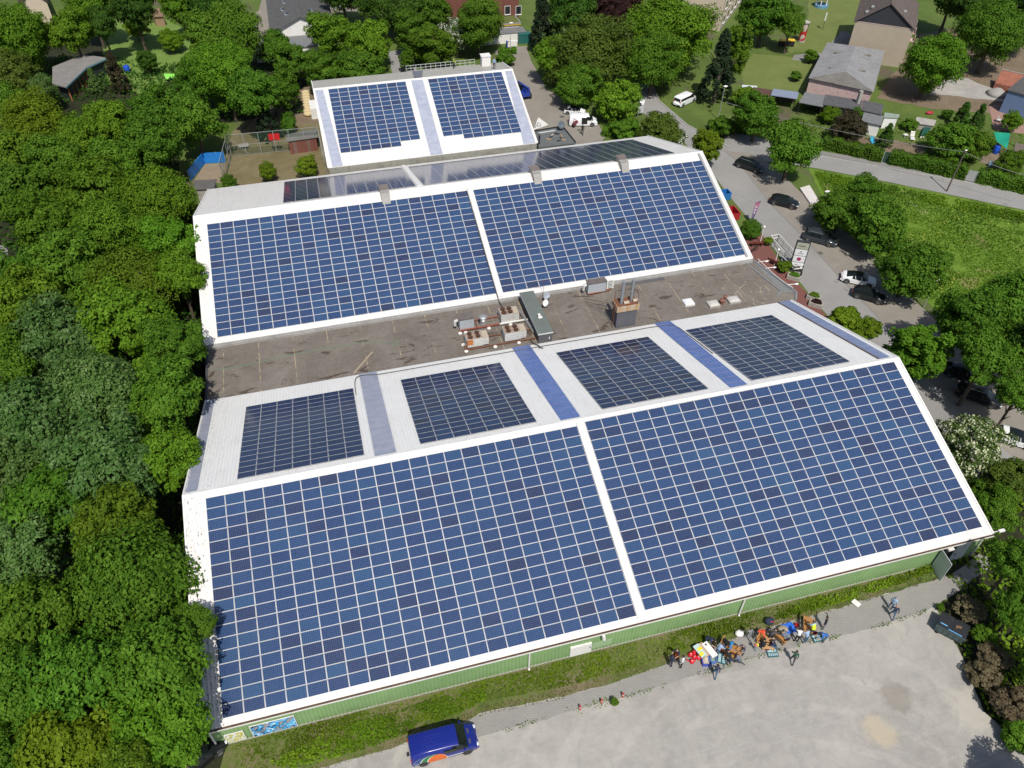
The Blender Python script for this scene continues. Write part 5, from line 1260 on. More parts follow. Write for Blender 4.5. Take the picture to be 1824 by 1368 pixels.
for k in range(6):
    y = -hw * .66 + k * hw * .264
    b = MB(); b.box(-.44 * L, .10 * L, y - .012, y + .012, 2.095, 2.125 if abs(y) < hw * .5 else 2.115); b.build('roof_rib', B_blue, t)
for y in (-.42, .42):
    b = MB(); b.box(.355 * L, .385 * L, y - .3, y + .1, 1.28, 1.31); b.build('bonnet_vent', M_rimdark, t)
b = MB(); b.box(-.5 * L - .25, -.5 * L, -.1, .1, .42, .5); b.build('tow_bar', M_dark, t)
# blue telehandler behind hall C
x, y = at2(930, 172); t = thing('telehandler', 'blue telescopic handler beside the rearmost hall', 'telehandler', (x, y, .03), R(100))
M_thb = paint('telehandler_blue', (.02, .05, .30))
b = MB(); b.box(-2, 2, -.8, .8, .7, 1.3); b.box(-1.9, -.6, -.85, .1, 1.3, 1.9); b.build('chassis', M_thb, t)
b = MB(); b.box(-.3, .9, .15, .95, 1.3, 2.5); b.build('cab', M_glass, t)
b = MB(); b.bar((-2.2, -.35, 2.3), (2.8, -.35, 1.75), .42, .5); b.bar((2.8, -.35, 1.7), (3.2, -.35, .9), .25); b.build('boom', M_thb, t)
for sx in (-1.4, 1.4):
    for sy in (-1, 1):
        b = MB(); b.lathe([(.62, -.2), (.62, .2)], (0, 0, 0), 18, 0, 'y'); wv = b.build('wheel', M_tyre, t); wv.location = (sx, sy * 1.0, .62)
        b = MB(); b.lathe([(.32, -.21), (.32, .21)], (0, 0, 0), 14, 0, 'y'); b.build('rim', M_trim, wv)
# black-lidded container
a, c2 = at(1652, 1098), at(1700, 1145); x, y = at2(1689, 1127)
t = thing('waste_container', 'dark green waste container with black lid on the gravel', 'container', (x, y, .03), R(-52)); t.scale = (.74, .74, .78)
M_skip = pm('container_green', (.07, .11, .11), .5, .2, 2); M_lid = pm('black_lid', (.02, .022, .025), .55, .3, 2)
b = MB(); vs = [(-1.55, -.9, .3), (1.55, -.9, .3), (1.55, .9, .3), (-1.55, .9, .3), (-1.7, -1.05, 1.5), (1.7, -1.05, 1.5), (1.7, 1.05, 1.5), (-1.7, 1.05, 1.5)]
b.add(vs, [(3, 2, 1, 0), (4, 5, 6, 7), (0, 1, 5, 4), (1, 2, 6, 5), (2, 3, 7, 6), (3, 0, 4, 7)])
for k in range(5): q = -1.3 + k * .65; b.bar((q, -.94, .35), (q, -1.08, 1.48), .09, .07)
b.box(-1.75, 1.75, -1.12, -1.05, 1.42, 1.54); b.box(-1.75, 1.75, 1.05, 1.12, 1.42, 1.54); b.build('body', M_skip, t)
for k in range(2):
    b = MB(); b.box(-1.68 + k * 1.7, -.02 + k * 1.7, -1.04, 1.06, 1.52, 1.6); b.bar((-1.6 + k * 1.7, 1.1, 1.62), (-.1 + k * 1.7, 1.1, 1.62), .1); b.build('lid', M_lid, t)
b = MB(); b.box(-1.4, -.6, -.6, -.45, 1.605, 1.625); b.box(-.4, 1.2, -.98, -.86, 1.605, 1.64); b.build('blue_sheet', pm('blue_strip', (.12, .35, .62), .6), t)
b = MB()
for k in range(3): b.box(.3 + k * .2, .42 + k * .2, -.1 + k * .08, .25 + k * .1, 1.605, 1.66)
b.build('scrap_wood', pm('scrap_wood', (.30, .17, .08), .8), t)
for sx in (-1.2, 1.2):
    for sy in (-1, 1):
        b = MB(); b.lathe([(.16, -.06), (.16, .06)], (sx, sy * .95, .16), 12, 0, 'y'); b.build('wheel', M_tyre, t)

# ------------------------------------------------------------------ people
SKIN = pm('skin', (.50, .30, .21), .55, .06, 6); SKIN2 = pm('skin_tan', (.40, .23, .15), .55, .06, 6)
def cloth(name, c): return pm('cloth_' + name, c, .85, .22, 7)
CL = {'navy': cloth('navy', (.018, .026, .062)), 'black': cloth('black', (.012, .012, .014)), 'white': cloth('white', (.68, .68, .68)), 'grey': cloth('grey', (.20, .21, .23)),
      'lightblue': cloth('light_blue', (.30, .42, .58)), 'brightblue': cloth('bright_blue', (.02, .24, .58)), 'blue': cloth('blue', (.03, .13, .42)), 'jeans': cloth('jeans', (.06, .115, .20)),
      'paleblue': cloth('pale_jeans', (.22, .32, .42)), 'greyblue': cloth('grey_blue', (.12, .15, .21)), 'red': cloth('red_orange', (.68, .07, .03)), 'yellow': cloth('yellow', (.72, .66, .08)),
      'hivis': cloth('hi_vis', (.62, .80, .02)), 'pink': cloth('pink', (.62, .10, .18)), 'green': cloth('dark_green', (.02, .075, .05)), 'maroon': cloth('maroon', (.16, .02, .03)), 'charcoal': cloth('charcoal', (.05, .05, .06)),
      'shoe': cloth('shoe', (.03, .028, .026)), 'whiteshoe': cloth('white_shoe', (.7, .7, .7)), 'mauve': cloth('mauve', (.10, .09, .14))}
HAIR = {'dark': pm('hair_dark', (.018, .012, .009), .7), 'brown': pm('hair_brown', (.07, .04, .02), .7), 'grey': pm('hair_grey', (.28, .27, .26), .7), 'blond': pm('hair_blond', (.32, .22, .1), .7)}
def rotm(v, ax, a): return Matrix.Rotation(a, 3, ax) @ Vector(v)
def skeleton(pose):
    """joint positions, metres for a 1.78 m adult, facing +X"""
    J = {}
    if pose in ('kneel', 'sit'): ph = .42 if pose == 'kneel' else .34
    else: ph = .95
    lean = {'stand': 4, 'walk': 6, 'reach': 22, 'bend': 68, 'kneel': 38, 'sit': 24, 'wide': 8}[pose]
    J['pel'] = Vector((0, 0, ph)) if pose != 'bend' else Vector((-.16, 0, .90))
    up = rotm((0, 0, 1), 'Y', R(lean)); fw = rotm((1, 0, 0), 'Y', R(lean))
    J['spi'] = J['pel'] + up * .22; J['che'] = J['pel'] + up * .44
    up2 = rotm((0, 0, 1), 'Y', R(lean * .75 + (8 if pose in ('kneel', 'sit', 'reach') else 0)))
    J['nec'] = J['pel'] + up * .57; J['hea'] = J['nec'] + up2 * .11 + fw * .02; J['top'] = J['hea'] + up2 * .12
    for s, y in (('r', -1), ('l', 1)):
        J['sho' + s] = J['pel'] + up * .50 + Vector((0, y * .19, 0))
        if pose == 'stand': e, w_ = J['sho' + s] + Vector((-.02, y * .05, -.29)), J['sho' + s] + Vector((.07, y * .06, -.54))
        elif pose == 'walk': q = y * .14; e, w_ = J['sho' + s] + Vector((-.02 + q, y * .05, -.28)), J['sho' + s] + Vector((.12 + q * 1.6, y * .05, -.50))
        elif pose == 'wide': e, w_ = J['sho' + s] + Vector((.02, y * .26, -.10)), J['sho' + s] + Vector((.12, y * .46, -.02))
        else: e, w_ = J['sho' + s] + Vector((.16, y * .07, -.24)), J['sho' + s] + Vector((.36, y * -.02, -.38))
        J['elb' + s] = e; J['wri' + s] = w_; d = (w_ - e).normalized(); J['han' + s] = w_ + d * .085
        h = J['pel'] + Vector((0, y * .095, -.03)); J['hip' + s] = h
        if pose in ('stand', 'reach', 'wide'): k, a = Vector((.02, y * .11, .50)), Vector((-.02, y * .12, .08))
        elif pose == 'walk': q = y * .22; k, a = Vector((.06 + q * .7, y * .10, .51)), Vector((-.04 + q * 1.35, y * .10, .09 + (.06 if y < 0 else 0)))
        elif pose == 'bend': k, a = Vector((.03, y * .13, .50)), Vector((-.02, y * .14, .08))
        elif pose == 'kneel': k, a = (Vector((.36, y * .13, .46)), Vector((.30, y * .13, .08))) if y > 0 else (Vector((.16, y * .12, .08)), Vector((-.28, y * .11, .10)))
        else: k, a = Vector((.34, y * .18, .50)), Vector((.20, y * .17, .08))
        J['kne' + s] = k; J['ank' + s] = a
        fdir = Vector((1, y * .15, 0)).normalized()
        if pose == 'kneel' and y < 0: J['toe' + s] = a + Vector((-.12, 0, -.06))
        else: J['toe' + s] = a + fdir * .19 + Vector((0, 0, -.045))
    return J
RAD = {'pel': (.135, .115), 'spi': (.125, .10), 'che': (.145, .11), 'nec': (.055, .055), 'hea': (.085, .095), 'top': (.062, .066), 'sho': (.07, .065), 'elb': (.045, .045), 'wri': (.031, .031), 'han': (.036, .022),
       'hip': (.095, .095), 'kne': (.062, .062), 'ank': (.042, .042), 'toe': (.040, .032)}
EDG = [('pel', 'spi'), ('spi', 'che'), ('che', 'nec'), ('nec', 'hea'), ('hea', 'top')]
for s in 'rl': EDG += [('che', 'sho' + s), ('sho' + s, 'elb' + s), ('elb' + s, 'wri' + s), ('wri' + s, 'han' + s), ('pel', 'hip' + s), ('hip' + s, 'kne' + s), ('kne' + s, 'ank' + s), ('ank' + s, 'toe' + s)]
_body = {}
def body_mesh(pose):
    if pose in _body: return _body[pose]
    J = skeleton(pose); names = list(J); ix = {n: i for i, n in enumerate(names)}
    me = bpy.data.meshes.new('tmp'); me.from_pydata([tuple(J[n]) for n in names], [(ix[a], ix[b]) for a, b in EDG], []); me.update()
    o = bpy.data.objects.new('tmp', me); col.objects.link(o)
    md = o.modifiers.new('skin', 'SKIN'); md.use_smooth_shade = True; o.modifiers.new('sub', 'SUBSURF').levels = 1
    sv_ = me.skin_vertices[0].data
    for n in names: sv_[ix[n]].radius = RAD[n[:3]]; sv_[ix[n]].use_root = n == 'pel'
    dg = bpy.context.evaluated_depsgraph_get(); ev = o.evaluated_get(dg); m2 = bpy.data.meshes.new_from_object(ev)
    V = [tuple(v.co) for v in m2.vertices]; Fc = [tuple(p_.vertices) for p_ in m2.polygons]
    bpy.data.objects.remove(o); bpy.data.meshes.remove(me); bpy.data.meshes.remove(m2)
    mb = MB(); mb.add(V, Fc)
    segs = [(a, b, J[a], J[b]) for a, b in EDG]
    reg = []
    for f in Fc:
        c = sum((Vector(V[i]) for i in f), Vector()) / len(f); best = None
        for a, b_, A, B_ in segs:
            d = B_ - A; u = max(0, min(1, (c - A).dot(d) / d.length_squared)); q = (A + d * u - c).length
            if best is None or q < best[0]: best = (q, a, b_, u)
        _, a, b_, u = best
        if a in ('nec', 'hea') : r_ = 2
        elif a.startswith('wri'): r_ = 2
        elif a.startswith('elb'): r_ = 4
        elif a[:3] in ('hip', 'kne') or (a == 'pel' and (b_.startswith('hip') or u < .35)): r_ = 1
        elif a[:3] == 'ank': r_ = 3
        else: r_ = 0
        reg.append(r_)
    mb.m = reg
    # five fingers on each hand, nose, ears, eyes on the same mesh
    for s, y in (('r', -1), ('l', 1)):
        w_, h = J['wri' + s], J['han' + s]; d = (h - w_).normalized(); sd = d.cross(Vector((0, 0, 1))); sd = sd.normalized() if sd.length > .1 else Vector((0, 1, 0)); nn = sd.cross(d)
        for k, l in enumerate((.062, .075, .07, .055)):
            b0 = h + sd * (-.027 + .018 * k) - d * .01
            mb.tube([b0, b0 + d * l * .5 - nn * .006, b0 + d * l - nn * .028], [.0095, .0085, .006], 5, 2)
        tb_ = w_ + d * .035 + sd * (-.03); mb.tube([tb_, tb_ - sd * .028 + d * .02, tb_ - sd * .034 + d * .055], [.012, .0105, .007], 5, 2)
    up2 = (J['top'] - J['hea']).normalized(); side = Vector((0, 1, 0)); fwd = side.cross(up2)
    hc = J['hea'] + up2 * .035
    mb.add([hc + fwd * .085 + up2 * .02, hc + fwd * .112 - up2 * .02, hc + fwd * .083 + side * .016 - up2 * .022, hc + fwd * .083 - side * .016 - up2 * .022], [(0, 2, 1), (0, 1, 3), (1, 2, 3)], 2)
    for y in (-1, 1):
        mb.ball(hc + side * y * .088, .024, 6, 2, (.7, .4, 1.2)); mb.ball(hc + fwd * .083 + side * y * .032 + up2 * .022, .010, 6, 5)
    mb.bar(hc + fwd * .088 - up2 * .045 - side * .02, hc + fwd * .088 - up2 * .045 + side * .02, .008, .008, 5)
    hair = MB(); n = 10
    prof = [(math.sin(a) * .108, math.cos(a) * .118) for a in [i * (math.pi * .62) / 6 + .01 for i in range(7)]]
    k = MB().lathe(prof, n=14); M3 = Matrix((fwd, side, up2)).transposed()
    hair.add([tuple(hc + M3 @ Vector((x * 1.02 - .018, y_ * .92, z + .004 - (0.03 if x > .05 and z < .05 else 0) * 0)) + up2 * (.0 if x < .04 else max(0, .055 - z) * .9)) for x, y_, z in k.v], k.f)
    _body[pose] = (mb, hair); return _body[pose]
def person(label, feet, yaw, pose, top, legs, hair='dark', arms=None, shoes='shoe', h=2.05, skin=SKIN, z=.03, vest=None, bag=None, pos=None):
    x, y = pos if pos else at2(feet[0], feet[1], z)
    t = thing('person', label, 'person', (x, y, z), R(yaw), 'people around the hall')
    mb, hr = body_mesh(pose); sc_ = h / 1.78
    sleeve = CL[arms] if arms and arms != 'skin' else (skin if arms == 'skin' else CL[top])
    o = mb.build('body', [CL[top], CL[legs], skin, CL[shoes], sleeve, M_dark], t, smooth=True); o.scale = (sc_,) * 3
    if hair: ho = hr.build('hair', HAIR[hair], t, smooth=True); ho.scale = (sc_,) * 3
    J = skeleton(pose)
    if vest:
        b = MB(); u = (J['che'] - J['pel']).normalized(); fw = Vector((0, 1, 0)).cross(u)
        rings = []
        for q, rx, ry in ((.02, .175, .145), (.20, .165, .135), (.40, .185, .145), (.53, .15, .105)):
            c = J['pel'] + u * q; rings.append([c + Vector((0, 1, 0)) * rx * math.cos(a) + fw * ry * math.sin(a) for a in [i * math.pi / 7 for i in range(14)]])
        vs = [p for r_ in rings for p in r_]; b.add(vs, [(i * 14 + k, i * 14 + (k + 1) % 14, (i + 1) * 14 + (k + 1) % 14, (i + 1) * 14 + k) for i in range(3) for k in range(14)])
        v = b.build('vest', CL[vest], t, smooth=True); v.scale = (sc_,) * 3
    if bag:
        b = MB(); u = (J['che'] - J['pel']).normalized(); fw = Vector((0, 1, 0)).cross(u); c = J['pel'] + u * .30 - fw * .2
        b.ball(c, .19, 10, 0, (.6, .9, 1.15)); v = b.build('backpack', CL[bag], t, smooth=True); v.scale = (sc_,) * 3
    return t
P_ = person
P_('person in navy suit standing at the left end of the group', (1192.4, 1186.5), 30, 'stand', 'navy', 'navy', 'dark')
P_('balding person in dark top bending beside the navy suit', (1204.5, 1172), -150, 'reach', 'navy', 'red', None, arms='skin')
P_('person in white sweater and black trousers left of the red buckets', (1213, 1188), 140, 'stand', 'white', 'black', 'dark')
P_('person in navy T-shirt bending in the weeds behind the table', (1258.5, 1147), -60, 'bend', 'navy', 'navy', 'dark', arms='skin')
P_('child in blue shirt crouching behind the white table', (1248, 1153), -40, 'kneel', 'brightblue', 'jeans', 'dark', h=1.4, arms='skin')
P_('person in light blue shirt and jeans reaching over the wooden bench', (1275.3, 1167), 10, 'reach', 'lightblue', 'jeans', 'brown')
P_('person in black top bending behind the left wooden bench', (1287.5, 1151), -80, 'bend', 'black', 'black', 'dark')
P_('person in bright blue shirt bent low over the wooden bench', (1299, 1156), -160, 'bend', 'brightblue', 'charcoal', 'dark')
P_('balding person in mauve T-shirt and jeans right of the left bench', (1321, 1165), 200, 'reach', 'mauve', 'jeans', None, arms='skin', skin=SKIN2)
P_('person in dark clothes leaning over the left bench, back to the gravel', (1296.5, 1182), 85, 'bend', 'black', 'navy', 'dark')
P_('person in greyish blue top crouching at the right end of the left bench', (1317, 1182), 130, 'kneel', 'greyblue', 'charcoal', 'dark')
P_('person in navy jacket walking alone on the gravel below the group', (1271.5, 1205), 60, 'walk', 'navy', 'jeans', 'dark')
P_('person in grey jacket walking at the weed edge, middle of the group', (1330.5, 1140), 100, 'walk', 'grey', 'grey', 'brown', shoes='whiteshoe')
P_('person in orange red shirt bending, white shoes, at the weed edge', (1348.5, 1135), -40, 'bend', 'red', 'charcoal', 'dark', shoes='whiteshoe', arms='skin')
P_('person in dark navy bending over planks in the middle of the group', (1370, 1140), 20, 'bend', 'charcoal', 'black', 'dark')
P_('person in grey-blue shirt bending with black trousers, next to the blue sheet', (1397.5, 1145), 110, 'bend', 'greyblue', 'black', 'dark', shoes='whiteshoe')
P_('child in yellow top with pink backpack', (1343.5, 1158), 10, 'stand', 'yellow', 'paleblue', 'blond', h=1.45, bag='pink')
P_('person in black sitting on the ground, middle of the group', (1357, 1156), 60, 'sit', 'black', 'navy', 'dark')
P_('person in navy shirt kneeling near the green toolbox', (1380, 1156), 140, 'kneel', 'navy', 'jeans', 'dark')
P_('person with bare forearms kneeling left of the navy shirt near the green toolbox', (1374, 1154), 70, 'kneel', 'charcoal', 'black', 'dark', arms='skin')
P_('person in white shirt and black trousers, right part of the group', (1417, 1143.5), 60, 'reach', 'white', 'black', 'dark')
P_('person in pale shirt and jeans right of the white shirt', (1432.5, 1145), 95, 'reach', 'lightblue', 'jeans', 'brown', arms='skin')
P_('person in yellow high visibility vest facing the planks', (1443.5, 1131), 95, 'reach', 'lightblue', 'charcoal', 'brown', vest='hivis')
P_('person in blue shirt bending at the right end of the group', (1465, 1141.5), 170, 'bend', 'blue', 'jeans', 'dark', arms='skin')
P_('person in black jacket with arms spread at the upper right group end', (1465.5, 1119.5), 140, 'wide', 'black', 'jeans', 'dark')
P_('person in dark green sweater walking alone right of the group', (1409.6, 1180.3), 50, 'walk', 'green', 'charcoal', 'brown', shoes='whiteshoe')
P_('person in pale shirt standing on the pavers, upper of the pair at the right', (1584, 1084.5), 20, 'stand', 'lightblue', 'jeans', 'grey')
P_('person in navy jacket on the pavers, lower of the pair at the right', (1586.5, 1100.5), 60, 'walk', 'navy', 'jeans', None)
zc_ = ZBC + .75
P_('person in high visibility vest on the rearmost hall roof by the railing', None, 200, 'walk', 'charcoal', 'black', 'dark', vest='hivis', z=ZBC + .32, pos=(42.3, 109.2))
P_('person in light blue top standing on the rearmost hall roof ridge', None, 240, 'stand', 'lightblue', 'black', 'brown', z=ZRC - .35, pos=(48.8, 105.3))
P_('person in dark clothes on the low annex roof behind the ridge', None, 30, 'walk', 'navy', 'black', 'dark', z=3.05, pos=at2(960, 258, 3.05))
P_('person in maroon sitting behind the white van', (1023, 228), 100, 'sit', 'maroon', 'black', 'dark')
P_('person in black walking in the yard below the white van', (1037, 240), 250, 'walk', 'black', 'black', 'dark')

# ------------------------------------------------------------------ workshop things on the pavers
M_wood = pm('orange_planks', (.42, .20, .065), .65, .2, 6); M_wood2 = pm('pale_planks', (.50, .30, .13), .7, .2, 6)
def slat_bench(pxy, rz, label, n=6, L=1.45, Wd=.8, hgt=.45, mat=M_wood, tilt=0):
    x, y = at2(*pxy); t = thing('slatted_bench', label, 'bench', (x, y, .03), R(rz), 'wooden benches under construction')
    b = MB()
    for k in range(n): q = -Wd / 2 + (k + .5) * Wd / n; b.box(-L / 2, L / 2, q - Wd / n * .42, q + Wd / n * .42, hgt, hgt + .035)
    b.build('seat', mat, t)
    b = MB()
    for k in range(4): q = hgt + .16 + k * .13; b.box(-L / 2, L / 2, Wd / 2 + .01 + k * .03, Wd / 2 + .05 + k * .03, q, q + .10)
    b.build('backrest', mat, t)
    for sx in (-1, 1):
        for sy in (-1, 1):
            b = MB(); b.box(sx * (L / 2 - .12) - .05, sx * (L / 2 - .12) + .05, sy * (Wd / 2 - .1) - .04, sy * (Wd / 2 - .1) + .04, 0, hgt - .003); b.build('leg', mat, t)
    return t
slat_bench((1303, 1170), -28, 'slatted wooden bench at the left, among bending people'); slat_bench((1290, 1154), 40, 'wooden bench half hidden behind the bright blue shirt', 5, 1.1, .6)
slat_bench((1437, 1117), 60, 'slatted wooden bench before the yellow vest', 6, 1.6, .85); slat_bench((1356, 1142), 35, 'wooden bench in the middle of the group', 5, 1.2, .6)
slat_bench((1366, 1155), -20, 'pale wooden bench next to the kneeling people', 5, 1.1, .6, .4, M_wood2); slat_bench((1385, 1140), 115, 'wooden bench leaning beside the grey-blue shirt', 4, 1.5, .5, .5)
def crate(pxy, rz, label, mat, name='storage_crate', cat='crate', L=1.0, Wd=.7, hgt=.5, fill=None):
    x, y = at2(*pxy); t = thing(name, label, cat, (x, y, .03), R(rz))
    b = MB(); w_ = .035
    b.box(-L / 2, L / 2, -Wd / 2, Wd / 2, 0, .04); b.box(-L / 2, L / 2, -Wd / 2, -Wd / 2 + w_, .042, hgt); b.box(-L / 2, L / 2, Wd / 2 - w_, Wd / 2, .042, hgt)
    b.box(-L / 2, -L / 2 + w_, -Wd / 2 + w_ + .002, Wd / 2 - w_ - .002, .042, hgt); b.box(L / 2 - w_, L / 2, -Wd / 2 + w_ + .002, Wd / 2 - w_ - .002, .042, hgt)
    b.box(-L / 2 - .04, L / 2 + .04, -Wd / 2 - .04, -Wd / 2 - .003, hgt - .07, hgt + .01); b.box(-L / 2 - .04, L / 2 + .04, Wd / 2 + .003, Wd / 2 + .04, hgt - .07, hgt + .01); b.build('box', mat, t)
    if fill:
        b = MB(); b.box(-L / 2 + .08, L / 2 - .08, -Wd / 2 + .08, Wd / 2 - .08, .05, hgt - .12); b.ball((.05, 0, hgt - .1), .24, 8, 0, (1.2, 1, .5)); b.build('contents', fill, t)
    return t
M_cblue = pm('crate_blue', (.06, .09, .42), .5, .1, 3); M_cblue2 = pm('crate_light_blue', (.10, .20, .48), .5, .1, 3)
crate((1256, 1178), 76, 'purple-blue crate with a cloth in it, front left', M_cblue, L=1.05, Wd=.72, fill=pm('beige_cloth', (.5, .42, .33), .8)); crate((1266, 1174), 76, 'light blue crate with green contents, front right', M_cblue2, L=1.0, Wd=.66, fill=pm('sage_cloth', (.22, .32, .25), .8))
def table(pxy, rz, label, L, Wd, mat, hgt=.74, items=()):
    x, y = at2(*pxy); t = thing('folding_table', label, 'table', (x, y, .03), R(rz))
    b = MB(); b.box(-L / 2, L / 2, -Wd / 2, Wd / 2, hgt - .04, hgt); b.build('tabletop', mat, t)
    for sx in (-1, 1):
        for sy in (-1, 1):
            b = MB(); b.bar((sx * (L / 2 - .15), sy * (Wd / 2 - .08), 0), (sx * (L / 2 - .15), sy * (Wd / 2 - .08), hgt - .042), .035); b.build('leg', M_galv, t)
    return t, x, y
table((1261.5, 1164), 105, 'white folding table between cardboard box and bench', 1.55, .62, M_trim)
t, x, y = table((1244, 1166), 105, 'pale table with yellow sheets at the left', 1.25, .6, pm('pale_table', (.45, .58, .60), .5, .1, 4))
M_ysheet = pm('yellow_sheet', (.72, .62, .03), .6, .15, 8)
for k, (dx, dy) in enumerate(((.05, .15), (.0, -.35))):
    b = MB(); b.box(-.22, .22, -.15, .15, 0, .02); tag(b.build('leaflet', M_ysheet, None, (x + dx, y + dy, .772), rot=(0, 0, R(15 + 20 * k))), ('yellow sheet on the pale table, rear of two', 'yellow sheet on the pale table, front of two')[k], 'sheet')
x, y = at2(1251, 1163); b = MB(); b.box(-.32, .32, -.65, .65, .0, .62); b.quad((-.32, -.65, .624), (-.02, -.65, .66), (-.02, .65, .66), (-.32, .65, .624)); tag(b.build('cardboard_box', pm('cardboard', (.50, .36, .24), .85, .1, 4), None, (x, y, .03), rot=(0, 0, R(12))), 'long brown cardboard box between the two tables', 'box')
M_can = pm('red_plastic', (.60, .015, .03), .4, .1, 4)
def watering_can(pxy, rz, label):
    x, y = at2(*pxy); t = thing('watering_can', label, 'watering can', (x, y, .03), R(rz), 'red watering cans')
    b = MB(); b.lathe([(.19, 0), (.21, .05), (.20, .30), (.14, .36), (.06, .37)], (0, 0, 0), 14); b.build('body', M_can, t, smooth=True)
    b = MB(); b.tube([(.18, 0, .08), (.34, 0, .25), (.46, 0, .42)], [.04, .03, .025], 8); b.lathe([(.06, 0), (.08, .03)], (.47, 0, .42), 8); b.build('spout', M_can, t)
    b = MB(); b.tube([(-.18, 0, .1), (-.30, 0, .22), (-.24, 0, .42), (-.05, 0, .46), (.1, 0, .36)], .022, 6); b.build('handle', M_can, t)
    b = MB(); b.box(-.06, .06, -.05, .05, .372, .40); b.build('label_patch', M_trim, t)
for k, ((qx, qy), lb) in enumerate((((1229.5, 1168), 'red watering can at the upper left of the cluster'), ((1235.5, 1164.5), 'red watering can at the top of the cluster next to the pale table'), ((1236.5, 1173), 'red watering can in the centre of the cluster'),
                                    ((1243.5, 1173), 'red watering can nearest the purple-blue crate'), ((1232, 1180), 'red watering can lowest in the cluster'))): watering_can((qx, qy), 40 * k, lb)
def toolbox(pxy, rz, label):
    x, y = at2(*pxy); t = thing('toolbox', label, 'toolbox', (x, y, .03), R(rz)); M_tb = pm('teal_case', (.02, .10, .12), .5, .1, 4)
    b = MB(); b.box(-.5, .5, -.38, .0, 0, .14); b.build('tray', M_tb, t); b = MB(); b.box(-.5, .5, .004, .40, .04, .10); b.build('lid', M_tb, t)
    b = MB()
    for k in range(5): b.box(-.42 + k * .18, -.30 + k * .18, -.32, -.06, .142, .17)
    b.box(-.4, .4, .06, .3, .102, .12); b.build('tools', pm('pale_tools', (.35, .48, .50), .5, .3, 9), t)
toolbox((1285, 1174), 60, 'open teal toolbox beside the left bench'); toolbox((1375, 1164), -10, 'open teal toolbox in front of the kneeling people'); toolbox((1455, 1137), 0, 'teal toolbox near the bending blue shirt')
for (qx, qy), lb in (((1365.5, 1157), 'red tool case in front of the sitting person'), ((1451, 1131), 'red bucket beside the yellow vest'), ((1418, 1116), 'dark red tub behind the white shirt'), ((1284, 1158), 'dark red bag on the left bench side')):
    x, y = at2(qx, qy); b = MB(); b.lathe([(.17, 0), (.22, .3), (.2, .3), (.15, .05)], (0, 0, 0), 12); tag(b.build('bucket', pm('dark_red_plastic', (.30, .02, .025), .5, .15, 5), None, (x, y, .03)), lb, 'bucket')
x, y = at2(1404, 1121); b = MB()
for i in range(6):
    for j in range(6):
        f = lambda a, c: (a * .2 - .6, c * .17 - .5, .05 + .18 * abs(math.sin(a * 1.3 + c * .9)))
        b.quad(f(i, j), f(i + 1, j), f(i + 1, j + 1), f(i, j + 1))
tag(b.build('tarpaulin', pm('blue_tarp', (.02, .13, .60), .45, .1, 3), None, (x, y, .03), smooth=True), 'crumpled bright blue sheet at the weed edge', 'sheet')
x, y = at2(1393, 1124); b = MB(); b.ball((0, 0, .24), .5, 10, 0, (1.1, .9, .5)); tag(b.build('fabric_bag', pm('tan_sack', (.33, .28, .21), .9, .25, 4), None, (x, y, .03), smooth=True), 'tan sack left of the blue sheet', 'sack')
x, y = at2(1316, 1131); b = MB(); b.ball((0, 0, .25), .45, 8, 0, (1, .8, .55)); tag(b.build('white_bag', pm('white_bag', (.75, .72, .72), .7, .05), None, (x, y, .05), smooth=True), 'white bag in the weeds left of the grey jacket', 'bag')
x, y = at2(1369, 1110); t = thing('rucksack', 'dark navy rucksack lying in the weeds', 'rucksack', (x, y, .1)); b = MB(); b.ball((0, 0, .3), .5, 10, 0, (1.0, .8, .6)); b.build('bag', CL['navy'], t, smooth=True); b = MB(); b.box(-.06, .02, -.3, -.2, .56, .62); b.box(.15, .25, -.35, -.25, .5, .56); b.build('buckle', CL['red'], t)
for (qx, qy), lb in (((1524.5, 1075.5), 'white paper sheet lying at the weed edge'),):
    x, y = at2(qx, qy); b = MB(); b.box(-.28, .28, -.38, .38, .0, .02); tag(b.build('paper_sheet', M_trim, None, (x, y, .12), rot=(0, 0, .4)), lb, 'paper')
for k, ((qx, qy), rz) in enumerate((((1446, 1109), 20), ((1452, 1111), 60), ((1448, 1114), 110), ((1276, 1177), 80))):
    x, y = at2(qx, qy); b = MB(); b.box(-.45, .45, -.05, .05, 0, .05); tag(b.build('plank', M_wood2, None, (x, y, .035), rot=(0, 0, R(rz))), ('short plank left of two others behind the yellow vest', 'short plank right of the bench behind the yellow vest', 'short plank nearest the yellow vest', 'short plank beside the left toolbox')[k], 'plank')
# red and black marker posts along the weed seam
M_post = pm('post_red', (.42, .05, .03), .6, .15, 4)
for (qx, qy), lb in (((1033, 1263.5), 'red marker post on the weed seam, leftmost of three'), ((1071, 1252.5), 'red marker post on the weed seam, middle of three'), ((1109, 1241), 'red marker post on the weed seam, rightmost of three')):
    x, y = at2(qx, qy); t = thing('marker_post', lb, 'post', (x, y, .02), 0, 'red marker posts')
    b = MB(); b.lathe([(.1, 0), (.1, .62), (.07, .68)], (0, 0, 0), 10); b.build('shaft', M_post, t); b = MB(); b.lathe([(.103, .35), (.103, .48)], (0, 0, 0), 10); b.build('band', M_trim, t)
tree_px(1095, 1250, 9, .9, 'bush', 'mid', 'small green bush on the weed seam beside the marker posts', name='shrub', cat='shrub'); tree_px(1677, 1083, 8, .8, 'bush', 'olive', 'small weed bush by the black container', name='shrub', cat='shrub')
x, y = at2(1713, 1043); b = MB(); b.lathe([(.55, 0), (.55, .012)], (0, 0, 0), 20); tag(b.build('manhole_cover', pm('cast_iron', (.10, .095, .09), .8, .2, 4), None, (x, y, .026)), 'round manhole cover in the shade near the open door', 'manhole cover')

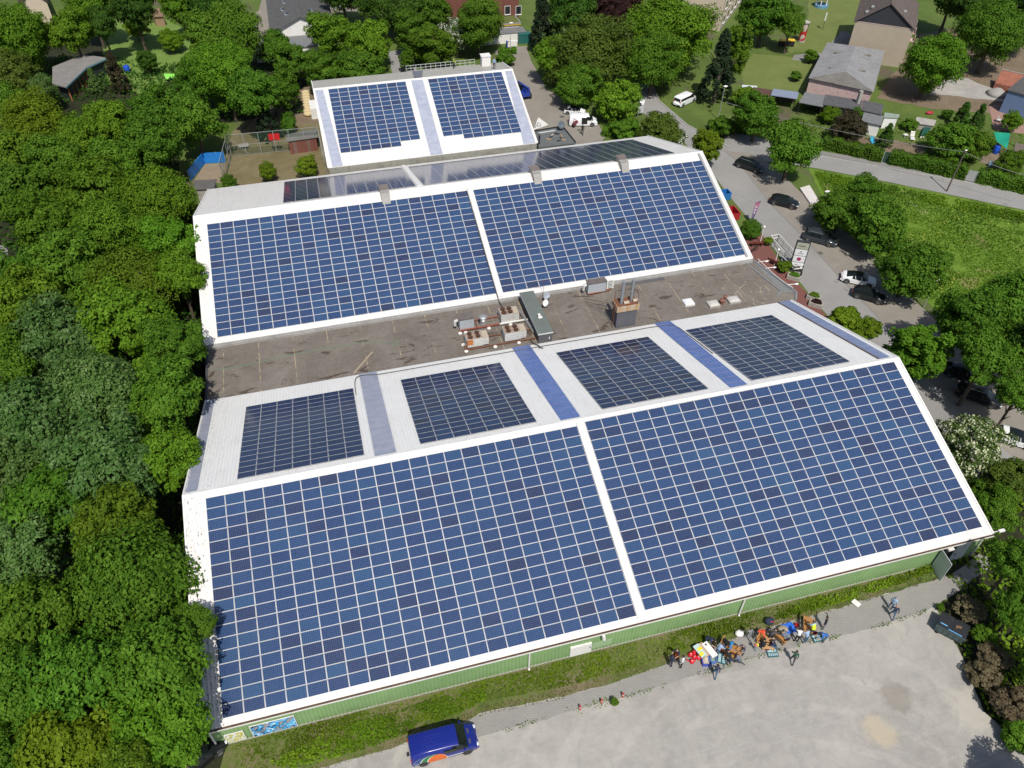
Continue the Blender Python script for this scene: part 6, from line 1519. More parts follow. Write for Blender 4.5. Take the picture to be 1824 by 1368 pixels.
# ------------------------------------------------------------------ houses and gardens
def tile_mat(name, c, sx=.3, sy=.35, dirt=None):
    m, g = newmat(name); p = g.pos()
    cc = g.ramp(g.noise(1.2, 4, .7, p), [(.3, tuple(x * .75 for x in c)), (.7, tuple(x * 1.2 for x in c))])
    cc = g.mix(g.ramp(g.noise(9, 3, .7, p), [(.45, 0.0), (.75, .5)]), cc, tuple(x * .6 for x in c))
    if dirt: cc = g.mix(g.ramp(g.noise(.6, 5, .7, p), [(.5, 0.0), (.7, .8)]), cc, dirt)
    g.base(cc); g.set(Roughness=.85, Specular_IOR_Level=.2); g.bump(g.noise(6, 3, .7, p), .3, .05); return m
M_tile = tile_mat('brown_tiles', (.13, .105, .095)); M_tileg = tile_mat('grey_tiles', (.10, .10, .10)); M_slate = pm('slate_cladding', (.028, .030, .038), .75, .2, 3)
M_beige = pm('beige_render', (.40, .34, .26), .9, .08, .8); M_cream = pm('cream_render', (.55, .46, .36), .9, .06, .8); M_whiter = pm('white_render', (.74, .73, .71), .9, .06, .8)
M_pink = pm('pink_render', (.56, .40, .38), .9, .08, .8, dirt=((.25, .16, .13), .6)); M_win, g = newmat('window_glass'); g.base((.02, .025, .03)); g.set(Roughness=.06)
M_fib = tile_mat('fibre_cement', (.26, .26, .265), dirt=(.17, .16, .155)); M_felt = pm('roofing_felt', (.085, .085, .09), .9, .3, 1.2); M_feltg = pm('grey_roofing_felt', (.16, .165, .17), .9, .25, 1.2)
M_brick = brick_mat('red_brick', (.20, .075, .055), (.165, .06, .048), (.18, .13, .11), .5, .16)
def frame(A, B):
    """local frame with x from A to B along the front, y into the depth"""
    A, B = Vector((*A, 0)), Vector((*B, 0)); d = (B - A).normalized(); return math.atan2(d.y, d.x), (B - A).length
def window(t, x, z, wd, ht, y=-.03, axis='x', xo=0, sill=True):
    b = MB()
    if axis == 'x':
        b.box(x - wd / 2 - .09, x + wd / 2 + .09, y - .03, y + .02, z - .09, z + ht + .09); f = b.build('window', M_trim, t)
        b = MB(); b.box(x - wd / 2, x + wd / 2, y - .05, y - .032, z, z + ht); b.build('pane', M_win, f)
        if sill: b = MB(); b.box(x - wd / 2 - .15, x + wd / 2 + .15, y - .2, y - .004, z - .17, z - .10); b.build('sill', M_trim, f)
    else:
        s = xo; b.box(y - .03 * 1, y + .03, x - wd / 2 - .09, x + wd / 2 + .09, z - .09, z + ht + .09); f = b.build('window', M_trim, t)
        b = MB(); b.box(y + (.032 if s > 0 else -.05), y + (.05 if s > 0 else -.032), x - wd / 2, x + wd / 2, z, z + ht); b.build('pane', M_win, f)
def gable_house(name, label, A, B, depth, ze, zr, wall, roof, gable_mat=None, over=.4, apex=.5, chimney=False):
    """gable end faces the front (A to B)"""
    rz, Wd = frame(A, B); t = thing(name, label, 'house', (A[0], A[1], 0), rz); ax = Wd * apex
    b = MB(); b.prism([(0, 0), (Wd, 0), (Wd, depth), (0, depth)], 0, ze); b.build('wall', wall, t)
    for y in (0.0, depth):
        b = MB(); b.add([(0, y, ze + .002), (Wd, y, ze + .002), (ax, y, zr - .1)], [(0, 1, 2) if y == 0 else (0, 2, 1)]); b.build('gable', gable_mat or wall, t)
    b = MB()
    def slope(x0, z0, x1, z1, th=.16):
        a0 = (x0, -over, z0); a1 = (x1, -over, z1); c0 = (x0, depth + over, z0); c1 = (x1, depth + over, z1)
        up = lambda q: (q[0], q[1], q[2] + th)
        b.add([a0, a1, c1, c0, up(a0), up(a1), up(c1), up(c0)], [(0, 3, 2, 1), (4, 5, 6, 7), (0, 1, 5, 4), (1, 2, 6, 5), (2, 3, 7, 6), (3, 0, 4, 7)])
    sl = (zr - ze) / ax; sr = (zr - ze) / (Wd - ax)
    slope(-over, ze - over * sl, ax, zr); slope(ax + .002, zr, Wd + over, ze - over * sr)
    r = b.build('roof', roof, t)
    b = MB(); b.bar((ax, -over, zr + .17), (ax, depth + over, zr + .17), .3, .1); b.build('ridge', M_tileg if roof is M_tileg else M_tile, r)
    if chimney:
        b = MB(); b.box(ax - .4, ax + .4, depth * .6, depth * .6 + .8, zr - .5, zr + 1.2); b.build('chimney', M_brick, r)
    return t, Wd, ax, r
# beige house with slate gable, upper right
t, Wd, ax, r = gable_house('beige_house', 'tall beige house with black slate gable at the upper right', (131.1, 116.8), (140.3, 109.6), 17, 8.1, 12.3, M_beige, M_tile, M_slate, .35)
b = MB(); b.box(-.02, Wd + .02, -.05, -.004, 8.0, 8.12); b.build('gable_trim', M_pink, t)
for k, y in enumerate((3, 8, 13)):
    for z in (1.2, 4.8): window(t, y, z, 1.4, 1.5, Wd + .03, 'y', 1)
    b = MB(); b.box(Wd + .01, Wd + 1.1, y + 1.2, y + 3.2, 4.2, 4.35); b.box(Wd + 1.05, Wd + 1.12, y + 1.2, y + 3.2, 4.352, 5.2); b.build('balcony', M_pink, t)
for x, y in ((ax * .45, 3.2), (ax * .3, 1.6), (ax * 1.55, 3.0)):
    z = 8.1 + 4.2 * (x / ax if x < ax else (Wd - x) / (Wd - ax)) + .18
    b = MB(); b.box(x - .35, x + .35, y, y + 1.0, z - .1, z + .16); b.build('skylight', M_galv, r)
# grey hipped hut with pink wall
A, B, C_, D = (111.8, 101.1), (120.5, 92.1), (135.15, 110.0), (125.9, 117.2)
t = thing('hut', 'low pink walled hall with grey hipped fibre cement roof', 'building', (A[0], A[1], 0))
def L_(P, z=0): return (P[0] - A[0], P[1] - A[1], z)
E1 = at(1507, 127, 5.4); E2 = at(1524, 82, 5.4)
b = MB()
a_, b2, c_, d_, e1, e2 = L_(A, 4), L_(B, 4), L_(C_, 4), L_(D, 4), (E1[0] - A[0], E1[1] - A[1], 5.4), (E2[0] - A[0], E2[1] - A[1], 5.4)
b.add([a_, b2, e1], [(0, 1, 2)], 1); b.add([b2, c_, e2, e1], [(0, 1, 2, 3)], 0); b.add([d_, a_, e1, e2], [(0, 1, 2, 3)], 0); b.add([c_, d_, e2], [(0, 1, 2)], 0)
b.add([a_, b2, c_, d_], [(3, 2, 1, 0)], 0)
rf = b.build('roof', [M_fib, tile_mat('mossy_tiles', (.17, .16, .145), dirt=(.085, .075, .06))], t)
for (qx, qy) in ((1496, 93), (1542, 98), (1487, 120), (1532, 126)):
    P = at(qx, qy, 4.85); b = MB(); b.box(-1.1, 1.1, -.22, .22, -.05, .1); o = b.build('rooflight', pm('dirty_pane', (.20, .18, .15), .5, .2, 2), rf); o.location = (P[0] - A[0], P[1] - A[1], 4.82); o.rotation_euler = (0, 0, -.25)
b = MB(); ins = lambda P, k=.04: ((P[0] - 123.3) * (1 - k) + 123.3 - A[0], (P[1] - 105) * (1 - k) + 105 - A[1])
b.prism([ins(A), ins(B), ins(C_), ins(D)], 0, 3.98); b.build('wall', M_pink, t)
P = at(1535, 168, 4.3); b = MB(); b.box(-.3, .3, -.3, .3, 0, 5.0); o = b.build('chimney', M_conc, t); o.location = (P[0] - A[0] - .3, P[1] - A[1], 0)
# grey bungalow left of the daisy lawn
t = thing('bungalow', 'grey flat-gabled bungalow with teal roof edge among the trees', 'house', (-33, 134, 0))
pl = [(-33.4, 145.5), (-28.2, 150.9), (-23.1, 147.8), (-26.7, 143.5), (-29.4, 134.3), (-32.2, 136.7)]
b = MB(); b.prism([(x + 33, y - 134) for x, y in pl], 2.9, 3.12); b.build('roof', pm('bungalow_felt', (.20, .19, .18), .9, .2, .8, dirt=((.12, .11, .10), .5)), t)
b = MB(); cen = (-29.3, 142.6); b.prism([((x - cen[0]) * .8 + cen[0] + 33, (y - cen[1]) * .86 + cen[1] - 134) for x, y in pl], 0, 2.898); b.build('wall', pm('dark_glazing', (.03, .035, .04), .3, .3, 1), t)
M_teal = pm('teal_edge', (.13, .25, .29), .6, .1, 2)
b = MB()
for q0, q1 in ((2, 3), (3, 4)): b.bar((pl[q0][0] + 33, pl[q0][1] - 134, 3.0), (pl[q1][0] + 33, pl[q1][1] - 134, 3.0), .1, .3)
b.build('fascia', M_teal, t)
b = MB()
for k in range(6):
    q = Vector(pl[4]).lerp(Vector(pl[3]), .1 + k * .17); b.bar((q.x + 33 - .35, q.y - 134 + .2, 0), (q.x + 33 - .35, q.y - 134 + .2, 2.9), .22)
b.build('posts', pm('orange_wood', (.34, .12, .04), .7, .2, 3), t)
# white house with grey roof, top centre
t, Wd, ax, r = gable_house('white_house', 'white gabled house with dark grey roof and skylights, top left of centre', (10.4, 152.8), (23.8, 152.8), 30, 3.4, 6.4, M_whiter, M_tileg, None, .5, .48)
for x, y in ((ax * .6, 5), (ax * .6, 13), (ax * .6, 17), (ax * 1.4, 5.5), (ax * 1.4, 15), (ax * .5, 9)):
    z = 3.4 + 3.0 * (x / ax if x < ax else (Wd - x) / (Wd - ax)) + .14
    b = MB(); b.box(x - .5, x + .5, y, y + 1.5, z - .1, z + .14); s_ = b.build('skylight', M_galv, r); b = MB(); b.box(x - .38, x + .38, y + .12, y + 1.38, z + .142, z + .16); b.build('pane', M_win, s_)
for x in (3, 6.5, 10): window(t, x, 1.0, 1.3, 1.3)
b = MB(); b.box(-4, 9, -7, -.3, 0, 2.4); b.build('extension', M_whiter, t); b = MB(); b.box(-4.2, 9.2, -7.2, -.302, 2.404, 2.6); b.build('extension_roof', M_feltg, t)
# dark roofed house, upper left corner
t, Wd, ax, r = gable_house('dark_roof_house', 'house with dark brown roof glimpsed in the upper left corner', at2(52, 45), at2(96, 38), 16, 4.5, 7.5, M_cream, tile_mat('maroon_tiles', (.07, .045, .045)))
# red brick house with annex, top centre right
t = thing('brick_house', 'red brick house with two white framed windows at the top edge', 'house', (47, 152.3, 0))
b = MB(); b.box(0, 19.4, 0, 10, 0, 9.5); b.build('wall', M_brick, t); b = MB(); b.box(-.3, 19.7, -.3, 10.3, 9.504, 9.8); b.build('roof', M_tileg, t)
for qx in (904, 923.5):
    P = [at(qx, 20, 4)]; d = CF + CR * (qx - IW / 2) / FPX - CU * (20 - IH / 2) / FPX; k = (152.3 - CAM[1]) / d[1]; Q = CAM + d * k
    window(t, Q[0] - 47, Q[2] - .6, 1.2, 1.7)
t = thing('annex', 'flat annex with planted roof and yellow band before the brick house', 'building', (54, 147.4, 0))
b = MB(); b.box(0, 11.2, 0, 4.8, 0, 2.6); b.build('wall', M_whiter, t); b = MB(); b.box(-.2, 11.5, -.25, 4.82, 2.604, 2.9); b.build('fascia', pm('yellow_band', (.62, .40, .03), .6, .08, 2), t)
b = MB(); b.box(-.25, 11.55, -.3, 4.83, 2.904, 3.0); b.box(-.25, 11.55, -.3, -.1, 3.002, 3.1); b.box(11.35, 11.55, -.098, 4.8, 3.002, 3.1); b.build('roof_edge', M_galv, t)
b = MB(); b.box(-.2, 11.34, -.09, 4.8, 3.004, 3.06); b.build('roof_planting', ground_mat('sedum', [(.3, (.07, .10, .03)), (.55, (.12, .13, .04)), (.75, (.20, .12, .06))], .6, 4), t)
b = MB(); b.box(0, 11.8, -3.6, -.3, 0, 2.1); b.build('front_block', M_whiter, t); b = MB(); b.box(-.1, 11.9, -3.7, -.302, 2.104, 2.22); b.build('front_roof', M_feltg, t)
x, y = at2(933, 75); b = MB(); b.box(-1.4, 1.4, -.9, .9, 0, 1.9); b.box(-1.45, 1.45, -.95, .95, 1.902, 2.0); tag(b.build('green_bin', pm('bin_green', (.02, .12, .11), .5, .1, 2), None, (x, y, 0)), 'dark green bin box beside the annex', 'bin')
# beige apartment block, top right of centre
A = at2(1281, 56); t = thing('apartment_block', 'beige apartment block at the top with white windows along its right face', 'building', (A[0], A[1], 0), math.atan2(18, 15))
b = MB(); b.box(0, 26, 0, 9.5, 0, 11); b.build('wall', M_cream, t); b = MB(); b.box(-.4, 26.4, -.4, 9.9, 11.004, 11.4); b.build('roof', M_tile, t)
for z in (1.2, 4.4, 7.6):
    for x in (3, 7, 11, 15, 19, 23): window(t, x, z, 1.5, 1.6)
b = MB(); b.box(-.01, 26, -.06, -.004, 0, .9); b.build('plinth', M_conc, t)
# red wall and blue house, right edge
P0, P1 = at2(1768, 158), at2(1850, 178); rz, Ln = frame(P0, P1); t = thing('brick_wall', 'red brick lean-to roof wall near the gravel drive', 'wall', (*P0, 0), rz)
b = MB(); b.add([(0, 0, 0), (Ln, 0, 0), (Ln, 0, 1.2), (0, 0, 1.2), (0, 3, 3.0), (Ln, 3, 3.0), (0, 3, 0), (Ln, 3, 0)], [(0, 1, 2, 3), (3, 2, 5, 4), (0, 3, 4, 6), (1, 7, 5, 2), (6, 4, 5, 7)]); b.build('wall', tile_mat('red_tiles', (.30, .12, .08)), t)
b = MB(); b.box(-.1, Ln + .1, 2.9, 3.1, 3.0, 3.12); b.build('coping', M_conc, t)
x, y = at2(1775, 168); b = MB(); b.lathe([(2.2, 0), (1.5, .6), (.7, 1.1), (.05, 1.3)], (0, 0, 0), 14); tag(b.build('gravel_heap', M_gravel, None, (x, y, .02), smooth=True), 'heap of grey gravel against the red wall', 'heap')
P0, P1 = at2(1856, 222), at2(1906, 214); rz, Ln = frame(P0, P1); t = thing('blue_house', 'corner of a blue house at the right edge by the terrace', 'house', (*P0, 0), rz + .5)
b = MB(); b.box(0, 9, 0, 8, 0, 4.2); b.build('wall', pm('blue_cladding', (.13, .20, .34), .6, .1, 1), t); b = MB(); b.box(-.2, 9.2, -.2, 8.2, 4.204, 4.4); b.build('roof', M_tileg, t); window(t, 2, 1, 1.4, 1.4)
# garden sheds
def shed(label, quad_px, z, roof, wall, name='garden_shed', cat='shed', openfront=False):
    pts = [at2(*q, z) for q in quad_px]; x0, y0 = pts[0]; t = thing(name, label, cat, (x0, y0, 0), 0)
    c = (sum(p[0] for p in pts) / 4, sum(p[1] for p in pts) / 4); loc_ = [(p[0] - x0, p[1] - y0) for p in pts]
    b = MB(); b.prism(loc_[::-1], z - .12, z); b.build('roof', roof, t)
    ins_ = [((p[0] - c[0]) * .88 + c[0] - x0, (p[1] - c[1]) * .88 + c[1] - y0) for p in pts]
    if openfront:
        for q in ins_:
            b = MB(); b.bar((*q, 0), (*q, z - .122), .12); b.build('post', M_dark, t)
        b = MB(); b.bar((*ins_[0], z / 2), (*ins_[1], z / 2), .06, z - .2); b.build('back_wall', wall, t)
    else: b = MB(); b.prism(ins_[::-1], 0, z - .122); b.build('wall', wall, t)
    return t
M_shedw = pm('dark_boards', (.07, .055, .045), .85, .3, 3)
shed('grey roofed open shelter left of the black sheds', ((1434, 164), (1469, 170), (1466, 190), (1423, 182)), 2.5, M_feltg, M_shedw, openfront=True)
shed('long black roofed shed in front of the pink wall', ((1470, 168), (1537, 179), (1533, 196), (1466, 186)), 2.6, M_felt, M_shedw)
shed('black roofed shed at the right end of the pink wall', ((1538, 178), (1574, 186), (1571, 204), (1534, 196)), 2.7, M_felt, M_shedw)
shed('grey roofed shed lowest of the row', ((1539, 199), (1574, 206), (1570, 223), (1534, 216)), 2.4, M_feltg, M_whiter)
shed('white and red roofed garden hut next to the lowest grey shed', ((1576, 200), (1603, 204), (1600, 210), (1574, 209)), 2.3, pm('green_grey_sheet', (.25, .30, .25), .7, .2, 2), M_whiter)
t = shed('pergola with clear ribbed roof left of the sheds', ((1378, 158), (1423, 164), (1420, 176), (1373, 169)), 2.4, pm('clear_ribbed', (.22, .25, .33), .3, .2, 3), M_shedw, 'pergola', 'pergola', True)
shed('brown fence shelter between white box and pergola', ((1342, 155), (1376, 160), (1372, 172), (1338, 166)), 1.9, pm('brown_boards', (.09, .045, .035), .8, .3, 3), M_shedw)
shed('white box with pale lid near the dark conifer', ((1322, 151), (1349, 153), (1345, 164), (1320, 163)), 1.6, pm('pale_lid', (.55, .62, .62), .5, .1, 2), M_whiter, 'white_box', 'box')
shed('low garden wall block of old grey boards', ((1633, 208), (1668, 214), (1664, 224), (1630, 219)), 1.2, M_conc, M_conc, 'garden_wall', 'wall')
shed('green glass cold frame beside the white boards', ((1646, 226), (1660, 226), (1652, 240), (1640, 240)), .7, pm('green_glass', (.02, .09, .07), .3, .1, 3), M_whiter, 'cold_frame', 'cold frame')
shed('slate roof hut at the right garden edge', ((1809, 254), (1830, 258), (1826, 272), (1806, 268)), 2.0, pm('old_boards_grey', (.14, .11, .09), .9, .3, 3), M_shedw)
shed('small flat roof at the ball court corner', ((345, 321), (386, 319), (381, 336), (347, 338)), 2.6, pm('grey_felt_dark', (.10, .095, .09), .9, .2, 1), M_conc, 'flat_roof_hut', 'building')
shed('brick hut with grey roof beside the ball court', ((509, 240), (566, 228), (566, 244), (510, 252)), 2.6, pm('grey_sheet', (.16, .155, .15), .8, .15, 1), M_brick, 'brick_hut', 'building')
t = shed('brown wooden play shed on the daisy lawn edge', ((266, 20), (283, 14), (292, 29), (274, 30)), 2.3, pm('brown_planks', (.22, .14, .085), .8, .25, 3), pm('light_planks', (.30, .20, .12), .8, .2, 3), 'play_shed')
# blue boards around the sand court
M_blueb = pm('blue_boards', (.015, .19, .58), .5, .08, 1.5); M_blueb2 = M_blueb
def wall_px(name, label, cat, p0, p1, h, mat, th=.12, z=0.02):
    A, B = at2(*p0), at2(*p1); rz, L = frame(A, B); t = thing(name, label, cat, (*A, z), rz); b = MB(); b.box(0, L, -th / 2, th / 2, 0, h); b.build('boards', mat, t)
    b = MB()
    for k in range(int(L / 2.2) + 1): b.box(k * 2.2 - .05, k * 2.2 + .05, th / 2 + .003, th / 2 + .1, 0, h + .04)
    b.build('posts', M_galv, t); return t
wall_px('court_wall', 'bright blue board wall behind the sand court', 'wall', (365, 291), (403, 289), 1.9, M_blueb); wall_px('court_wall', 'blue board wall on the shaded left side of the sand court', 'wall', (340, 322), (365, 291), 1.9, M_blueb)
sheet('sand_court', px((342, 326), (366, 292), (402, 291), (402, 326)), .024, ground_mat('sand', [(.3, (.20, .15, .10)), (.6, (.27, .215, .15)), (.8, (.31, .25, .18))], .5, 5), .05)
# ball-catch fence and hoop
mnet, g = newmat('green_net'); g.base((.05, .10, .07)); g.set(Roughness=.8)
uvp = g.pos(); sx = g.sep(uvp); gx = g.math('LESS_THAN', g.math('FRACT', g.math('MULTIPLY', g.math('ADD', sx[0], sx[1]), 6.0)), .13); gz = g.math('LESS_THAN', g.math('FRACT', g.math('MULTIPLY', sx[2], 6.0)), .13)
tb_ = g.node('ShaderNodeBsdfTransparent'); mx = g.node('ShaderNodeMixShader'); g.link(g.math('MAXIMUM', gx, gz), mx.inputs[0]); g.link(tb_.outputs[0], mx.inputs[1]); g.link(g.bsdf.outputs[0], mx.inputs[2]); g.link(mx.outputs[0], g.n.get('Material Output').inputs[0])
M_fence = pm('fence_post', (.30, .32, .31), .6, .1, 3)
def netfence(label, p0, p1, h, name='net_fence'):
    A, B = at2(*p0), at2(*p1); rz, L = frame(A, B); t = thing(name, label, 'fence', (*A, .02), rz, 'net fences around the ball court')
    n = max(2, int(L / 2.4))
    for k in range(n + 1): b = MB(); b.tube([(L * k / n, 0, 0), (L * k / n, 0, h)], .05, 6); b.build('post', M_fence, t)
    b = MB(); b.bar((0, 0, h), (L, 0, h), .06); b.bar((0, 0, h * .5), (L, 0, h * .5), .04); b.bar((0, 0, .1), (L, 0, .1), .04); b.build('rail', M_fence, t)
    b = MB(); b.bar((0, 0, h - .1), (L / n * 1.2, -.05, .15), .05); b.bar((L, 0, h - .1), (L - L / n * 1.2, -.05, .15), .05); b.build('brace', M_fence, t)
    b = MB(); b.quad((0, .01, .1), (L, .01, .1), (L, .01, h), (0, .01, h)); b.build('net', mnet, t)
netfence('tall net fence behind the red hoop', (413, 279), (572, 264), 4.0); netfence('tall net fence between sand court and ball court', (413, 279), (400, 330), 4.0); netfence('net fence along the rearmost hall wall', (572, 264), (583, 312), 3.6)
x, y = at2(494, 271); t = thing('basketball_hoop', 'basketball hoop with red backboard', 'basketball hoop', (x, y, .02), R(-5))
b = MB(); b.bar((-.5, 0, 0), (-.5, 0, 2.9), .09); b.bar((.5, 0, 0), (.5, 0, 2.9), .09); b.build('post', M_shedw, t); b = MB(); b.box(-.95, .95, -.1, -.05, 2.3, 3.5); b.build('backboard', pm('red_board', (.52, .015, .02), .5, .06, 2), t)
b = MB(); b.tube([(.23 * math.cos(a), -.36 + .23 * math.sin(a), 2.6) for a in [k * math.pi / 8 for k in range(17)]], .02, 5); b.build('rim', M_shedw, t)
x, y = at2(435, 265); t = thing('seating_bench', 'grey bench beside the net fence', 'bench', (x, y, .02), .1); b = MB(); b.box(-.9, .9, -.25, .25, .42, .48); b.build('seat', M_conc, t); b = MB(); b.box(-.9, .9, .2, .26, .5, .9); b.build('backrest', M_conc, t)
for sx in (-.7, .7): b = MB(); b.box(sx - .05, sx + .05, -.2, .2, 0, .418); b.build('leg', M_conc, t)
# pale roll beside the rearmost hall, white plate
P0 = at2(549, 206); P1 = at2(545, 168); b = MB(); rr = rnd
for k in range(9):
    q = Vector(P0).lerp(Vector(P1), k / 8); b.ball((q.x, q.y, .35), .9, 8, 0, (1, .9, .55))
tag(b.build('straw_stack', pm('straw_sack', (.52, .42, .24), .9, .15, 3), None, (0, 0, .02), smooth=True), 'long pale yellow stack of sacks beside the rearmost hall', 'stack')
x, y = at2(561, 204); b = MB(); b.box(-.7, .7, -2.0, 2.0, 0, 2.0); tag(b.build('white_container', M_trim, None, (x, y, .02)), 'white box container against the rearmost hall wall', 'container')
# small garden and play things
x, y = at2(309, 141); t = thing('play_slide', 'lime green slide hood on the daisy lawn', 'slide', (x, y, .02), .3); b = MB()
for k in range(8): b.quad((-1.6, -1 + k * .25, .6 + .9 * math.sin(k * math.pi / 8)), (1.6, -1 + k * .25, .2 + .5 * math.sin(k * math.pi / 8)), (1.6, -.75 + k * .25, .2 + .5 * math.sin((k + 1) * math.pi / 8)), (-1.6, -.75 + k * .25, .6 + .9 * math.sin((k + 1) * math.pi / 8)))
b.build('hood', pm('lime_plastic', (.22, .62, .08), .5, .08, 3), t); b = MB(); b.bar((-1.5, -.8, 0), (-1.5, -.8, .8), .1); b.bar((-1.5, .8, 0), (-1.5, .8, .8), .1); b.build('leg', M_galv, t)
def barrel(pxy, mat, label, r=.32, h=.95):
    x, y = at2(*pxy); b = MB(); b.lathe([(r * .92, 0), (r, .1), (r, h * .4), (r * 1.05, h * .45), (r, h * .5), (r, h - .08), (r * .9, h), (r * .2, h + .01)], (0, 0, 0), 14); tag(b.build('barrel', mat, None, (x, y, .02), smooth=True), label, 'barrel')
M_bb = pm('blue_plastic', (.01, .07, .48), .45, .08, 3)
barrel((228, 129), M_bb, 'blue barrel in front of the daisy lawn', .6, 1.4); barrel((1528, 234), M_bb, 'blue barrel below the lowest grey shed'); barrel((1772, 273), M_bb, 'blue barrel under the green canopy', .5, 1.5); barrel((1762, 297), pm('pale_blue_plastic', (.30, .45, .6), .5, .1, 3), 'small pale blue drum on the soil bed')
def lounger(pxy, rz, label, L=2.1):
    x, y = at2(*pxy); t = thing('garden_lounger', label, 'lounger', (x, y, .02), R(rz)); b = MB()
    for k in range(6): b.box(-L / 2 + k * .22, -L / 2 + k * .22 + .15, -.36, .36, .36, .40)
    b.build('seat', M_trim, t); b = MB()
    for k in range(4): b.add([(.3 + k * .2, -.36, .45 + k * .17), (.3 + k * .2, .36, .45 + k * .17), (.42 + k * .2, .36, .56 + k * .17), (.42 + k * .2, -.36, .56 + k * .17)], [(0, 1, 2, 3)])
    b.build('backrest', M_trim, t)
    for sx in (-.8, .7):
        for sy in (-.4, .4): b = MB(); b.bar((sx, sy, 0), (sx, sy, .5), .06); b.build('leg', M_trim, t)
lounger((1624, 248), 60, 'white slatted lounger in the middle garden')
x, y = at2(1612, 244); t = thing('garden_table', 'white slatted side table left of the lounger', 'table', (x, y, .02)); b = MB(); 
for k in range(4): b.box(-.4, .4, -.35 + k * .19, -.22 + k * .19, .44, .48)
b.build('tabletop', M_trim, t)
for sx in (-.35, .35):
    for sy in (-.3, .3): b = MB(); b.bar((sx, sy, 0), (sx, sy, .438), .05); b.build('leg', M_trim, t)
x, y = at2(1779, 218); t = thing('terrace_chair', 'pale green chair on the pink terrace', 'chair', (x, y, .03), .6); b = MB(); b.box(-.4, .4, -.4, .4, .45, .5); b.build('seat', M_steel, t); b = MB(); b.box(-.4, .4, .4, .46, .5, 1.1); b.build('backrest', M_steel, t)
for sx in (-.35, .35):
    for sy in (-.35, .35): b = MB(); b.bar((sx, sy, 0), (sx, sy, .448), .05); b.build('leg', M_steel, t)
pts = [at2(*q, 2.2) for q in ((1771, 236), (1799, 238), (1797, 258), (1766, 250))]; t = thing('canopy', 'green tarpaulin canopy in the right garden', 'canopy', (*pts[0], 0)); b = MB(); n = 6
lp = [Vector((p[0] - pts[0][0], p[1] - pts[0][1])) for p in pts]
def cz(u, v): q = lp[0].lerp(lp[1], u).lerp(lp[3].lerp(lp[2], u), v); return (q.x, q.y, 2.3 - .5 * u * v - .35 * math.sin(u * 3.1) * math.sin(v * 3.1) - .9 * max(0, u + v - 1.6))
for i in range(n):
    for j in range(n): b.quad(cz(i / n, j / n), cz((i + 1) / n, j / n), cz((i + 1) / n, (j + 1) / n), cz(i / n, (j + 1) / n))
b.build('sheet', pm('green_tarp', (.01, .26, .16), .5, .1, 2), t, smooth=True)
for q in lp: b = MB(); b.bar((q.x, q.y, 0), (q.x, q.y, 1.6), .06); b.build('pole', M_galv, t)
x, y = at2(1554, 253); b = MB(); b.box(-.4, .4, -.9, .9, 0, .25); b.box(-.4, .4, .6, .9, .252, .6); tag(b.build('paddling_board', pm('cyan_plastic', (.05, .42, .62), .5, .08, 3), None, (x, y, .02), rot=(0, 0, -.3)), 'turquoise plastic slide board in the left garden', 'play board')
x, y = at2(1655, 203); b = MB(); b.ball((0, 0, .25), .7, 9, 0, (1.2, .7, .35)); tag(b.build('red_cover', pm('red_cover', (.40, .02, .05), .6, .1, 3), None, (x, y, .02), smooth=True), 'crumpled red cover on the grass near the big maple', 'cover')
x, y = at2(1686, 285); b = MB(); b.ball((0, 0, .4), .85, 10, 0, (1.1, .8, .5)); tag(b.build('white_cover', pm('cream_cover', (.62, .57, .48), .7, .06), None, (x, y, .02), smooth=True), 'cream covered bundle behind the hedge', 'cover')
for k, ((qx, qy), lb) in enumerate((((1392, 82), 'bin with yellow lid, left of two'), ((1407, 82), 'bin with yellow lid, right of two'))):
    x, y = at2(qx, qy); t = thing('recycling_bin', lb, 'bin', (x, y, .02), -.4, 'bins with yellow lids'); b = MB(); b.box(-.75, .75, -.55, .55, .1, 1.25); b.build('body', M_dark, t); b = MB(); b.box(-.8, .8, -.6, .6, 1.254, 1.36); b.build('lid', pm('yellow_lid', (.75, .50, .02), .5, .06, 3), t)
    b = MB(); b.lathe([(.12, -.06), (.12, .06)], (-.5, -.5, .12), 8, 0, 'y'); b.lathe([(.12, -.06), (.12, .06)], (.5, -.5, .12), 8, 0, 'y'); b.build('wheel', M_tyre, t)
x, y = at2(1427, 74); t = thing('advertising_pillar', 'red advertising pillar with grey cap on the house lawn', 'pillar', (x, y, .02)); b = MB(); b.lathe([(.75, 0), (.75, 4.2)], (0, 0, 0), 18)
mp_, g = newmat('posters'); v_ = g.node('ShaderNodeTexVoronoi'); g.link(g.vscale(g.pos(), .7, .7, .9), v_.inputs['Vector']); v_.inputs['Scale'].default_value = 1.0; v_.feature = 'F1'
sepc = g.node('ShaderNodeSeparateColor'); g.link(v_.outputs['Color'], sepc.inputs[0]); g.base(g.ramp(sepc.outputs[0], [(0, (.42, .02, .02)), (.55, (.35, .03, .02)), (.62, (.5, .42, .38)), (.75, (.10, .02, .02))], 'CONSTANT')); g.set(Roughness=.6)
b.build('column', mp_, t); b = MB(); b.lathe([(.78, 0), (.78, .35)], (0, 0, 0), 18); b.lathe([(.95, 4.204), (.95, 4.35), (.3, 4.6)], (0, 0, 0), 18); b.build('cap', M_conc, t)
x, y = at2(1465, 53); t = thing('sign_post', 'white upright sign board on the house lawn', 'sign', (x, y, .02), .5); b = MB(); b.bar((0, 0, 0), (0, 0, 2.0), .08); b.build('post', M_shedw, t); b = MB(); b.box(-.3, .3, -.04, .04, 2.0, 3.8); b.build('board', M_trim, t)
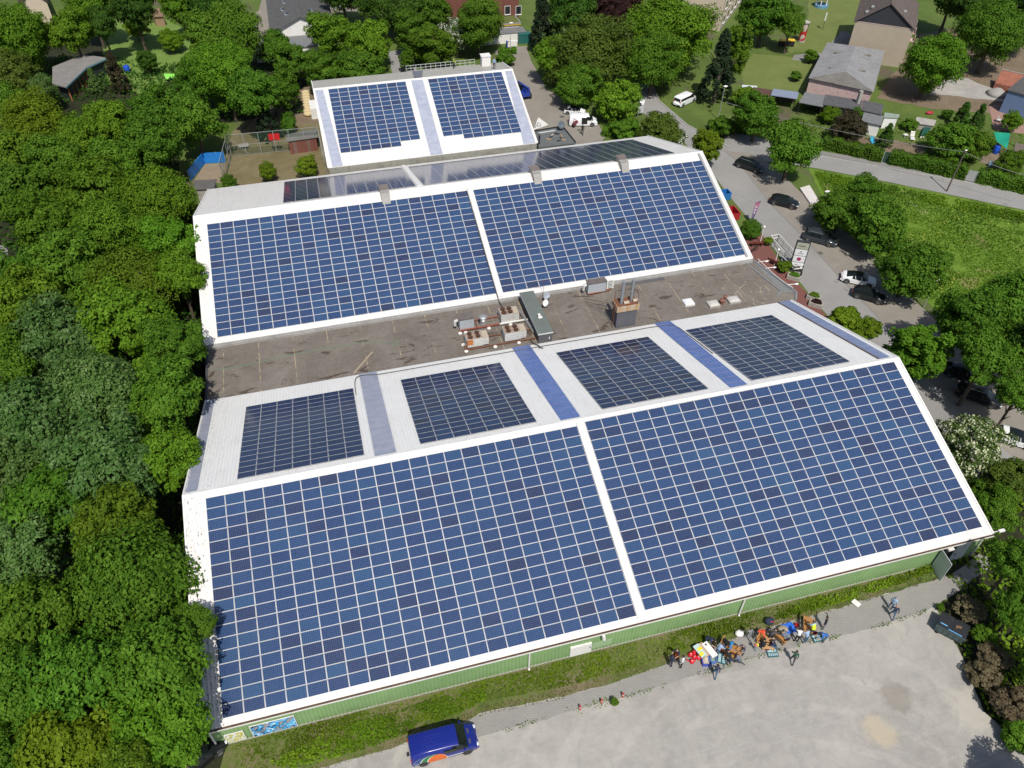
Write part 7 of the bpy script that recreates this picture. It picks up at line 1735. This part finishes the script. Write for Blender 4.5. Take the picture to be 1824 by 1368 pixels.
x, y = at2(1462, 12); t = thing('play_tower', 'red, white and blue round play tower at the top edge', 'playground', (x, y, .02)); b = MB(); b.lathe([(1.7, 0), (1.7, .6)], (0, 0, 0), 12); b.build('base', pm('play_blue', (.12, .28, .42), .6, .1, 2), t)
for k in range(6): b = MB(); b.bar((1.4 * math.cos(k), 1.4 * math.sin(k), .604), (1.4 * math.cos(k), 1.4 * math.sin(k), 2.2), .2); b.build('post', M_trim, t)
b = MB(); b.lathe([(1.7, 2.204), (.1, 3.2)], (0, 0, 0), 12); b.build('roof', pm('play_red', (.34, .09, .06), .6, .2, 2), t)
b = MB()
x, y = at2(1752, 24); t = thing('blue_trampoline', 'blue pool among the dark trees at the upper right', 'pool', (x, y, .02)); b.lathe([(2.2, 0), (2.2, .8), (2.0, .8), (2.0, .6)], (0, 0, 0), 18); b.build('rim', pm('pool_blue', (.10, .30, .55), .5, .1, 2), t)
# hedges
def hedge(label, pts_px, wd, h, hue='mid', dens=95, name='hedge', group=None):
    pts = [Vector(at2(*q)) for q in pts_px]; x0, y0 = pts[0]; rng = np.random.default_rng(int(abs(x0 * 7 + y0)) + 3); Ps = []; Ns = []
    for a, c in zip(pts, pts[1:]):
        L = (c - a).length; d = (c - a) / L; nr = Vector((-d.y, d.x)); n = int(L * (wd + 2 * h) * dens)
        s_ = rng.uniform(-.2, L + .2, n); k = rng.uniform(0, wd + 2 * h, n)
        u = np.where(k < h, -wd / 2, np.where(k < h + wd, k - h - wd / 2, wd / 2)); hh = h * (1 + .09 * np.sin(s_ * 1.7 + x0) + .05 * np.sin(s_ * 5.1)); z = np.where(k < h, k, np.where(k < h + wd, h, wd + 2 * h - k)) / h * hh
        u = u * (1 + .12 * np.sin(s_ * 2.3)) + rng.normal(size=n) * .09; z = z + rng.normal(size=n) * .09
        Ps.append(np.stack([a.x + d.x * s_ + nr.x * u - x0, a.y + d.y * s_ + nr.y * u - y0, np.maximum(z, .02)], 1))
        N = np.stack([nr.x * u / wd, nr.y * u / wd, (z / h) ** 2], 1) + rng.normal(size=(n, 3)) * .4; Ns.append(N)
    P = np.concatenate(Ps); N = np.concatenate(Ns); V, Q = leaves(P, N, rng.uniform(.6, 1.3, len(P)) * .15, rng)
    me = np_mesh(name, V, Q, [LEAF[hue]], attrs={'lv': np.clip(.45 + rng.normal(size=len(P)) * .22, 0, 1), 'fl': rng.random(len(P)) * .5})
    t = thing(name, label, 'hedge', (x0, y0, .02), 0, group); o = bpy.data.objects.new('foliage', me); col.objects.link(o); o.parent = t
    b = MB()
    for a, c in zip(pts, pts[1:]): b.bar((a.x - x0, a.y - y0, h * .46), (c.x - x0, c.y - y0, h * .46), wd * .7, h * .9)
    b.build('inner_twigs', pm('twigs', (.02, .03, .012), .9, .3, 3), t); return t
HG = 'hedges along the cross road'
hedge('clipped hedge along the pavement, left of the green gate', ((1466, 262), (1520, 275), (1568, 286)), 1.9, 2.0, 'mid', group=HG); hedge('clipped hedge along the pavement between green gate and grey gate', ((1583, 289), (1650, 303), (1716, 318)), 1.9, 2.1, 'mid', group=HG)
hedge('clipped hedge along the pavement, right of the grey gate', ((1738, 323), (1780, 332), (1850, 348), (1930, 366)), 1.9, 2.2, 'mid', group=HG)
hedge('dark hedge behind the lane at the top', ((765, 36), (810, 34)), 1.6, 2.0, 'dark'); hedge('low hedge at the yard below the willow', ((1075, 238), (1110, 243), (1138, 240)), 2.2, 1.3, 'mid'); hedge('hedge beside the annex', ((890, 96), (918, 94)), 1.5, 1.0, 'bright')
hedge('hedge at the road edge below the dark conifer', ((1262, 232), (1300, 232), (1330, 236)), 2.0, 1.5, 'mid')
for (p0, p1, mt_, lb) in (((1570, 289), (1582, 291), pm('green_gate', (.02, .06, .035), .7, .1, 3), 'dark green garden gate in the hedge'), ((1718, 322), (1735, 326), M_galv, 'grey metal garden gate in the hedge')):
    A, B = at2(*p0), at2(*p1); rz, L = frame(A, B); t = thing('garden_gate', lb, 'gate', (*A, .03), rz); b = MB(); b.box(0, L, -.04, .04, .1, 2.0); b.build('panel', mt_, t); b = MB(); b.bar((0, 0, 0), (0, 0, 2.1), .1); b.bar((L, 0, 0), (L, 0, 2.1), .1); b.build('posts', M_galv, t)
for a in ((1515, 228, 34, 3.2, 'broad', 'brown', 'dark rounded bush left of the lounger garden'), (1580, 240, 15, 4.5, 'cone', 'dark', 'dark pointed conifer between the gardens'), (1696, 250, 40, 4.5, 'loose', 'mid', 'big fruit tree in the middle garden'),
          (1738, 262, 32, 4, 'loose', 'olive', 'loose fruit tree beside the soil bed'), (1715, 205, 19, 5, 'cone', 'dark', 'dark conifer left of the terrace'), (1745, 207, 15, 5, 'cone', 'dark', 'narrow conifer touching the terrace edge'),
          (1688, 203, 10, 2, 'broad', 'mid', 'small round bush left of the two conifers'), (1805, 215, 20, 4, 'broad', 'bright', 'bright small tree on the terrace'), (1800, 290, 26, 3, 'loose', 'olive', 'thin shrubs at the right end of the gardens'),
          (1620, 222, 16, 1.6, 'bush', 'mid', 'flower bush beside the white garden hut'), (1480, 205, 18, 3, 'broad', 'yellow', 'yellowish shrub in front of the grey shelter'), (1530, 205, 15, 3, 'broad', 'mid', 'small tree in front of the black sheds'),
          (1445, 100, 14, 2.5, 'loose', 'olive', 'small shrub beside the hipped hut'), (1418, 135, 12, 2, 'bush', 'mid', 'row shrub on the garden lawn'), (1330, 170, 26, 3, 'bush', 'olive', 'hedge shrub behind the dark conifer'), (1690, 280, 12, 1.8, 'bush', 'bright', 'bright bush behind the hedge')):
    tree_px(*a, name='conifer' if 'conifer' in a[6] else 'garden_shrub', cat='tree' if 'tree' in a[6] or 'conifer' in a[6] else 'shrub')
# pole, wires, lamps
x, y = at2(1686, 341); t = thing('utility_pole', 'leaning wooden utility pole with lamp at the meadow edge', 'pole', (x, y, .02)); top = (.2, 0, 7.3)
b = MB(); b.tube([(0, 0, 0), top], [.13, .09], 8); b.build('shaft', pm('pole_wood', (.12, .095, .075), .9, .2, 3), t); b = MB(); b.ball((.3, 0, 7.35), .2, 8, 0, (1.3, .8, .6)); b.build('lamp', M_trim, t, smooth=True); b = MB(); b.bar((0, -.5, 7.0), (.3, .5, 7.0), .08); b.build('cross_arm', M_shedw, t)
tp = Vector((x + .2, y, 7.1)); pa = Vector(at(1292, 182, 6.6)); 
def wire(a, c, sag, label):
    pts = []
    for k in range(13):
        u = k / 12; q = Vector(a).lerp(Vector(c), u); q.z -= sag * 4 * u * (1 - u); pts.append(q)
    b = MB(); b.tube(pts, .03, 5); tag(b.build('wire', pm('wire', (.22, .22, .22), .5)), label, 'wire')
wire(tp, pa, .9, 'overhead wire from the leaning pole to the road lamp'); wire(tp, Vector(at(1860, 320, 6.0)), .5, 'overhead wire from the leaning pole to the right edge')
def street_lamp(pxy, h, label, style='head', group='street lamps'):
    x, y = at2(*pxy); t = thing('street_lamp', label, 'street lamp', (x, y, .02), 0, group); b = MB(); b.tube([(0, 0, 0), (0, 0, h)], [.08, .05], 8); b.build('mast', M_trim if style == 'globe' else M_galv, t)
    b = MB()
    if style == 'globe': b.ball((0, 0, h + .16), .2, 10)
    else: b.ball((.15, 0, h + .05), .34, 8, 0, (1.4, .8, .4))
    b.build('lamp_head', M_trim, t, smooth=True)
street_lamp((1279, 215), 6.6, 'tall lamp beside the dark conifer'); street_lamp((1456, 392), 5.0, 'lamp behind the white slab at the meadow edge'); street_lamp((1645, 548), 4.6, 'lamp between meadow and parked cars')
street_lamp((1354, 432), 2.6, 'white globe lamp beside the red bench', 'globe'); street_lamp((1379, 473), 2.6, 'white globe lamp above the flat roof corner', 'globe')
street_lamp((909, 96), 6.5, 'thin tall lamp at the rear yard corner')
x, y = at2(912, 85); b = MB(); b.box(-1.1, 1.1, -.4, .4, .3, 1.5); b.box(-1.3, -1.1, -.42, .42, .3, 1.5, 1); b.box(-.9, -.8, -.05, .05, 0, .298); b.box(.8, .9, -.05, .05, 0, .298); tag(b.build('notice_board', [M_trim, M_bb], None, (x, y, .02)), 'white and blue notice board at the rear yard corner', 'sign')
# entrance area: bench, ramp rails, pylon sign, flag, planters, bollard
def park_bench(pxy, rz, label):
    x, y = at2(*pxy); t = thing('park_bench', label, 'bench', (x, y, .04), R(rz), 'red brown benches at the entrance'); M_rb = pm('red_brown_wood', (.17, .045, .03), .6, .15, 4)
    b = MB()
    for k in range(4): b.box(-.95, .95, -.28 + k * .14, -.17 + k * .14, .44, .48)
    b.build('seat', M_rb, t); b = MB()
    for k in range(3): b.box(-.95, .95, .30 + k * .03, .34 + k * .03, .56 + k * .15, .68 + k * .15)
    b.build('backrest', M_rb, t)
    for sx in (-.75, .75): b = MB(); b.box(sx - .04, sx + .04, -.25, .3, 0, .438); b.build('leg', M_dark, t)
park_bench((1346, 438), 170, 'red brown bench under the green shrub by the middle hall'); park_bench((1382, 473), 120, 'red brown bench half hidden behind the globe lamp')
def railing(label, pts_px, h=1.25, name='ramp_railing', grp='white railings of the entrance ramp'):
    P = [Vector((*at2(*q), 0)) for q in pts_px]; t = thing(name, label, 'railing', (P[0].x, P[0].y, .04), 0, grp); b = MB()
    for a, c in zip(P, P[1:]):
        a, c = a - P[0], c - P[0]; L = (c - a).length; n = max(1, int(L / 1.5))
        for hh in (h, h * .55): b.bar((a.x, a.y, hh), (c.x, c.y, hh), .08)
        for k in range(n + 1): q = a.lerp(c, k / n); b.bar((q.x, q.y, 0), (q.x, q.y, h), .07)
    b.build('rail', M_trim, t); return t
railing('white ramp railing on the road side', ((1370, 433), (1384, 430), (1412, 462))); railing('white ramp railing on the hall side', ((1370, 433), (1395, 465), (1411, 487), (1428, 485), (1429, 478)))
railing('low white railing between the planters', ((1390, 470), (1400, 480)))
A = at2(1416, 482); t = thing('sign_pylon', 'tall dark sign pylon with four white panels', 'sign', (*A, .04), R(-30)); b = MB(); b.box(-.95, .95, -.22, .22, 0, 5.0); b.build('column', M_slate, t)
M_sgn = pm('sign_panel', (.74, .75, .75), .5, .04, 2); M_sgn2 = pm('olive_panel', (.38, .40, .30), .5, .06, 2); M_ink = pm('sign_ink', (.12, .12, .13), .6); M_mag = pm('magenta_mark', (.32, .03, .12), .6)
for k in range(4):
    z = .55 + k * 1.1; b = MB(); b.box(-.82, .82, -.25, -.222, z, z + 1.0); s_ = b.build('panel', M_sgn2 if k == 3 else M_sgn, t)
    b = MB()
    if k == 1: b.lathe([(.30, -.262), (.30, -.256)], (0, 0, z + .5), 14, 0, 'y'); b.lathe([(.16, -.27), (.16, -.264)], (0, 0, z + .5), 12, 0, 'y', ) if False else None
    elif k == 2: b.box(-.12, .12, -.262, -.252, z + .55, z + .72); b.box(-.45, .45, -.262, -.252, z + .3, z + .38)
    elif k == 0: b.box(-.6, .5, -.262, -.252, z + .12, z + .42); b.box(-.35, .3, -.262, -.252, z + .5, z + .62)
    else: b.box(-.5, .4, -.262, -.252, z + .4, z + .55)
    b.build('print', M_mag if k == 1 else M_ink, s_)
A = at2(1336, 399); t = thing('banner_flag', 'purple and pink beach flag with white letters', 'flag', (*A, .04), R(-10)); b = MB(); b.tube([(0, 0, 0), (0, 0, 3.9), (.35, 0, 4.1)], .035, 6); b.build('pole', M_galv, t)
mfl, g = newmat('flag_cloth'); zz_ = g.sep(g.pos())[2]; g.base(g.ramp(g.math('DIVIDE', zz_, 4.2), [(.15, (.10, .09, .20)), (.55, (.20, .13, .26)), (.85, (.42, .14, .24)), (1.0, (.06, .07, .16))])); g.set(Roughness=.7)
b = MB(); b.add([(.04, -.006, .7), (.35, -.006, .7), (.85, -.006, 4.05), (.04, -.006, 3.9), (.04, .006, .7), (.35, .006, .7), (.85, .006, 4.05), (.04, .006, 3.9)], [(0, 1, 2, 3), (7, 6, 5, 4), (0, 4, 5, 1), (1, 5, 6, 2), (2, 6, 7, 3), (3, 7, 4, 0)]); f = b.build('cloth', mfl, t)
b = MB()
for k, zq_ in enumerate((2.9, 2.35, 1.85)): b.box(.15, .5 - k * .08, -.012, -.0065, zq_, zq_ + .08); b.box(.15, .22, -.012, -.0065, zq_ + .082, zq_ + .38); b.box(.38 - k * .07, .46 - k * .07, -.012, -.0065, zq_ + .082, zq_ + .3)
b.build('letters', M_trim, f)
def planter(pxy, rz, label, hue='bright', L=1.8):
    x, y = at2(*pxy); t = thing('planter', label, 'planter', (x, y, .04), R(rz), 'planters along the pavement'); b = MB(); b.box(-L / 2, L / 2, -.5, .5, 0, .6); b.build('box', M_conc, t)
    o = bpy.data.objects.new('plants', CROWNS['bush'][0]); col.objects.link(o); o.parent = t; o.location = (0, 0, .75); o.scale = (L * .5, .55, .5); o.material_slots[0].link = 'OBJECT'; o.material_slots[0].material = LEAF[hue]
planter((1413, 497), -45, 'concrete planter with bright plants above the bollard'); planter((1448, 533), -45, 'concrete planter with brownish plants', 'olive'); planter((1452, 545), -45, 'concrete planter nearest the yellow shrub', 'purple')
tree_px(1397, 473, 15, 1.8, 'bush', 'olive', 'pale shrub in the entrance bed', name='shrub', cat='shrub'); tree_px(1338, 408, 20, 2.6, 'broad', 'mid', 'green shrub at the foot of the beach flag', name='shrub', cat='shrub'); tree_px(1369, 428, 9, 1.4, 'bush', 'yellow', 'small yellow shrub at the ramp start', name='shrub', cat='shrub')
x, y = at2(1424, 497); b = MB(); b.lathe([(.13, 0), (.13, 1.15), (.08, 1.22)], (0, 0, 0), 12); tag(b.build('bollard', M_dark, None, (x, y, .04)), 'black bollard beside the planter', 'bollard')
x, y = at2(1343, 449); t = thing('bicycle', 'dark bicycle beside the red brown bench', 'bicycle', (x, y, .04), .4)
for sx in (-.55, .55): b = MB(); b.tube([(sx + .34 * math.cos(a), 0, .36 + .34 * math.sin(a)) for a in [k * math.pi / 9 for k in range(19)]], .035, 5); b.build('wheel', M_tyre, t)
b = MB(); b.bar((-.55, 0, .36), (-.1, 0, .85), .05); b.bar((-.1, 0, .85), (.4, 0, .85), .05); b.bar((.4, 0, .95), (.55, 0, .36), .05); b.bar((-.05, 0, .4), (.4, 0, .8), .05); b.bar((-.05, 0, .4), (-.12, 0, .95), .05); b.bar((.42, -.28, 1.02), (.42, .28, 1.02), .04); b.build('frame', M_dark, t); b = MB(); b.box(-.26, .02, -.08, .08, .95, 1.0); b.build('saddle', M_dark, t)
pts = px((1424, 338), (1441, 333), (1459, 363), (1443, 366)); b = MB(); b.prism(pts[::-1], 0, .35); tag(b.build('concrete_slab', pm('pale_concrete', (.58, .54, .52), .8, .06, 1), None, (0, 0, .02)), 'white concrete slab between the bushes by the second dark car', 'slab')
for (qx, qy), mt_, lb, cat in (((1302, 386), pm('red_skip', (.35, .02, .03), .5, .15, 3), 'red open skip beside the middle hall wall', 'skip'), ((1290, 353), pm('blue_bin', (.02, .15, .40), .5, .1, 3), 'blue bin beside the middle hall wall', 'bin')):
    x, y = at2(qx, qy); b = MB(); w2, l2, h2 = (.8, 1.2, 1.2) if cat == 'skip' else (.7, .8, 1.2)
    b.box(-w2, w2, -l2, l2, 0, .1); b.box(-w2, -w2 + .1, -l2, l2, .102, h2); b.box(w2 - .1, w2, -l2, l2, .102, h2); b.box(-w2 + .102, w2 - .102, -l2, -l2 + .1, .102, h2); b.box(-w2 + .102, w2 - .102, l2 - .1, l2, .102, h2); b.box(-w2 - .07, -w2 - .003, -l2, l2, h2 - .15, h2); b.box(w2 + .003, w2 + .07, -l2, l2, h2 - .15, h2)
    tag(b.build('open_container', mt_, None, (x, y, .04)), lb, cat)
b = MB(); b.tube([(72.4, 46.0, FZ + .6), (74.5, 44.5, FZ + .7)], .04, 6)
for (x0, y0) in ((71.9, 44.6), (72.9, 40.4), (71.6, 46.2)):
    t = thing('wall_lamp', {44.6: 'white arm lamp on the flat roof edge, middle of three', 40.4: 'white arm lamp on the flat roof edge, lowest of three', 46.2: 'white arm lamp on the flat roof edge at the middle hall corner'}[y0], 'lamp', (x0, y0, FZ), 0, 'arm lamps on the flat roof edge')
    b = MB(); b.tube([(0, 0, .0), (0, 0, .25), (1.0, -.15, .32)], .05, 6); b.build('arm', M_trim, t); b = MB(); b.ball((1.2, -.18, .3), .22, 8, 0, (1.4, .8, .5)); b.build('lamp_head', M_trim, t, smooth=True)
cable('roof_wire', [(71.7, 46.6, FZ + .5), (72.4, 42.5, FZ + .25), (73.2, 39.6, FZ + .3)], .04, M_trim, 'thin white wire above the flat roof corner', 'wire')
# low annex with material on its roof beside hall C, tent sail
t = thing('annex_building', 'low grey-roofed annex with building materials on its roof beside the rearmost hall', 'building', (52.3, 88.2, 0)); pl = [(52.3, 88.2), (59.1, 88.2), (58.8, 94.8), (53.3, 94.2)]
b = MB(); b.prism([(x - 52.3, y - 88.2) for x, y in pl], 2.8, 3.02); b.build('roof', pm('slate_felt', (.11, .12, .12), .9, .2, 1), t); b = MB(); b.prism([(x * .97 - 52.3 + 1.6, (y - 91.4) * .95 + 3.2) for x, y in pl], 0, 2.798); b.build('wall', M_conc, t)
b = MB(); b.bar((6.75, .1, 3.1), (6.45, 6.6, 3.1), .2, .16); b.bar((6.45, 6.6, 3.1), (1.0, 6.0, 3.1), .2, .16); b.build('roof_edge', M_dark, t)
for k in range(9):
    x, y = 53.4 + rnd.random() * 4.4, 89.0 + rnd.random() * 4; b = MB(); b.box(-.4, .4, -.08, .08, 0, .12)
    tag(b.build('timber', rnd.choice([M_wood2, pm('pale_batten', (.55, .42, .32), .7), M_dark]), None, (x, y, 3.03), rot=(0, 0, rnd.random() * 3)), 'loose timber offcut lying on the low annex roof', 'timber', 'timber offcuts on the annex roof')
b = MB(); b.box(-1.6, 1.6, -.15, .15, 0, .1); tag(b.build('metal_profile', M_steel, None, (55.4, 93.4, 3.03), rot=(0, 0, .1)), 'long pale metal profile on the low annex roof', 'profile')
x, y = at2(998, 231, 3.05); t = thing('satellite_dish', 'dark dish on the corner of the low annex roof', 'satellite dish', (x, y, 3.03)); b = MB(); b.tube([(0, 0, 0), (0, 0, .8)], .05, 6); b.build('mast', M_galv, t); b = MB(); b.lathe([(.02, 0), (.5, .12), (.7, .28), (.68, .3), (.3, .1)], (0, 0, 0), 14); o = b.build('reflector', pm('dark_dish', (.10, .12, .14), .5), t, smooth=True); o.location = (0, 0, .9); o.rotation_euler = (R(60), 0, .3)
t = thing('banner_sail', 'white triangular banner beside the rearmost hall', 'banner', (51.9, 94.6, 0)); b = MB(); a0, a1, a2 = at(950, 232, 2.2), at(977, 222, 2.0), at(959, 209, 3.2); o_ = Vector((51.9, 94.6, 0))
b.add([tuple(Vector(a0) - o_), tuple(Vector(a1) - o_), tuple(Vector(a2) - o_), tuple(Vector(a0) - o_ + Vector((0, .03, .0))), tuple(Vector(a1) - o_ + Vector((0, .03, 0))), tuple(Vector(a2) - o_ + Vector((0, .03, 0)))], [(0, 1, 2), (5, 4, 3), (0, 3, 4, 1), (1, 4, 5, 2), (2, 5, 3, 0)]); b.build('cloth', pm('banner_white', (.55, .54, .52), .8, .05, 2), t)
A0, A1, A2 = Vector(a0) - o_, Vector(a1) - o_, Vector(a2) - o_
ex = (A1 - A0).normalized(); nz_ = (A1 - A0).cross(A2 - A0).normalized(); nz_ = nz_ if nz_.dot(Vector(CAM) - Vector(a0)) > 0 else -nz_; ey = nz_.cross(ex); ey = ey if ey.z > 0 else -ey
O_ = A0 + ex * .5 + ey * .25 + nz_ * .035; S_ = .95
b = MB()
def st(x0, y0, x1, y1): b.bar(O_ + ex * x0 * S_ + ey * y0 * S_, O_ + ex * x1 * S_ + ey * y1 * S_, .13, .02, 0, tuple(nz_))
st(0, .9, .3, 0); st(.3, 0, .6, .9); st(.85, 0, .85, .75)
for k in range(10): a_0, a_1 = k * math.pi / 5, (k + 1) * math.pi / 5; st(1.5 + .36 * math.cos(a_0), .42 + .42 * math.sin(a_0), 1.5 + .36 * math.cos(a_1), .42 + .42 * math.sin(a_1))
b.build('lettering', pm('grey_letters', (.20, .20, .21), .7), t)
for q in (a0, a1, a2): q = Vector(q) - o_; b = MB(); b.bar((q.x, q.y + .06, 0), (q.x, q.y + .06, q.z), .06); b.build('pole', M_galv, t)
x, y = at2(1140, 207, 0); t = thing('sign_board', 'pale sign board at the road corner', 'sign', (x, y, .03), .3); b = MB(); b.box(-.7, .7, -.04, .04, .6, 2.0); b.build('board', pm('pale_board', (.5, .52, .53), .5, .05), t); b = MB(); b.bar((-.6, .06, 0), (-.6, .06, 2.0), .08); b.bar((.6, .06, 0), (.6, .06, 2.0), .08); b.build('posts', M_galv, t)
for (qx, qy), rr_ in (((1001, 208), 1.0), ((1032, 232), .9), ((1461, 451), .8)):
    x, y = at2(qx, qy); b = MB(); b.lathe([(rr_ * .5, 0), (rr_ * .5, .01)], (0, 0, 0), 18); tag(b.build('manhole_cover', pm('cast_iron', (.10, .095, .09), .8, .2, 4), None, (x, y, .042)), {1001: 'round manhole cover behind the white van', 1032: 'round manhole cover in front of the white van', 1461: 'round manhole cover beside the slate grey estate'}[qx], 'manhole cover')
